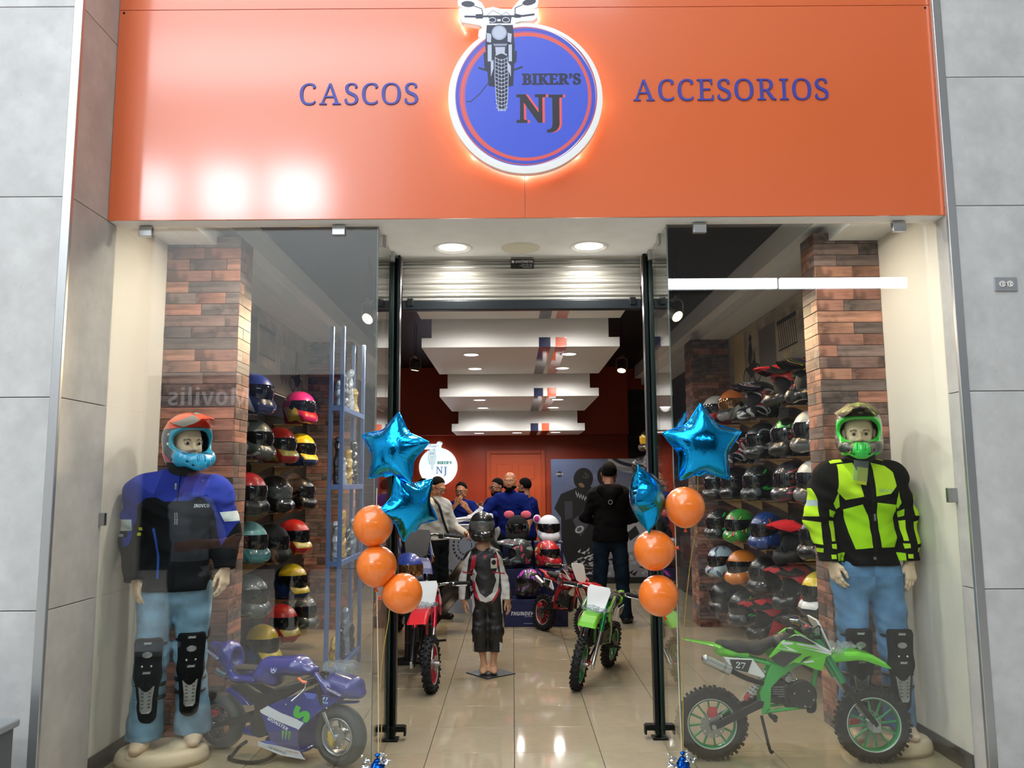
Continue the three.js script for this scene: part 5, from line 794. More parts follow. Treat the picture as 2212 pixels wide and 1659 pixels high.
// ---------------------------------------------------------------- round halo-lit sign on the fascia
const sx = (px) => (px - 1101.8) * 0.0026, sy = (py) => 3.703 - (py - 210) * 0.00274, zx = (c) => 940 + c / 4.149, zy = (c) => c / 4.149;
function drawEmblem(g, X, Y, S, lit) {   // X,Y map zoom pixels to canvas; S pixels per zoom pixel
  const pg = (pts, c) => poly(g, pts.map((p) => [X(p[0]), Y(p[1])]), c), ln = (pts, c, w) => { g.strokeStyle = c; g.lineWidth = w * S; g.lineJoin = g.lineCap = 'round'; g.beginPath(); pts.forEach((p, i) => (i ? g.lineTo(X(p[0]), Y(p[1])) : g.moveTo(X(p[0]), Y(p[1])))); g.stroke(); };
  const ring = (cx, cy, rx, ry, c, w) => { g.strokeStyle = c; g.lineWidth = w * S; g.beginPath(); g.ellipse(X(cx), Y(cy), rx * S, ry * S, 0, 0, 7); g.stroke(); }, fill = (cx, cy, rx, ry, c, rot = 0) => { g.fillStyle = c; g.beginPath(); g.ellipse(X(cx), Y(cy), rx * S, ry * S, rot, 0, 7); g.fill(); };
  const blue = lit ? '#f3faf8' : '#4159d2', red = lit ? '#eef6f4' : '#e05a50', K = lit ? '#1d6a63' : '#1c2440', GR = lit ? '#e6efee' : '#b9c2d6', D = lit ? '#b9d2d0' : '#17203a';
  fill(808, 872, 640, 640, blue); if (!lit) { ring(805, 872, 640, 632, '#eef0f6', 18); ring(812, 865, 632, 612, '#c0585e', 12); ring(800, 868, 622, 625, '#e9ecf5', 8); ring(812, 870, 604, 590, '#3d4fc4', 26); ring(812, 872, 572, 560, red, 30); ring(804, 866, 588, 578, '#b2588c', 5); ring(818, 876, 556, 546, '#d8605c', 8); }
  // motorcycle seen from the front
  pg([[465, 230], [700, 230], [718, 420], [700, 780], [650, 790], [540, 790], [480, 780], [450, 420]], D); pg([[435, 480], [480, 470], [480, 660], [445, 640]], D); pg([[700, 480], [735, 460], [730, 560], [700, 600]], D); ln([[395, 618], [460, 640]], D, 16); ln([[700, 640], [780, 612]], D, 16); ln([[480, 750], [400, 850], [320, 920], [285, 918]], D, 8);
  for (const [a, b] of [[472, 508], [660, 690]]) { pg([[a, 410], [b, 405], [b, 560], [a, 560]], GR); pg([[a - 8, 300], [b, 310], [b - 6, 390], [a - 8, 380]], GR); }
  pg([[500, 560], [525, 545], [525, 620], [500, 700]], GR); pg([[650, 560], [680, 600], [680, 700], [655, 640]], GR); pg([[540, 430], [630, 430], [625, 490], [545, 490]], GR); pg([[520, 400], [650, 400], [640, 420], [530, 420]], '#8893ac');
  fill(577, 300, 76, 74, D); fill(577, 300, 68, 66, GR); ring(577, 300, 60, 58, '#7d88a2', 4);
  pg([[480, 150], [690, 150], [680, 215], [490, 215]], D); ring(515, 183, 32, 22, '#dfe6ee', 6); ring(638, 183, 32, 22, '#dfe6ee', 6); pg([[560, 176], [590, 176], [590, 196], [560, 196]], '#eef2f4'); ln([[470, 140], [520, 95], [600, 140], [640, 112], [685, 150]], lit ? D : '#5a6478', 4);
  ln([[270, 150], [370, 152], [440, 150], [700, 150], [790, 148], [890, 135]], D, 17); pg([[365, 130], [430, 128], [430, 170], [365, 170]], D); pg([[715, 125], [780, 140], [770, 165], [715, 165]], D);
  ln([[430, 130], [420, 80], [340, 50]], D, 7); ln([[722, 130], [722, 75], [790, 45]], D, 7); fill(295, 36, 60, 28, D, 0.06); fill(850, 22, 62, 28, D, -0.2);
  pg([[545, 500], [635, 500], [652, 640], [648, 900], [630, 990], [560, 990], [545, 900], [538, 640]], D); for (let i = 0; i < 14; i++) { const y = 530 + i * 34; ln([[545, y], [595, y + 22], [648, y]], GR, 6); for (const x of [568, 595, 622]) ln([[x, y + 8], [x, y + 32]], GR, 5); } ln([[540, 520], [536, 700], [548, 900], [565, 1000], [630, 1000], [648, 900], [656, 700], [648, 520]], GR, 6); ln([[548, 500], [595, 478], [640, 500]], GR, 14);
  g.textAlign = 'left'; g.textBaseline = 'alphabetic'; g.fillStyle = lit ? '#146b60' : '#1b2145'; g.font = 'bold ' + 132 * S + 'px serif'; g.fillText('BIKER’S', X(778), Y(770), 535 * S); g.strokeStyle = g.fillStyle; g.lineWidth = 9 * S; g.strokeText('BIKER’S', X(778), Y(770), 535 * S);
  g.font = 'bold ' + 345 * S + 'px serif'; const NJ = (dx, c) => { g.fillStyle = c; g.fillText('N', X(722 + dx), Y(1108), 270 * S); g.fillText('J', X(1015 + dx), Y(1112), 180 * S); g.strokeStyle = c; g.lineWidth = 8 * S; g.strokeText('N', X(722 + dx), Y(1108), 270 * S); g.strokeText('J', X(1015 + dx), Y(1112), 180 * S); }; if (!lit) NJ(22, '#e45a64'); NJ(0, lit ? '#6f86a8' : '#22222a');
}
{
  const s = thing('round_sign', 'round blue shop sign with white rim and motorcycle emblem, lit from behind', 'sign', [0, 0, 0]), Z = -4.325;
  const x0 = sx(zx(60)), x1 = sx(zx(1560)), y0 = sy(zy(1640)), y1 = sy(zy(-40));
  const T = ctex(1200, 1344, (g, W, H) => { g.fillStyle = '#eceeea'; g.fillRect(0, 0, W, H); drawEmblem(g, (c) => (c - 60) / 1500 * W, (c) => (c + 40) / 1680 * H, W / 1500, false); });
  const face = phys(0xffffff, 0.4, { map: T, clearcoat: 0.4, clearcoatRoughness: 0.2 }), rim = std(0xe4e6e2, 0.5);
  const circ = []; for (let i = 0; i < 90; i++) { const a = i / 90 * Math.PI * 2; circ.push([sx(zx(808 + 690 * Math.cos(a))), sy(zy(885 - 672 * Math.sin(a)))]); }
  const head = [[385, 330], [392, 275], [425, 252], [400, 232], [240, 205], [222, 150], [215, 105], [245, 75], [205, 50], [200, 5], [215, -35], [330, -30], [420, 20], [450, 75], [520, 62], [600, 80], [690, 85], [740, 20], [800, -35], [930, -38], [938, 20], [925, 70], [880, 90], [915, 110], [925, 165], [880, 195], [760, 200], [720, 215], [860, 300], [600, 520]].map((p) => [sx(zx(p[0])), sy(zy(p[1]))]);
  mesh('round_face', planarUV(plate(circ, 0.04, { bevel: 0.002, z: Z }), x0, x1, y0, y1), face, s); mesh('emblem_face', planarUV(plate(head, 0.038, { bevel: 0.002, z: Z + 0.0012 }), x0, x1, y0, y1), face, s);
  for (let i = 0; i < 6; i++) { const a = i / 6 * Math.PI * 2 + 0.4; mesh('standoff', rod([0.09 + 0.3 * Math.cos(a), 3.69 + 0.3 * Math.sin(a), Z - 0.02], [0.09 + 0.3 * Math.cos(a), 3.69 + 0.3 * Math.sin(a), ZF], 0.008), M.steel, s); }
  const ledM = glow(0xfff8f2, 10), cx = sx(zx(808)), cy = sy(zy(885));
  mesh('led_ring', torus(0.402, 0.007, cx, cy, Z - 0.032, 'z', 8, 72), ledM, s);
  mesh('led_strip', tube([[260, 180], [225, 110], [225, 20], [330, 0], [440, 90], [600, 95], [720, 60], [800, -10], [915, 0], [900, 150], [760, 185]].map((p) => [sx(zx(p[0])), sy(zy(p[1])), Z - 0.032]), 0.006, 6, 80), ledM, s);
  for (let i = 0; i < 8; i++) { const a = i / 8 * Math.PI * 2; const l = new THREE.PointLight(0xfff6f0, 0.012); l.position.set(cx + 0.41 * Math.cos(a), cy + 0.41 * Math.sin(a), Z - 0.04); l.castShadow = true; scene.add(l); }
  for (const [a, b] of [[225, 60], [920, 60]]) { const l = new THREE.PointLight(0xfff6f0, 0.03); l.position.set(sx(zx(a)), sy(zy(b)), Z - 0.04); l.castShadow = true; scene.add(l); }
}
{ // raised letters
  const font = await new FontLoader().loadAsync('fonts/droid/droid_serif_regular.typeface.json'), m = std(0x3a3f9e, 0.5);
  for (const [word, xa, xb, y, label] of [['CASCOS', -1.203, -0.526, 3.704, 'blue serif letters spelling the shorter word on the orange fascia'], ['ACCESORIOS', 0.704, 1.82, 3.715, 'blue serif letters spelling the longer word on the orange fascia']]) {
    const w = thing('word_board', label, 'lettering', [0, 0, 0]); w.name = numbered('sign_lettering'); let x = 0; const L = [];
    for (const ch of word) { const g = new TextGeometry(ch, { font, size: 0.128, depth: 0.006, curveSegments: 6, bevelEnabled: false }); g.computeBoundingBox(); const b = g.boundingBox; g.translate(x - b.min.x, 0, 0); x += b.max.x - b.min.x + 0.022; L.push(g); }
    const k = (xb - xa) / (x - 0.022); for (const g of L) { g.scale(k, 1, 1).translate(xa, y, ZF + 0.0005); mesh('letter', g, m, w); }
  }
}
{ // lit round sign on the back wall
  const s = thing('lit_wall_sign', 'glowing white round sign with emblem on the red back wall', 'sign', [-1.227, 1.83, -13.45]);
  const T = ctex(768, 768, (g, W, H) => { g.fillStyle = '#f6fbfa'; g.fillRect(0, 0, W, H); drawEmblem(g, (c) => (c - 60) / 1500 * W, (c) => (c - 140) / 1500 * H, W / 1500, true); });
  const m = new THREE.MeshStandardMaterial({ color: 0xffffff, map: T, emissive: 0xf0f6ff, emissiveMap: T, emissiveIntensity: 1.0, roughness: 0.5 });
  mesh('lamp_face', planarUV(disc(0.315, 0.06, 0, 0, 0, 'z', 64), -0.34, 0.34, -0.36, 0.34), m, s); mesh('emblem_face', [rbox(0.3, 0.09, 0.055, 0.03, -0.1, 0.335, 0)], m, s); mesh('emblem_mirror', ball(0.05, -0.22, 0.38, 0, 12, 8, 1, 0.7, 0.5), m, s); mesh('emblem_mirror', ball(0.05, 0.02, 0.385, 0, 12, 8, 1, 0.7, 0.5), m, s);
  areaLight(-1.227, 1.83, -13.4, -1.227, 1.83, -10, 0.5, 0.5, 2, 0xdfe6ff);
}
// ---------------------------------------------------------------- balloons
const foil = std(0x1ba6f0, 0.14, 1, { bumpMap: clothBump, bumpScale: 0.0009 });
const starR = (a, Rs) => { const q = ((a / (Math.PI * 2) * 5) % 1 + 1) % 1, t = Math.abs(q - 0.5) * 2, e = Math.sqrt(t * t + 0.0009); return Rs * (0.635 + 0.365 * Math.pow(Math.min(1, e), 1.9)); };
const starField = (() => {   // pillow height inside a unit star: a membrane under pressure
  const n = 90, u = new Float32Array(n * n), ok = new Uint8Array(n * n);
  for (let j = 0; j < n; j++) for (let i = 0; i < n; i++) { const x = i / (n - 1) * 2.1 - 1.05, y = j / (n - 1) * 2.1 - 1.05; ok[j * n + i] = Math.hypot(x, y) < starR(Math.atan2(x, y) + Math.PI * 2, 1) ? 1 : 0; }
  for (let k = 0; k < 1500; k++) for (let j = 1; j < n - 1; j++) for (let i = 1; i < n - 1; i++) { const q = j * n + i; if (ok[q]) u[q] += 1.6 * ((u[q - 1] + u[q + 1] + u[q - n] + u[q + n] + 0.00222) / 4 - u[q]); }
  let m = 0; for (const v of u) m = Math.max(m, v);
  return (x, y) => { const fx = (x + 1.05) / 2.1 * (n - 1), fy = (y + 1.05) / 2.1 * (n - 1), i = Math.floor(fx), j = Math.floor(fy), a = fx - i, b = fy - j, g = (p, q) => u[Math.min(n - 1, q) * n + Math.min(n - 1, p)]; return ((g(i, j) * (1 - a) + g(i + 1, j) * a) * (1 - b) + (g(i, j + 1) * (1 - a) + g(i + 1, j + 1) * a) * b) / m; };
})();
function starGeo(Rs, T) {
  const n = 120, m = 26, P = [], I = [], UV = [];
  for (const s of [1, -1]) for (let j = 0; j <= m; j++) for (let i = 0; i <= n; i++) {
    const a = i / n * Math.PI * 2, r = starR(a, Rs), rho = Math.pow(j / m, 0.8), x = Math.sin(a) * r * rho, y = Math.cos(a) * r * rho, w = Math.sqrt(Math.max(0, starField(x / Rs, y / Rs)));
    const cr = 0.0045 * Math.pow(rho, 6) * Math.sin(a * 47 + 9 * Math.sin(a * 7)) * (j === m ? 0 : 1);
    P.push(x, y, s * (T * w * (1 - Math.pow(rho, 12)) + 0.001 + cr)); UV.push(Math.sin(a) * rho * 1.5, Math.cos(a) * rho * 1.5);
  }
  const S = (m + 1) * (n + 1); for (const k of [0, 1]) for (let j = 0; j < m; j++) for (let i = 0; i < n; i++) { const a = k * S + j * (n + 1) + i, b = a + n + 1; if (k) I.push(a, a + 1, b, b, a + 1, b + 1); else I.push(a, b, a + 1, b, b + 1, a + 1); }
  const g = new THREE.BufferGeometry(); g.setAttribute('position', new THREE.Float32BufferAttribute(P, 3)); g.setAttribute('uv', new THREE.Float32BufferAttribute(UV, 2)); g.setIndex(I); g.computeVertexNormals(); return g;
}
function star(label, pos, rot, Rs, T = Rs * 0.42) {
  const b = thing('star_balloon', label, 'balloon', pos, 0, 'blue foil star balloons'); b.rotation.set(rot[0], rot[1], rot[2], 'YXZ'); mesh('foil_body', starGeo(Rs, T), foil, b);
  mesh('seam_rim', (() => { const p = []; for (let i = 0; i < 100; i++) { const a = i / 100 * Math.PI * 2, r = starR(a, Rs) * 1.012; p.push([Math.sin(a) * r, Math.cos(a) * r, 0]); } return tube(p, 0.003, 5, 200, true); })(), foil, b);
  mesh('filler_tail', sdfGeo([bone([0, -Rs * 0.52, 0], [0.0, -Rs * 0.62, 0], 0.012, 0.008, { s: [1.6, 1, 0.4] }), bone([-0.005, -Rs * 0.62, 0.004], [-0.03, -Rs * 0.68, 0.004], 0.012, 0.014, { s: [1.4, 1, 0.5] })], { k: 0.01, cell: 0.005 }), foil, b); return b;
}
star('upright blue foil star over the stacked orange balloons beside the red dirt bike', [-0.632, 1.73, -4.33], [0, R(-14), R(-7)], 0.2);
star('downward tipped blue foil star tucked under the upright star by the lit wall sign', [-0.553, 1.435, -4.385], [R(8), R(34), R(30)], 0.19);
star('flat facing blue foil star before the helmet wall', [1.015, 1.745, -4.33], [0, R(4), R(1)], 0.222);
star('edge-on blue foil star beside the man in black', [0.712, 1.47, -4.34], [R(-6), R(62), R(24)], 0.19, 0.085);
const latexM = phys(0xff8424, 0.3, { clearcoat: 1, clearcoatRoughness: 0.12, transmission: 0.12, thickness: 0 });
const roundG = lathe(Array.from({ length: 33 }, (_, i) => { const a = i / 32 * Math.PI, r = Math.sin(a), y = -Math.cos(a); return [0.106 * r * (y < 0 ? 1 - 0.06 * y * y : 1), 0.106 * (y < 0 ? y * (1 + 0.05 * y * y) : y)]; }), 48);
function round(label, pos, rot = [0, 0, 0], sc = 1) {
  const b = thing('round_balloon', label, 'balloon', pos, 0, 'orange round balloons'); b.rotation.set(...rot); b.scale.setScalar(sc);
  mesh('latex_body', roundG, latexM, b); mesh('knot', [lathe([[0.002, -0.132], [0.011, -0.13], [0.006, -0.121], [0.004, -0.116], [0.008, -0.108], [0.014, -0.104]], 16)], std(0xe0541a, 0.45), b); return b;
}
round('top orange balloon of the stack beside the white clamp under the upright star', [-0.738, 1.336, -4.33]); round('middle orange balloon of the stack against the glass return', [-0.716, 1.125, -4.33], [0, 0, 0]); round('lowest orange balloon, tied sideways in front of the black guide rail', [-0.58, 0.983, -4.34], [0, 0, R(-80)], 0.98);
round('top orange balloon under the flat facing star', [0.909, 1.421, -4.33]); round('orange balloon tied sideways below the edge-on star', [0.742, 1.196, -4.34], [0, 0, R(95)]); round('lowest orange balloon beside the small green dirt bike', [0.757, 0.966, -4.33], [0, 0, R(15)], 0.98);
const ribM = std(0xd8b860, 0.25, 0.7), ribW = std(0xe6dcc4, 0.4, 0.2);
function ribbon(label, pts, m) { tag(mesh('ribbon', tube(pts, 0.0028, 5, 60), m), label, 'ribbon', 'balloon ribbons'); }
ribbon('pale ribbon running straight down beside the glass return to the foil weight', [[-0.725, 1.53, -4.36], [-0.73, 1.23, -4.39], [-0.72, 0.85, -4.4], [-0.71, 0.5, -4.4], [-0.705, 0.17, -4.4]], ribW);
ribbon('gold ribbon curling from the sideways orange balloon to the foil weight', [[-0.652, 0.985, -4.4], [-0.66, 0.85, -4.4], [-0.69, 0.65, -4.4], [-0.7, 0.45, -4.4], [-0.69, 0.3, -4.4], [-0.7, 0.17, -4.4]], ribM);
ribbon('gold ribbon slanting from the flat facing star past the helmet wall', [[1.0, 1.6, -4.4], [0.985, 1.35, -4.4], [0.94, 1.1, -4.4], [0.9, 0.8, -4.4], [0.885, 0.5, -4.4], [0.875, 0.17, -4.4]], ribM);
ribbon('pale ribbon hanging beside the three orange balloons by the guide rail', [[0.868, 1.33, -4.4], [0.868, 1.0, -4.4], [0.862, 0.6, -4.4], [0.868, 0.17, -4.4]], ribW);
for (const [x, l] of [[-0.71, 'blue and silver foil balloon weight near the blue racing bike'], [0.868, 'blue and silver foil balloon weight near the big green bike']]) {
  const w = thing('balloon_weight', l, 'balloon weight', [x, 0, -4.4], 0, 'foil balloon weights');
  mesh('foil_pouch', sdfGeo([bone([0, 0.05, 0], [0, 0.1, 0], 0.045, 0.026), bone([0.01, 0.1, 0], [0.0, 0.16, 0.01], 0.02, 0.012)], { k: 0.02, cell: 0.006, wrinkle: 0.02, wf: 24, clip: floorCut(0.004) }), std(0x0b55c0, 0.2, 0.9), w);
  mesh('foil_frill', sdfGeo([bone([-0.01, 0.06, 0.02], [-0.06, 0.13, 0.02], 0.012, 0.02, { s: [1, 1, 0.4] }), bone([0.01, 0.06, 0.015], [0.035, 0.15, 0.02], 0.012, 0.018, { s: [1, 1, 0.4] })], { k: 0.01, cell: 0.006, wrinkle: 0.02, wf: 40 }), std(0xd4dce2, 0.18, 1), w);
}
// ---------------------------------------------------------------- back of the shop
{ // panelled door
  const d = struct('door_1', rspan(-0.361, 0.469, 0.005, 2.03, ZB + 0.001, ZB + 0.035, 0.004), std(0xc04c1a, 0.45));
  for (const [x0, x1, y0, y1] of [[-0.26, -0.005, 1.62, 1.86], [0.1, 0.36, 1.62, 1.86], [-0.26, -0.005, 0.9, 1.5], [0.1, 0.36, 0.9, 1.5], [-0.26, -0.005, 0.2, 0.76], [0.1, 0.36, 0.2, 0.76]]) struct('door_panel', [rspan(x0, x1, y0, y1, ZB + 0.03, ZB + 0.042, 0.006), span(x0 - 0.018, x1 + 0.018, y1 + 0.006, y1 + 0.018, ZB + 0.03, ZB + 0.04), span(x0 - 0.018, x1 + 0.018, y0 - 0.018, y0 - 0.006, ZB + 0.03, ZB + 0.04), span(x0 - 0.018, x0 - 0.006, y0 - 0.006, y1 + 0.006, ZB + 0.03, ZB + 0.04), span(x1 + 0.006, x1 + 0.018, y0 - 0.006, y1 + 0.006, ZB + 0.03, ZB + 0.04)], std(0xc04c1a, 0.45), d);
  struct('door_handle', [ball(0.03, 0.41, 0.98, ZB + 0.075), disc(0.028, 0.03, 0.41, 0.98, ZB + 0.045)], M.steel, d);
  struct('trim_1', [rspan(-0.43, -0.361, 0, 2.1, ZB + 0.001, ZB + 0.045, 0.006), rspan(0.469, 0.54, 0, 2.1, ZB + 0.001, ZB + 0.045, 0.006), rspan(-0.361, 0.469, 2.035, 2.1, ZB + 0.001, ZB + 0.045, 0.006)], std(0xb44618, 0.45));
}
{ // printed display panel with riders
  const T = ctex(1024, 1200, (g, W, H) => {
    const gr = g.createLinearGradient(0, 0, W, H * 0.6); gr.addColorStop(0, '#5a6a92'); gr.addColorStop(0.5, '#79809c'); gr.addColorStop(1, '#a7a4a8'); g.fillStyle = gr; g.fillRect(0, 0, W, H);
    for (let i = 0; i < 60; i++) { g.fillStyle = ['rgba(120,130,165,.12)', 'rgba(70,85,130,.1)', 'rgba(180,180,190,.08)'][i % 3]; g.beginPath(); g.ellipse(rnd() * W, rnd() * H * 0.6, rr(40, 160), rr(20, 60), 0, 0, 7); g.fill(); }
    g.fillStyle = '#c9c9cc'; g.beginPath(); g.ellipse(W * 0.82, H * 0.02, 230, 120, 0.2, 0, 7); g.fill(); g.strokeStyle = '#3a3a40'; g.lineWidth = 34; g.beginPath(); g.ellipse(W * 0.86, -40, 240, 110, 0.15, 0.3, 2.6); g.stroke(); g.lineWidth = 5; for (let i = 0; i < 22; i++) { g.beginPath(); g.moveTo(W * (0.6 + i * 0.018), 40 + 50 * Math.sin(i / 7)); g.lineTo(W * (0.63 + i * 0.018), 90 + 40 * Math.sin(i / 6)); g.stroke(); }
    g.fillStyle = '#101114'; g.beginPath(); g.arc(W * 0.09, H * 0.13, 30, 0, 7); g.fill(); g.fillStyle = '#e6e6e6'; g.font = 'bold 26px sans-serif'; g.textAlign = 'center'; g.fillText('MRCR', W * 0.09, H * 0.137);
    g.fillStyle = '#0d0e10'; g.beginPath(); g.ellipse(W * 0.34, H * 0.17, 105, 112, 0.3, 0, 7); g.fill(); poly(g, [[W * 0.28, H * 0.24], [W * 0.1, H * 0.3], [W * 0.03, H * 0.42], [W * 0.1, H * 0.5], [W * 0.1, H * 0.75], [W * 0.2, H], [W * 0.55, H], [W * 0.62, H * 0.5], [W * 0.5, H * 0.28], [W * 0.38, H * 0.22]], '#0e0f11'); g.beginPath(); g.ellipse(W * 0.58, H * 0.15, 95, 110, -0.1, 0, 7); g.fill(); poly(g, [[W * 0.52, H * 0.24], [W * 0.72, H * 0.3], [W * 0.78, H * 0.6], [W * 0.6, H * 0.7]], '#121316');
    g.fillStyle = '#8a6a52'; g.beginPath(); g.ellipse(W * 0.32, H * 0.225, 34, 22, 0.5, 0, 7); g.fill(); g.fillStyle = '#6d6a45'; for (let i = 0; i < 12; i++) g.fillRect(W * (0.33 + rnd() * 0.07), H * (0.12 + rnd() * 0.06), 12, 8); g.strokeStyle = '#cfcfd2'; g.lineWidth = 6; g.beginPath(); g.moveTo(W * 0.26, H * 0.3); for (let i = 0; i < 14; i++) g.lineTo(W * (0.26 + i * 0.013), H * (0.3 + i * 0.005) + (i % 2 ? 22 : -20)); g.stroke();
    g.fillStyle = '#34363c'; poly(g, [[W * 0.14, H * 0.36], [W * 0.22, H * 0.36], [W * 0.22, H * 0.5], [W * 0.14, H * 0.52]], '#3c3e46'); poly(g, [[W * 0.22, H * 0.52], [W * 0.36, H * 0.44], [W * 0.42, H * 0.52], [W * 0.3, H * 0.66]], '#4c4f58'); g.fillStyle = '#c4c6cc'; g.beginPath(); g.ellipse(W * 0.29, H * 0.6, 50, 34, -0.5, 0, 7); g.fill(); g.fillStyle = '#55575e'; g.beginPath(); g.ellipse(W * 0.29, H * 0.6, 30, 20, -0.5, 0, 7); g.fill();
    for (let i = 0; i < 90; i++) { const x = rr(0.2, 0.98) * W, y = rr(0.78, 0.98) * H; poly(g, [[x, y], [x + rr(30, 80), y - rr(10, 40)], [x + rr(20, 60), y + rr(5, 20)]], ['#c2c6cc', '#1a1b1e', '#d5d8dc'][i % 3]); } poly(g, [[W * 0.72, H * 0.62], [W * 0.9, H * 0.5], [W, H * 0.56], [W, H * 0.75], [W * 0.78, H * 0.8]], '#c9cbd0'); poly(g, [[W * 0.78, H * 0.64], [W * 0.88, H * 0.57], [W * 0.92, H * 0.64], [W * 0.82, H * 0.7]], '#2a2b30');
  });
  const p = thing('rider_poster', 'tall grey printed panel of riders in black helmets beside the door', 'poster', [1.36, 0, -12.95]);
  const g = box(1.5, 1.84, 0.05, 0, 1.01, 0); mesh('print', planarUV(g, -0.75, 0.75, 0.09, 1.93), std(0xc8c8c8, 0.45, 0, { map: T }), p); mesh('plinth', rbox(1.54, 0.09, 0.2, 0.006, 0, 0.045, 0), M.blackPlastic, p); mesh('back_brace', [box(0.05, 1.7, 0.3, -0.6, 0.94, -0.2), ][0], M.darkMetal, p);
}
{ // counter with print and papers
  const c = thing('sales_counter', 'sales counter with a pale print of tyre tracks behind the racing suit mannequin', 'counter', [-0.7, 0, -10.25]);
  const T = ctex(512, 512, (g, W, H) => { g.fillStyle = '#8d97a8'; g.fillRect(0, 0, W, H); g.strokeStyle = '#23262c'; for (const [x, y, r] of [[90, 120, 60], [330, 100, 90], [200, 320, 70], [430, 330, 80]]) { g.lineWidth = 16; g.setLineDash([14, 9]); g.beginPath(); g.arc(x, y, r, 0, 7); g.stroke(); g.lineWidth = 8; g.beginPath(); g.arc(x, y, r * 0.6, 0, 7); g.stroke(); } });
  mesh('carcass', planarUV(box(0.78, 1.0, 0.46, 0, 0.5, 0), -0.39, 0.39, 0, 1), std(0xffffff, 0.5, 0, { map: T }), c); mesh('worktop', rbox(0.84, 0.04, 0.52, 0.008, 0, 1.02, 0), std(0xd4d6da, 0.35), c);
  tag(mesh('paper_sheet', rbox(0.5, 0.05, 0.3, 0.008).rotateZ(0.12).rotateY(0.1).translate(-0.5, 1.13, -10.06), std(0xffffff, 0.5, 0, { map: ctex(256, 256, (g, W, H) => { g.fillStyle = '#d8dbe0'; g.fillRect(0, 0, W, H); g.strokeStyle = '#1e2230'; g.lineWidth = 22; g.beginPath(); g.moveTo(30, 40); g.lineTo(180, 220); g.moveTo(200, 20); g.lineTo(60, 240); g.stroke(); }) })), 'white printed carton with dark crossing stripes lying on the counter', 'carton');
  tag(mesh('paper_bag', sdfGeo([bone([-0.48, 1.15, -10.02], [-0.4, 1.26, -10.02], 0.05, 0.02, { s: [1.3, 1, 0.6] })], { k: 0.01, cell: 0.012, wrinkle: 0.02, wf: 14 }), std(0xd4d8e0, 0.6)), 'crumpled white paper bag standing on the counter', 'bag');
  // dark cover hanging from the counter over the parked machine
  const P = [], I = [], n = 24, m = 16; for (let j = 0; j <= m; j++) for (let i = 0; i <= n; i++) { const u = i / n, v = j / m, x = -0.16 - 0.6 * u - 0.1 * v * u + 0.02 * Math.sin(v * 16 + u * 5), y = 1.07 - 0.66 * u * u - 0.5 * v * (0.3 + 0.7 * (1 - u * 0.4)) - 0.06 * Math.sin(Math.PI * u), z = -9.3 + 0.75 * v * 0.6 + 0.35 * u + 0.035 * Math.sin(u * 18 + v * 6); P.push(x, Math.max(0.06, y), z); }
  for (let j = 0; j < m; j++) for (let i = 0; i < n; i++) { const a = j * (n + 1) + i, b = a + n + 1; I.push(a, b, a + 1, b, b + 1, a + 1); }
  const top = P.length / 3; for (let k = 0; k < top; k++) P.push(P[3 * k], P[3 * k + 1] - 0.006, P[3 * k + 2] - 0.006); const I2 = I.slice(); for (let k = 0; k < I.length; k += 3) I2.push(I[k] + top, I[k + 2] + top, I[k + 1] + top);
  const g = new THREE.BufferGeometry(); g.setAttribute('position', new THREE.Float32BufferAttribute(P, 3)); g.setIndex(I2); g.computeVertexNormals(); tag(mesh('dark_cover', g, std(0x17130f, 0.42)), 'black satin cover pulled up by the bald man behind the racing suit mannequin', 'cover');
}
// ---------------------------------------------------------------- helmet boxes in three steps
const boxNavy = std(0x0e1742, 0.5), thunderT = ctex(512, 430, (g, W, H) => { g.fillStyle = '#101a4a'; g.fillRect(0, 0, W, H); g.fillStyle = '#0a0f2c'; g.beginPath(); g.ellipse(W * 0.58, H * 0.14, 62, 16, 0, 0, 7); g.fill(); g.fillStyle = '#e6e8ee'; g.font = 'italic bold 82px sans-serif'; g.textAlign = 'center'; g.fillText('THUNDER', W * 0.56, H * 0.58, W * 0.78); g.font = 'italic 22px sans-serif'; g.fillText('street helmets', W * 0.78, H * 0.64); g.fillRect(W * 0.62, H * 0.87, W * 0.3, 4); });
const labelT = ctex(128, 128, (g, W, H) => { g.fillStyle = '#c9d0de'; g.fillRect(0, 0, W, H); g.strokeStyle = '#1a2450'; g.lineWidth = 9; g.beginPath(); g.moveTo(10, 118); g.lineTo(40, 30); g.lineTo(100, 24); g.lineTo(86, 70); g.lineTo(118, 118); g.moveTo(36, 60); g.lineTo(100, 56); g.stroke(); });
function carton(label, x, y, z, front) {
  const b = thing('helmet_box', label, 'box', [x, y, z], 0, 'navy helmet boxes'); mesh('carton', planarUV(rbox(0.34, 0.29, 0.3, 0.004, 0, 0.145, 0), -0.17, 0.17, 0, 0.29), front === 2 ? std(0xffffff, 0.5, 0, { map: thunderT }) : boxNavy, b);
  if (front !== 2) mesh('label', planarUV(box(0.08, 0.08, 0.002, 0.1, 0.23, 0.151), 0.06, 0.14, 0.19, 0.27), std(0xffffff, 0.5, 0, { map: labelT }), b); mesh('tape', box(0.05, 0.002, 0.302, 0, 0.2905, 0), std(0x1c2456, 0.3), b); return b;
}
carton('navy helmet box lettered in white at floor level beside the red dirt bike wheel', 0.07, 0, -9.22, 2); carton('plain navy helmet box on the floor behind the red dirt bike', 0.425, 0, -9.22, 0);
carton('navy helmet box behind the purple blotched helmet', 0.06, 0, -9.54, 0); carton('upper navy helmet box with pale label behind the purple blotched helmet', 0.06, 0.295, -9.54, 1); carton('navy helmet box low behind the parked red dirt bike seat', 0.42, 0, -9.54, 0); carton('upper navy helmet box with pale label under the red comic helmet', 0.42, 0.295, -9.54, 1);
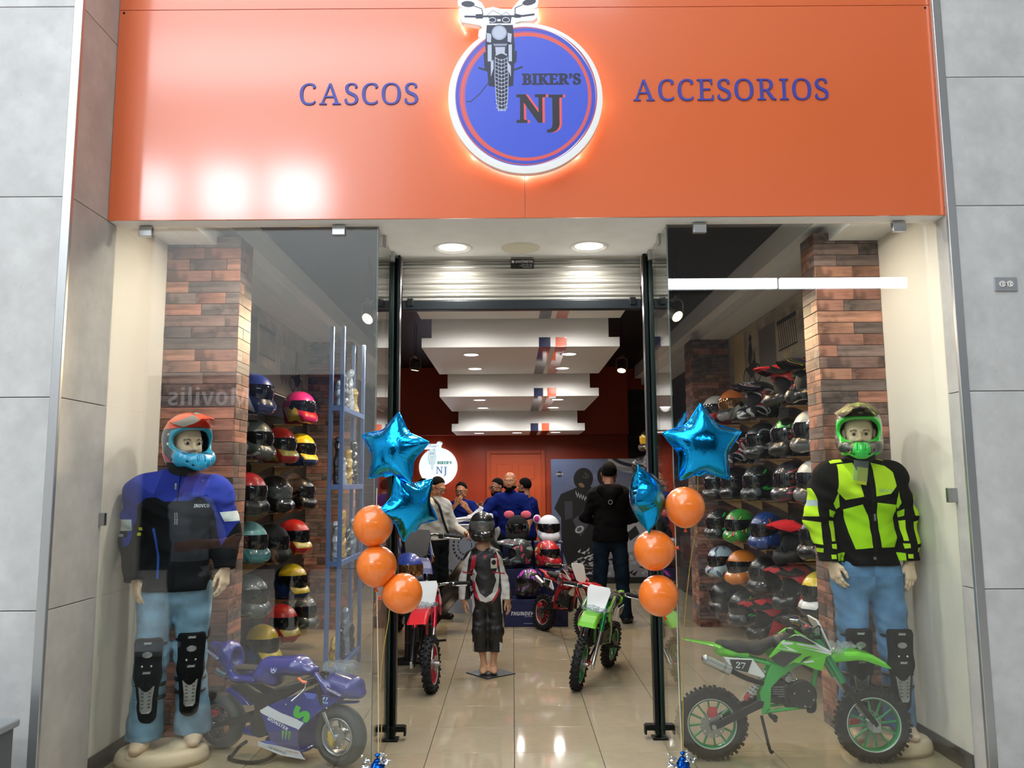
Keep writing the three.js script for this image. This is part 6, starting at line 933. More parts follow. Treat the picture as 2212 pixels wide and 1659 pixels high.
for (const [x, n] of [[0.05, 'black helmet with pink ears'], [0.42, 'white helmet with pink ear']]) for (let i = 0; i < 3; i++) carton(['lowest', 'middle', 'top'][i] + ' navy helmet box in the column under the ' + n, x, 0.285 * i, -9.86, 1);
// ---------------------------------------------------------------- helmet paint jobs
function paint(base, cols, motif, s0) {
  return coat(ctex(512, 256, (g, W, H) => {
    const keep = seed; seed = s0; g.fillStyle = base; g.fillRect(0, 0, W, H);
    const both = (fn) => { g.save(); fn(); g.restore(); g.save(); g.translate(W, 0); g.scale(-1, 1); fn(); g.restore(); };
    if (motif === 'shards') for (let i = 0; i < 34; i++) { const x = rnd() * W, y = rnd() * H, s = rr(20, 70), a = rnd() * 6; poly(g, [[x, y], [x + s * Math.cos(a), y + s * Math.sin(a)], [x + s * 0.6 * Math.cos(a + 0.7), y + s * 0.6 * Math.sin(a + 0.7)]], cols[i % cols.length]); }
    if (motif === 'camo') for (let i = 0; i < 40; i++) { g.fillStyle = cols[i % cols.length]; g.strokeStyle = '#0a0b0b'; g.lineWidth = 4; g.beginPath(); g.ellipse(rnd() * W, rnd() * H, rr(10, 34), rr(8, 22), rnd() * 3, 0, 7); g.fill(); g.stroke(); }
    if (motif === 'swirl') both(() => { for (let i = 0; i < 7; i++) { g.strokeStyle = cols[i % cols.length]; g.lineWidth = rr(6, 16); g.beginPath(); const x = rr(40, 200), y = rr(50, 210); g.moveTo(x - 60, y + 40); g.bezierCurveTo(x - 40, y - 70, x + 70, y - 50, x + 30, y + 10); g.bezierCurveTo(x, y + 40, x + 60, y + 60, x + 90, y + 20); g.stroke(); } });
    if (motif === 'panel') both(() => { poly(g, [[W * 0.18, 0], [W * 0.5, 0], [W * 0.5, H * 0.3], [W * 0.3, H * 0.42], [W * 0.2, H * 0.3]], cols[0]); poly(g, [[W * 0.12, H * 0.5], [W * 0.3, H * 0.5], [W * 0.38, H], [W * 0.2, H]], cols[1 % cols.length]); poly(g, [[W * 0.34, H * 0.55], [W * 0.5, H * 0.62], [W * 0.5, H * 0.8], [W * 0.4, H * 0.8]], cols[2 % cols.length]); });
    if (motif === 'lines') both(() => { for (let i = 0; i < 5; i++) { g.strokeStyle = cols[i % cols.length]; g.lineWidth = rr(4, 10); g.beginPath(); g.moveTo(W * 0.05, H * (0.2 + i * 0.14)); g.lineTo(W * 0.25, H * (0.14 + i * 0.15)); g.lineTo(W * 0.42, H * (0.3 + i * 0.12)); g.stroke(); } });
    if (motif === 'feather') for (let i = 0; i < 60; i++) { const x = rnd() * W, y = rnd() * H; g.save(); g.translate(x, y); g.rotate(rr(-0.6, 0.6)); g.fillStyle = cols[i % cols.length]; g.strokeStyle = '#101418'; g.lineWidth = 3; g.beginPath(); g.moveTo(0, -26); g.quadraticCurveTo(14, 0, 0, 28); g.quadraticCurveTo(-14, 0, 0, -26); g.fill(); g.stroke(); g.restore(); }
    if (motif === 'bones') both(() => { g.strokeStyle = cols[0]; g.fillStyle = cols[0]; g.lineWidth = 12; g.beginPath(); g.moveTo(150, 90); g.lineTo(170, 150); g.stroke(); for (const [x, y] of [[144, 88], [158, 84], [164, 154], [178, 148]]) { g.beginPath(); g.arc(x, y, 9, 0, 7); g.fill(); } g.beginPath(); g.ellipse(110, 180, 12, 26, 0.4, 0, 7); g.fill(); g.strokeStyle = cols[1]; g.lineWidth = 5; g.stroke(); });
    seed = keep;
  }));
}
const BK = '#121314';
const paints = {
  black: M.blackGloss, blackMatt: std(0x151617, 0.6), blackRed: paint(BK, ['#c02430', '#e0343c', BK], 'panel', 11), blackGreen: paint(BK, ['#23b04a', '#1b2a20', '#2fd060'], 'shards', 12), camoGreen: paint('#1c2220', ['#3c474a', '#58646a', '#1ec04c'], 'camo', 13), dragon: paint('#17191b', ['#8b9094', '#c9c6bc', '#55595c'], 'swirl', 14),
  navySwirl: paint('#0d1024', ['#e6e8ea', '#c8cdd2', '#b02830'], 'swirl', 15), rainbow: paint(BK, ['#e0a030', '#2fb050', '#c03040', '#3a50c8'], 'lines', 16), greyOrange: paint('#5c5f60', ['#b9bbb8', '#e0603a', '#222426'], 'panel', 17), purpleLine: paint('#26242e', ['#d03048', '#8a2a3a'], 'lines', 18), silver: paint('#8d8a84', ['#e07a3a', '#cfd2cc', '#3a3c3c'], 'panel', 19), redWhite: paint('#c8202c', ['#e8e6e2', '#1b1b1c', '#e84a54'], 'panel', 20),
  owl: paint('#17408e', ['#1c62c2', '#3b86d8', '#0c1c50', '#d05a34'], 'feather', 21), neon: paint('#3ba83c', ['#a8e038', '#2f7fd0', '#e0503c', '#d04a9a', '#c8f05a'], 'feather', 22), pinkWhite: paint('#b8d4e2', ['#d02a8c', '#3a7ab8', '#eef2f4', '#5a2a70'], 'feather', 23), orangeToon: paint('#e8861e', ['#f2ece0', '#7a2a14'], 'bones', 24), navyYellow: paint('#141b33', ['#e0c428', '#e07a28', '#d8dadc'], 'panel', 25), redPeak: gloss(0xe8303a),
  redYellow: paint('#b81a22', ['#d8231f', '#c9b350', '#d6c25a'], 'panel', 26), blueYellow: paint('#12305e', ['#e4c01c', '#1d58a8', '#e8ca2c'], 'panel', 27), magenta: paint('#b41c5c', ['#d02a88', '#c9b350', '#b81a22'], 'panel', 28), teal: paint('#4a8f98', ['#7fc0c4', '#d9e4e2', '#2f6a70'], 'panel', 29), greyGhost: paint('#4b5254', ['#7e888a', '#a9b0b0', '#33393a'], 'swirl', 30), blueNavy: paint('#1c2a66', ['#2f48a8', '#d0d6e0', '#141c44'], 'panel', 31),
  purple: paint('#16131a', ['#8b3fb8', '#c03ac8', '#a45ad0'], 'camo', 32), tealGrey: paint('#2d3436', ['#7fa3a4', '#5d7d80', '#c24a60'], 'camo', 33), comic: paint('#c41f2c', ['#d8c85a', '#e88a8a', '#c23a44', '#e6dcae'], 'camo', 34), gold: paint('#3a2a14', ['#d8b830', '#c02430', '#e8d040'], 'shards', 35),
};
const shelfM = std(0xd9b27c, 0.55), smoke = phys(0x2a2f33, 0.05, { clearcoat: 1 }), iridi = phys(0xa07040, 0.08, { metalness: 0.8, clearcoat: 1 });
function onShelf(side, kind, name, label, y, z, yaw, o = {}) {
  const X = side > 0 ? XR - 0.012 : XL + 0.012, hx = X - side * 0.24, s = thing('helmet_shelf', 'small pale shelf carrying the ' + label, 'shelf', [X, y - 0.155, z], 0, 'helmet shelves on the ' + (side > 0 ? 'mural wall' : 'rack wall'));
  mesh('board', rbox(0.26, 0.012, 0.09, 0.003, -side * 0.13, 0.006, 0), shelfM, s); mesh('bracket', plate([[0, 0], [-side * 0.2, 0], [0, -0.1]], 0.02, { bevel: 0.002 }), shelfM, s);
  helmet(kind, label + ' on a small shelf', paints[name], { pos: [hx, y, z], rot: [o.pitch || 0, side > 0 ? R(-96 + yaw * 0.75) : R(96 - yaw * 0.75), 0], group: side > 0 ? 'helmets on the mural wall' : 'helmets on the rack wall', peak: o.peak && paints[o.peak], visor: o.visor, sc: o.sc || 1.06 });
}
for (const [k, n, l, y, z, yaw, o] of [
  ['cross', 'rainbow', 'black off-road helmet with coloured stripes and red trim', 2.27, -5.9, 35], ['cross', 'blackRed', 'black adventure helmet with a tall red lined peak', 2.29, -6.38, 25], ['cross', 'navySwirl', 'navy off-road helmet with white swirls', 2.25, -7.15, 30], ['road', 'silver', 'silver and orange helmet with an iridescent visor', 2.29, -7.98, 30, { visor: iridi }], ['road', 'redWhite', 'red and white road helmet in the top row', 2.3, -8.66, 30],
  ['road', 'greyOrange', 'grey helmet with orange cheek panel', 1.9, -5.9, 40], ['road', 'blackGreen', 'black helmet with green shards in the second row', 1.89, -6.4, 30], ['road', 'dragon', 'black helmet with a grey dragon swirl', 1.89, -7.1, 40], ['cross', 'navySwirl', 'navy and white swirl helmet next to the dragon helmet', 1.87, -7.92, 30],
  ['road', 'greyOrange', 'silver grey road helmet next to the purple lined helmet', 1.54, -5.88, 40], ['road', 'purpleLine', 'dark purple helmet with red lines', 1.54, -6.4, 45], ['road', 'camoGreen', 'grey camouflage helmet with green cheeks in the third row', 1.53, -7.25, 40], ['road', 'black', 'plain black helmet in the third row', 1.53, -8.0, 30], ['road', 'dragon', 'black and cream dragon helmet nearest the rear column', 1.51, -8.72, 40],
  ['road', 'black', 'black helmet behind the yellow sleeve', 1.14, -5.86, 30], ['cross', 'blackMatt', 'matt black adventure helmet with a bright red peak', 1.08, -6.36, 40, { peak: 'redPeak' }], ['road', 'owl', 'blue feather patterned helmet', 1.12, -7.1, 55], ['road', 'neon', 'neon green helmet with many coloured feathers', 1.12, -7.93, 50], ['road', 'camoGreen', 'grey camouflage helmet with green cheeks under the flat facing star', 1.1, -8.7, 40],
  ['road', 'navyYellow', 'navy helmet with yellow and orange bands', 0.75, -5.88, 30], ['cross', 'blackRed', 'black off-road helmet with red patch above the green bike seat', 0.74, -6.4, 30], ['road', 'black', 'glossy black road helmet in the fifth row', 0.74, -7.2, 60], ['road', 'orangeToon', 'orange helmet with white bone cartoon print', 0.73, -7.92, 50], ['road', 'pinkWhite', 'pale blue and pink feather helmet', 0.71, -8.7, 45],
  ['cross', 'rainbow', 'black off-road helmet with green and orange stripes behind the handlebar', 0.4, -6.2, 30], ['cross', 'blackRed', 'black off-road helmet with red patch in the lowest row', 0.38, -7.15, 30], ['road', 'camoGreen', 'grey camouflage helmet with green cheeks in the lowest row', 0.35, -7.9, 45], ['road', 'black', 'plain black helmet in the lowest row', 0.35, -8.65, 40]]) onShelf(1, k, n, l, y, z, yaw, o);
for (const [k, n, l, y, z, yaw, o] of [
  ['road', 'blueNavy', 'navy helmet with broad blue panels in the top row', 2.25, -6.35, 35, { sc: 1.1 }], ['road', 'magenta', 'magenta and yellow helmet in the top row', 2.27, -7.75, 35],
  ['road', 'greyGhost', 'dark helmet with a pale green visor glint', 1.89, -6.4, 35], ['road', 'redYellow', 'red helmet with a yellow face in the second row', 1.88, -7.1, 45, { visor: smoke }], ['road', 'blueYellow', 'blue and yellow helmet in the second row', 1.87, -7.8, 40],
  ['road', 'blackRed', 'black helmet with a broad red rim', 1.47, -6.28, 60, { sc: 1.1 }], ['road', 'black', 'black helmet with a clear lifted visor', 1.46, -7.0, 45, { visor: visorClear }], ['road', 'black', 'large glossy black helmet beside the blue rack', 1.46, -7.8, 40],
  ['road', 'teal', 'teal helmet with pale panels', 1.1, -6.35, 50], ['road', 'blackMatt', 'matt black helmet in the fourth row', 1.05, -6.95, 45], ['road', 'redYellow', 'red helmet with a yellow face in the fourth row', 1.06, -7.65, 45],
  ['road', 'greyGhost', 'grey swirl helmet in the fifth row', 0.69, -6.4, 45], ['road', 'blueYellow', 'blue and yellow helmet in the fifth row', 0.66, -7.6, 45],
  ['road', 'redYellow', 'red helmet with a yellow face in the lowest row', 0.34, -7.3, 45], ['road', 'greyGhost', 'grey and black helmet in the lowest row', 0.33, -8.0, 45], ['road', 'blueYellow', 'blue and yellow helmet behind the racing bike tank', 0.26, -6.75, 50]]) onShelf(-1, k, n, l, y, z, yaw, o);
// helmets on the boxes
helmet('road', 'black helmet with purple blotches on the lettered navy box', paints.purple, { pos: [0.17, 0.445, -9.2], rot: [0, R(-70), 0], group: 'helmets on the navy boxes', near: true });
helmet('cross', 'grey teal off-road helmet with pink knob on the second step of boxes', paints.tealGrey, { pos: [0.05, 0.745, -9.52], rot: [0, R(-75), 0], group: 'helmets on the navy boxes', near: true });
helmet('road', 'red and yellow comic print helmet on the second step of boxes', paints.comic, { pos: [0.4, 0.735, -9.5], rot: [0, R(50), 0], group: 'helmets on the navy boxes', near: true, visor: visorDark });
{ const h = helmet('road', 'black plush helmet with two round pink ears on the top box', std(0x0d0d0e, 0.95), { pos: [0.05, 1.0, -9.86], rot: [0, R(-14), 0], group: 'helmets on the navy boxes', near: true, sc: 1.05 }); for (const s of [-1, 1]) mesh('ear', ball(0.052, s * 0.1, 0.17, -0.02, 20, 14, 1.2, 0.85, 0.45), std(0xe86a7c, 0.8), h); }
{ const h = helmet('road', 'white plush covered helmet with a pink ear on the top box', std(0xd9dee6, 0.9), { pos: [0.43, 1.0, -9.84], rot: [0, R(8), 0], group: 'helmets on the navy boxes', near: true, sc: 1.05 }); const e = mesh('ear', ball(0.05, -0.135, 0.12, -0.01, 18, 12, 0.9, 1, 0.5), std(0xd9dee6, 0.9), h); mesh('ear_lining', ball(0.034, -0.14, 0.122, 0.012, 18, 12, 0.9, 1, 0.5), std(0xc2307c, 0.9), e); }
helmet('road', 'blue helmet with a gold visor behind the lowest orange balloon', paints.blueNavy, { pos: [-0.93, 0.78, -7.35], rot: [0, R(25), 0], visor: iridi, near: true });
tag(mesh('helmet_stand', [rod([-0.93, 0, -7.35], [-0.93, 0.62, -7.35], 0.03, 0.03, 16), disc(0.13, 0.02, -0.93, 0.01, -7.35, 'y'), disc(0.1, 0.02, -0.93, 0.63, -7.35, 'y')], M.blackPlastic), 'black pedestal carrying the blue helmet with gold visor', 'stand');
// ---------------------------------------------------------------- murals above the helmets
const muralT = ctex(1024, 256, (g, W, H) => {
  g.fillStyle = '#a89a86'; g.fillRect(0, 0, W, H); for (let i = 0; i < 120; i++) { g.fillStyle = ['rgba(200,188,160,.35)', 'rgba(120,108,90,.3)', 'rgba(214,180,120,.3)', 'rgba(90,84,78,.3)'][i % 4]; g.fillRect(rnd() * W, rnd() * H, rr(10, 90), rr(10, 90)); }
  poly(g, [[0, H], [W, H], [W, 200], [0, 170]], '#8f877c'); g.fillStyle = '#6b6258'; g.fillRect(330, 40, 150, 150); g.fillStyle = '#c8ad78'; g.fillRect(60, 10, 120, 190); g.fillStyle = '#4a453f'; for (let i = 0; i < 12; i++) g.fillRect(700 + i * 12, 120 + (i % 3) * 10, 7, 80);
  const bike = (x, y, s) => { g.strokeStyle = '#17150f'; g.lineWidth = 9 * s; for (const dx of [-55, 55]) { g.beginPath(); g.arc(x + dx * s, y, 34 * s, 0, 7); g.stroke(); } poly(g, [[x - 60 * s, y - 30 * s], [x + 30 * s, y - 60 * s], [x + 60 * s, y - 20 * s], [x, y + 14 * s]], '#241f18'); g.beginPath(); g.moveTo(x + 55 * s, y); g.lineTo(x + 28 * s, y - 90 * s); g.stroke(); g.fillStyle = '#1a1712'; g.beginPath(); g.ellipse(x - 10 * s, y - 90 * s, 20 * s, 46 * s, 0.2, 0, 7); g.fill(); g.beginPath(); g.arc(x - 4 * s, y - 146 * s, 15 * s, 0, 7); g.fill(); };
  bike(250, 190, 0.95); bike(880, 200, 0.8); g.strokeStyle = '#1c1913'; g.lineWidth = 5; for (let i = 0; i < 9; i++) { g.beginPath(); g.moveTo(500 + i * 16, 60); g.lineTo(516 + i * 16, 150); g.lineTo(500 + i * 16, 150); g.stroke(); } g.fillStyle = '#1c1913'; g.fillRect(495, 50, 150, 14);
});
for (const [nm, x, s] of [['motorcycle print mural above the helmets on the green bike side', XR - 0.008, -1], ['motorcycle print mural above the helmets on the blue bike side', XL + 0.008, 1]]) { const g = planarUV(box(0.012, 0.7, 3.46, x, 2.79, -7.25), s < 0 ? -8.98 : -5.52, s < 0 ? -5.52 : -8.98, 2.44, 3.14, 'z', 'y'); tag(mesh('wall_mural', g, std(0xffffff, 0.55, 0, { map: muralT })), nm, 'mural'); }
// ---------------------------------------------------------------- blue metal rack with packets
{
  const r = thing('metal_rack', 'tall open blue metal rack behind the glass, hung with packets', 'rack', [0, 0, 0]), bm = std(0x6f8cc8, 0.4, 0.2);
  for (const x of [-1.46, -1.37]) for (const z of [-6.5, -7.4]) mesh('upright', rspan(x - 0.016, x + 0.016, 0, 2.83, z - 0.016, z + 0.016, 0.004), bm, r);
  for (const y of [0.12, 0.94, 1.54, 2.17]) { mesh('shelf', rspan(-1.46, -1.37, y - 0.015, y, -7.4, -6.5, 0.004), bm, r); mesh('beam', rspan(-1.375, -1.355, y - 0.03, y + 0.012, -7.4, -6.5, 0.004), bm, r); mesh('beam', rspan(-1.46, -1.37, y - 0.03, y + 0.012, -6.505, -6.485, 0.004), bm, r); }
  const pm = [0xd8b040, 0x2a2c30, 0x8fa0b4, 0x3b3f44, 0xb8c0c8].map((c) => phys(c, 0.3, { clearcoat: 0.8, clearcoatRoughness: 0.15 }));
  let i = 0; for (const y of [0.12, 0.94, 1.54, 2.17]) for (const z of [-6.62, -6.82, -7.04, -7.26]) { const h = 0.2 + 0.08 * ((i * 7) % 3), o = mesh('glove_packet', sdfGeo([bone([0, 0.03, 0], [0, h, 0], 0.045, 0.035, { s: [0.8, 1, 1.6] })], { k: 0.01, cell: 0.014, wrinkle: 0.02, wf: 16, ws: i, clip: floorCut(0.002) }), pm[i % 5]); o.position.set(-1.42, y, z); tag(o, ['amber', 'black', 'blue grey', 'charcoal', 'pale silver'][i % 5] + ' plastic glove packet on the ' + ['lowest', 'second', 'third', 'top'][i >> 2] + ' shelf of the blue rack', 'packet', 'packets on the blue rack'); i++; }
}
{ // low planter at the foot of the pillar
  const p = thing('planter_box', 'low dark grey planter box at the foot of the stone pillar', 'planter', [-2.52, 0, -3.62]); mesh('tub', [rspan(-0.3, 0.3, 0, 0.5, -0.14, 0.14, 0.015)], std(0x5b6266, 0.6), p); mesh('rim', rspan(-0.315, 0.315, 0.49, 0.525, -0.155, 0.155, 0.01), std(0x8b9296, 0.5), p);
}
{ // poster stand outside, seen only mirrored in the pane
  const p = thing('poster_stand', 'grey poster stand on the hall floor, mirrored in the pane by the green bike', 'poster stand', [2.05, 0, 0.2]); mesh('board', planarUV(rbox(0.36, 0.9, 0.02, 0.004, 0, 0.5, 0), 0.18, -0.18, 0.05, 0.95), std(0xffffff, 0.5, 0, { map: ctex(256, 640, (g, W, H) => { g.fillStyle = '#83868c'; g.fillRect(0, 0, W, H); g.fillStyle = '#6a3f54'; g.fillRect(20, 60, 216, 130); g.fillStyle = '#101214'; g.font = 'bold 84px sans-serif'; g.textAlign = 'center'; g.fillText('LLEV', W / 2, 300, 220); g.fillText('EN', W / 2, 400, 150); g.fillRect(10, 210, 236, 8); g.fillRect(10, 420, 236, 8); }) }), p); mesh('foot', rbox(0.4, 0.05, 0.3, 0.01, 0, 0.025, 0), M.darkMetal, p);
}
// ---------------------------------------------------------------- child racing suit mannequin
{
  const P = [-0.215, 0, -6.88], q = (x, y, z) => [x, y, z];
  const J = { hipR: q(-0.062, 0.6, 0), hipL: q(0.062, 0.6, 0), knR: q(-0.062, 0.34, 0.012), knL: q(0.07, 0.34, 0.012), anR: q(-0.03, 0.075, -0.01), anL: q(0.045, 0.075, -0.01), toeR: q(-0.035, 0.03, 0.07), toeL: q(0.055, 0.03, 0.07), shR: q(-0.135, 0.95, 0), shL: q(0.065, 0.955, 0), elR: q(-0.19, 0.76, -0.01), elL: q(0.12, 0.77, -0.01), wrR: q(-0.19, 0.6, 0.03), wrL: q(0.165, 0.6, 0.03), neck: q(-0.035, 1.03, 0) };
  const { t, S } = mannequinBody('child_mannequin', 'child mannequin in a black, white and red racing suit', P, J, { headAt: [-0.045, 1.17, 0.01], headTurn: [0, R(4), 0], w: 0.6, lw: 0.62, hs: 0.72, scHead: 0.74, handYaw: [0.5, -0.6], skin: std(0xc99a78, 0.5), cell: 0.009 });
  const tex = ctex(768, 1024, (g, W, H) => {   // x -0.3..0.3, y 0.15..1.05
    const X = (x) => (x + 0.3) / 0.6 * W, Y = (y) => (1.05 - y) / 0.9 * H, Wt = '#d9d9d4', Rd = '#c01c38', pg = (pts, c) => poly(g, pts.map((p) => [X(p[0]), Y(p[1])]), c);
    g.fillStyle = '#101012'; g.fillRect(0, 0, W, H); pg([[-0.075, 1.02], [0.05, 1.02], [0.07, 0.8], [0.05, 0.69], [-0.01, 0.63], [-0.07, 0.69], [-0.09, 0.8]], '#26272b');
    pg([[-0.11, 0.86], [-0.085, 0.82], [-0.1, 0.76], [-0.06, 0.66], [-0.01, 0.625], [0.04, 0.66], [0.075, 0.76], [0.06, 0.8], [0.085, 0.86], [0.1, 0.8], [0.09, 0.68], [0.04, 0.6], [-0.01, 0.585], [-0.06, 0.6], [-0.11, 0.68], [-0.13, 0.78]], Wt);
    pg([[-0.125, 0.96], [-0.085, 0.97], [-0.1, 0.87], [-0.145, 0.82]], Rd); pg([[0.06, 0.97], [0.09, 0.96], [0.1, 0.88], [0.085, 0.86]], Rd); pg([[-0.12, 0.76], [-0.1, 0.74], [-0.095, 0.68], [-0.05, 0.585], [-0.1, 0.63], [-0.125, 0.7]], Rd); pg([[0.1, 0.7], [0.03, 0.57], [0.075, 0.62], [0.105, 0.68]], Rd); pg([[-0.14, 0.62], [-0.115, 0.66], [-0.1, 0.56], [-0.125, 0.48]], Wt); pg([[0.11, 0.62], [0.12, 0.68], [0.13, 0.5], [0.12, 0.49]], Wt);
    for (const s of [-1, 1]) { const c = s < 0 ? -0.155 : 0.095; pg([[c - s * 0.02, 1.0], [c - s * 0.02, 0.99], [c + s * 0.0, 0.92], [c + s * 0.015, 0.8], [c + s * 0.03, 0.6], [c + s * 0.09, 0.6], [c + s * 0.09, 0.85]], Wt); pg([[c - 0.05, 0.83], [c + 0.05, 0.815], [c + 0.05, 0.805], [c - 0.05, 0.82]], Rd); }
    pg([[-0.035, 0.965], [0.0, 0.965], [-0.017, 0.93]], Rd); g.fillStyle = '#e8e6e0'; g.fillRect(X(0.03), Y(0.94), 66, 96); g.fillStyle = '#17181a'; g.beginPath(); g.arc(X(0.055), Y(0.905), 24, 0, 7); g.fill(); pg([[-0.14, 0.25], [-0.11, 0.27], [-0.11, 0.17], [-0.14, 0.17]], Wt); pg([[0.1, 0.27], [0.13, 0.25], [0.13, 0.17], [0.1, 0.17]], Wt);
  });
  const L = [...fat(S.torso, 0.022), ...fat(S.pelvis, 0.022), ...fat([...S.arm('R'), ...S.arm('L')], 0.016), ...['R', 'L'].flatMap((s) => [bone(J['hip' + s], J['kn' + s], 0.078, 0.075), bone(J['kn' + s], [J['an' + s][0] + (s === 'R' ? -0.03 : 0.025), 0.16, 0], 0.072, 0.066)])];
  mesh('racing_suit', planarUV(sdfGeo(L, { k: 0.025, cell: 0.0075, wrinkle: 0.01, wf: 10, clip: (X, Y) => Math.max(0.185 - Y, Math.abs(X) > 0.13 && Y < 0.64 ? 0.605 - Y : -1) }), -0.3, 0.3, 0.15, 1.05), phys(0xffffff, 0.5, { map: tex, clearcoat: 0.3, clearcoatRoughness: 0.3 }), t);
  for (const s of [-1, 1]) mesh('knee_armour', ball(0.055, s < 0 ? -0.075 : 0.085, 0.35, 0.055, 20, 14, 1, 1.15, 0.7), M.blackPlastic, t);
  tag(mesh('floor_plate', box(0.29, 0.008, 0.29).rotateY(R(38)).translate(-0.19, 0.004, -6.9), std(0x3a4046, 0.35, 0.5)), 'grey steel floor plate under the child mannequin', 'plate');
  helmet('road', 'black helmet with silver visor glare on the child mannequin', M.blackGloss, { pos: [P[0] - 0.045, 1.185, P[2] + 0.005], rot: [0, R(4), 0], near: true, visor: visorClear, empty: false, sc: 0.82 });
}
// ---------------------------------------------------------------- visitors
const hairCap = sdfGeo([blob([0, 0.047, -0.02], 0.094, [0.9, 1.02, 1.06])], { k: 0.01, cell: 0.007, clip: (X, Y, Z) => (0.035 + 1.15 * Z - Y) * 0.65 }), beardG = sdfGeo([bone([0, -0.045, 0.035], [0, -0.08, 0.057], 0.071, 0.05), bone([-0.05, -0.05, 0.01], [0.05, -0.05, 0.01], 0.041)], { k: 0.02, cell: 0.007, clip: (X, Y, Z) => Math.max((Y + 0.04 + 0.12 * Math.abs(X)) * 0.8, -(Y + 0.13), Math.abs(X) < 0.03 && Z > 0.06 && Y > -0.066 ? 0.01 : -1) });
function person(label, pos, yaw, h, o) {
  const k = h / 1.75, t = thing('person', label, 'person', pos, yaw, o.group || 'people in the shop'); t.scale.setScalar(k);
  const J = { hipR: [-0.09, 0.93, 0], hipL: [0.09, 0.93, 0], knR: [-0.1, 0.5, 0.02], knL: [0.1, 0.5, 0.02], anR: [-0.11, 0.085, -0.02], anL: [0.11, 0.085, -0.02], toeR: [-0.13, 0.035, 0.13], toeL: [0.13, 0.035, 0.13], shR: [-0.158, 1.4, 0], shL: [0.158, 1.4, 0], elR: [-0.21, 1.13, -0.02], elL: [0.21, 1.13, -0.02], wrR: [-0.19, 0.88, 0.08], wrL: [0.19, 0.88, 0.08], neck: [0, 1.5, 0], ...o.J };
  const S = skeleton(J, (o.w || 1) * 0.92), ht = o.head || [0.1, 0, 0], ha = [0, 1.615, 0.025 + (o.lean || 0)];
  const G = [sdfGeo([...S.pelvis, ...S.torso, ...S.neck, ...S.arm('R'), ...S.arm('L'), ...S.leg('R'), ...S.leg('L'), ...S.foot('R'), ...S.foot('L')], { k: 0.035, cell: 0.017 }), (o.heavy ? headHeavy : headGeo).clone().rotateX(ht[0]).rotateY(ht[1]).translate(...ha), placeHand(handLoose, J.wrR, J.elR, -1, 0.6), placeHand(handLoose, J.wrL, J.elL, 1, -0.6)];
  mesh('body', G, o.skin || M.skin, t); faceParts(t, ha, ht);
  if (o.hair !== null) mesh('hair', [hairCap.clone().rotateX(ht[0]).rotateY(ht[1]).translate(...ha), ...(o.bun ? [ball(0.035, 0, 0.03, -0.12, 14, 10).rotateX(ht[0]).rotateY(ht[1]).translate(...ha)] : [])], o.hair || hairD, t);
  if (o.beard) mesh('beard', beardG.clone().rotateX(ht[0]).rotateY(ht[1]).translate(...ha), hairD, t);
  if (o.glasses) mesh('glasses', [...[-1, 1].map((s) => torus(0.021, 0.0028, s * 0.031, 0.006, 0.104, 'z', 6, 20)), rod([-0.011, 0.008, 0.106], [0.011, 0.008, 0.106], 0.0025), ...[-1, 1].map((s) => rod([s * 0.05, 0.01, 0.1], [s * 0.082, 0.015, 0], 0.0025))].map((g) => g.rotateX(ht[0]).rotateY(ht[1]).translate(...ha)), M.blackPlastic, t);
  const short = o.sleeve === 'short', arms = ['R', 'L'].flatMap((s) => short ? [bone(J['sh' + s], lerp3(J['sh' + s], J['el' + s], 0.78), 0.07, 0.068)] : fat(S.arm(s), 0.014));
  const sh = mesh('shirt', uvXY(sdfGeo([...fat(S.torso, 0.016 + (o.bulk || 0)), ...fat(S.pelvis, 0.016 + (o.bulk || 0)), ...arms], { k: 0.03, cell: 0.013, wrinkle: 0.014, wf: 7, ws: Math.round(h * 100), clip: (X, Y) => Math.max((o.tuck ?? 0.9) - Y, Y - 1.5) }), 2), o.shirt, t);
  mesh('collar', lathe([[0.062, 0], [0.078, 0.0], [0.07, 0.035], [0.06, 0.03]], 20).translate(0, 1.475, 0.005), o.shirt, sh);
  trousers(t, J, S, o.pants, { d: 0.012, hem: 0.05, top: 1.0, cell: 0.015, wrinkle: 0.012, flare: 0.004 });
  for (const s of ['R', 'L']) mesh('shoe', sdfGeo(fat(S.foot(s), 0.012), { k: 0.02, cell: 0.011, clip: (X, Y) => Math.max(0.002 - Y, Y - 0.12) }), o.shoes || M.blackPlastic, t);
  if (o.belt) mesh('belt', lathe([[0.15, -0.02], [0.156, -0.018], [0.156, 0.018], [0.15, 0.02]], 32).scale(1, 1, 0.85).translate(0, 1.0, 0), M.black, t);
  return t;
}
const royal = cloth(0x10226e, { map: fabricTex }), darkPants = cloth(0x121518), whiteShirt = cloth(0xc6c4bc, { map: fabricTex }), blackCloth = cloth(0x0a0a0b), darkDenim = cloth(0x1d2a38, { map: denimTex }), greyUni = cloth(0x8d98a8);
const brown1 = std(0xa8704e, 0.5), brown2 = std(0x8a5a42, 0.5), brown3 = std(0xb8845f, 0.5);
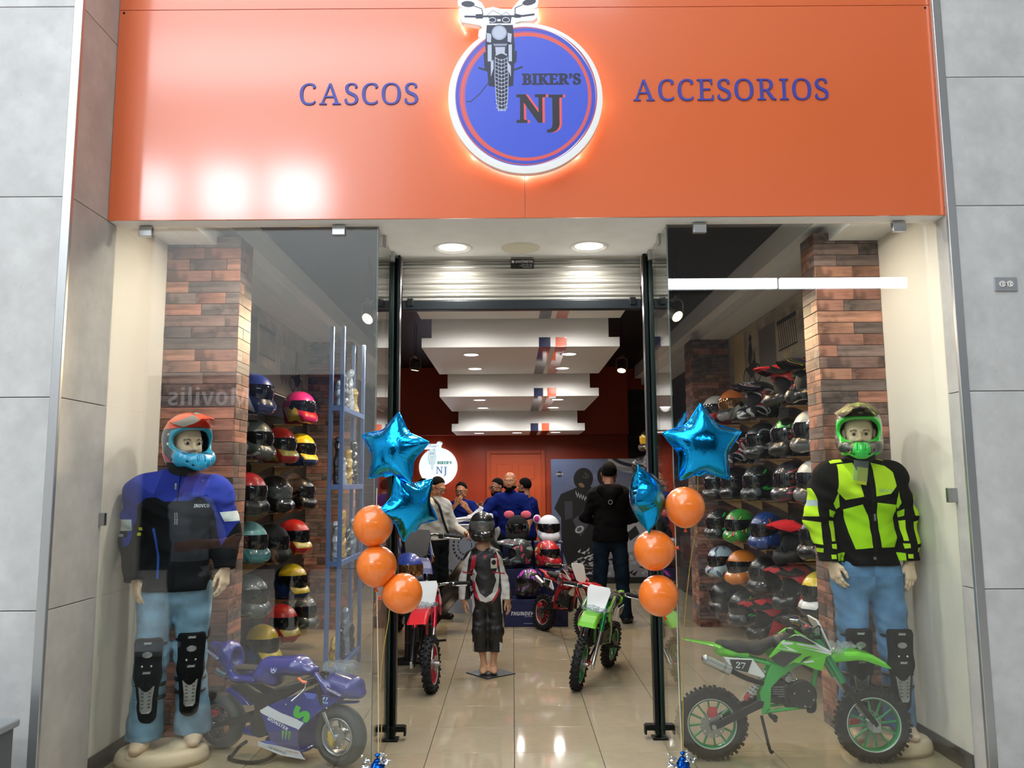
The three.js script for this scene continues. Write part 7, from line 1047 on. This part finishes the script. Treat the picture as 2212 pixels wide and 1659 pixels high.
{
  const w = person('man with glasses in a white shirt and shoulder strap looking down', [-0.9, 0, -9.6], R(52), 1.63, { skin: brown3, shirt: whiteShirt, pants: darkPants, glasses: true, head: [0.42, 0.1, 0], w: 1.06, bulk: 0.012, belt: true, tuck: 0.97, J: { elL: [0.22, 1.12, 0.12], wrL: [0.14, 1.05, 0.36], elR: [-0.25, 1.12, -0.03], wrR: [-0.22, 0.86, 0.06] } });
  mesh('shoulder_strap', tube([[-0.1, 1.5, 0.02], [-0.11, 1.42, 0.14], [-0.03, 1.2, 0.16], [0.1, 1.02, 0.13]], 0.016, 6), M.black, w); mesh('sleeve_patch', disc(0.035, 0.004, -0.262, 1.28, 0.03, 'x', 20), std(0xb0402c, 0.6), w);
  person('woman with glasses in a royal blue polo raising her hands to her mouth', [-0.68, 0, -10.85], R(-8), 1.57, { skin: brown1, shirt: royal, pants: darkPants, glasses: true, bun: true, sleeve: 'short', head: [0.12, -0.1, 0], J: { elR: [-0.25, 1.2, 0.1], wrR: [-0.05, 1.42, 0.2], elL: [0.26, 1.18, 0.1], wrL: [0.14, 1.36, 0.24] } });
  person('man in blue half hidden behind the foil stars', [-1.2, 0, -11.0], R(20), 1.62, { skin: brown3, shirt: royal, pants: darkPants, head: [0.1, 0.3, 0] });
  const m1 = person('dark haired man clapping behind the bald man', [-0.2, 0, -11.1], R(-38), 1.62, { skin: brown2, shirt: royal, pants: darkPants, glasses: true, head: [0.15, -0.3, 0], beard: true, J: { elR: [-0.26, 1.18, 0.1], wrR: [-0.1, 1.32, 0.3], elL: [0.24, 1.16, 0.12], wrL: [-0.02, 1.3, 0.3] } });
  person('bald bearded man in a royal blue shirt holding up the dark cover', [-0.03, 0, -10.3], R(-12), 1.7, { skin: brown1, hair: null, heavy: true, beard: true, shirt: royal, pants: darkPants, w: 1.03, bulk: 0.0, sleeve: 'short', head: [0.05, 0.05, 0], tuck: 0.86, J: { elR: [-0.36, 1.2, 0.12], wrR: [-0.38, 1.12, 0.36], elL: [0.25, 1.12, 0.02], wrL: [0.22, 0.9, 0.16] } });
  const b2 = person('man in a printed blue polo with his back half turned by the door', [0.17, 0, -10.9], R(-130), 1.62, { skin: brown2, shirt: royal, pants: darkPants, w: 1.06, sleeve: 'short', beard: true, head: [0.1, 0.2, 0] });
  const bk = person('man in a black hooded jacket and dark jeans seen from behind', [1.1, 0, -9.3], R(176), 1.77, { skin: brown2, shirt: blackCloth, pants: darkDenim, w: 1.1, bulk: 0.02, tuck: 0.88, head: [0.25, 0.05, 0], J: { elR: [-0.28, 1.15, 0.02], wrR: [-0.16, 1.08, 0.25], elL: [0.28, 1.15, 0.02], wrL: [0.16, 1.08, 0.25], anR: [-0.15, 0.085, -0.02], anL: [0.15, 0.085, -0.02], toeR: [-0.2, 0.035, 0.13], toeL: [0.2, 0.035, 0.13], knR: [-0.12, 0.5, 0.02], knL: [0.12, 0.5, 0.02] } });
  mesh('hood', sdfGeo([bone([-0.09, 1.46, -0.1], [0.09, 1.46, -0.1], 0.06, 0.06, { s: [1, 1, 0.8] }), bone([0, 1.4, -0.14], [0, 1.34, -0.15], 0.06, 0.04, { s: [1.4, 1, 0.6] })], { k: 0.03, cell: 0.012 }), blackCloth, bk); mesh('cap', [hairCap.clone().scale(1.06, 1.06, 1.06).rotateX(0.25).translate(0, 1.62, 0.02)], blackCloth, bk); mesh('jacket_emblem', [torus(0.022, 0.0035, 0.0, 1.32, -0.185, 'z', 6, 20)], std(0x8a8c8e, 0.5), bk);
  // outside, caught only as reflections in the pane
  const gd = person('security guard in a grey uniform shirt standing outside by the pillar', [-2.35, 0, -3.0], R(100), 1.74, { group: 'people outside the shop', skin: brown2, shirt: greyUni, pants: darkPants, sleeve: 'short', head: [0.35, 0, 0], belt: true, J: { elR: [-0.25, 1.14, 0.08], wrR: [-0.1, 1.12, 0.33], elL: [0.25, 1.14, 0.08], wrL: [0.08, 1.15, 0.33] } }); mesh('cap', [lathe([[0.1, 0], [0.11, 0.03], [0.1, 0.07], [0.0, 0.075]], 28).translate(0, 1.7, 0.02), plate([[-0.07, 0], [0.07, 0], [0.05, 0.07], [-0.05, 0.07]], 0.006, { bevel: 0.002 }).rotateX(Math.PI / 2).translate(0, 1.705, 0.1)], std(0x17191d, 0.7), gd);
  person('visitor in black clothes waiting in the hall outside', [-2.35, 0, -0.2], R(175), 1.72, { group: 'people outside the shop', skin: brown3, shirt: blackCloth, pants: blackCloth });
}
{ // dark jacket bust with a patterned helmet on the side wall
  const t = thing('display_bust', 'black jacket display bust on the side wall beyond the guide rail', 'display bust', [1.85, 1.1, -10.9], R(-40)), J = { hipR: [-0.09, 0.12, 0], hipL: [0.09, 0.12, 0], shR: [-0.185, 0.7, 0], shL: [0.185, 0.7, 0], elR: [-0.24, 0.42, -0.02], elL: [0.24, 0.42, -0.02], wrR: [-0.22, 0.2, 0.06], wrL: [0.22, 0.2, 0.06], neck: [0, 0.82, 0] }, S = skeleton(J, 1);
  mesh('jacket', sdfGeo([...fat(S.torso, 0.03), ...fat(S.arm('R'), 0.025), ...fat(S.arm('L'), 0.025), ...S.neck], { k: 0.035, cell: 0.014, wrinkle: 0.016 }), phys(0x0d0d0e, 0.5, { clearcoat: 0.3 }), t); mesh('pole', rod([0, -1.1, 0], [0, 0.3, 0], 0.02), M.darkMetal, t); mesh('foot', disc(0.18, 0.02, 0, -1.09, 0, 'y'), M.darkMetal, t);
  helmet('road', 'black and gold helmet with yellow face on the jacket bust', paints.gold, { pos: [1.85, 2.1, -10.9], rot: [0, R(-60), 0], visor: phys(0xd8a828, 0.1, { clearcoat: 1 }) });
}
renderer.render(scene, camera);
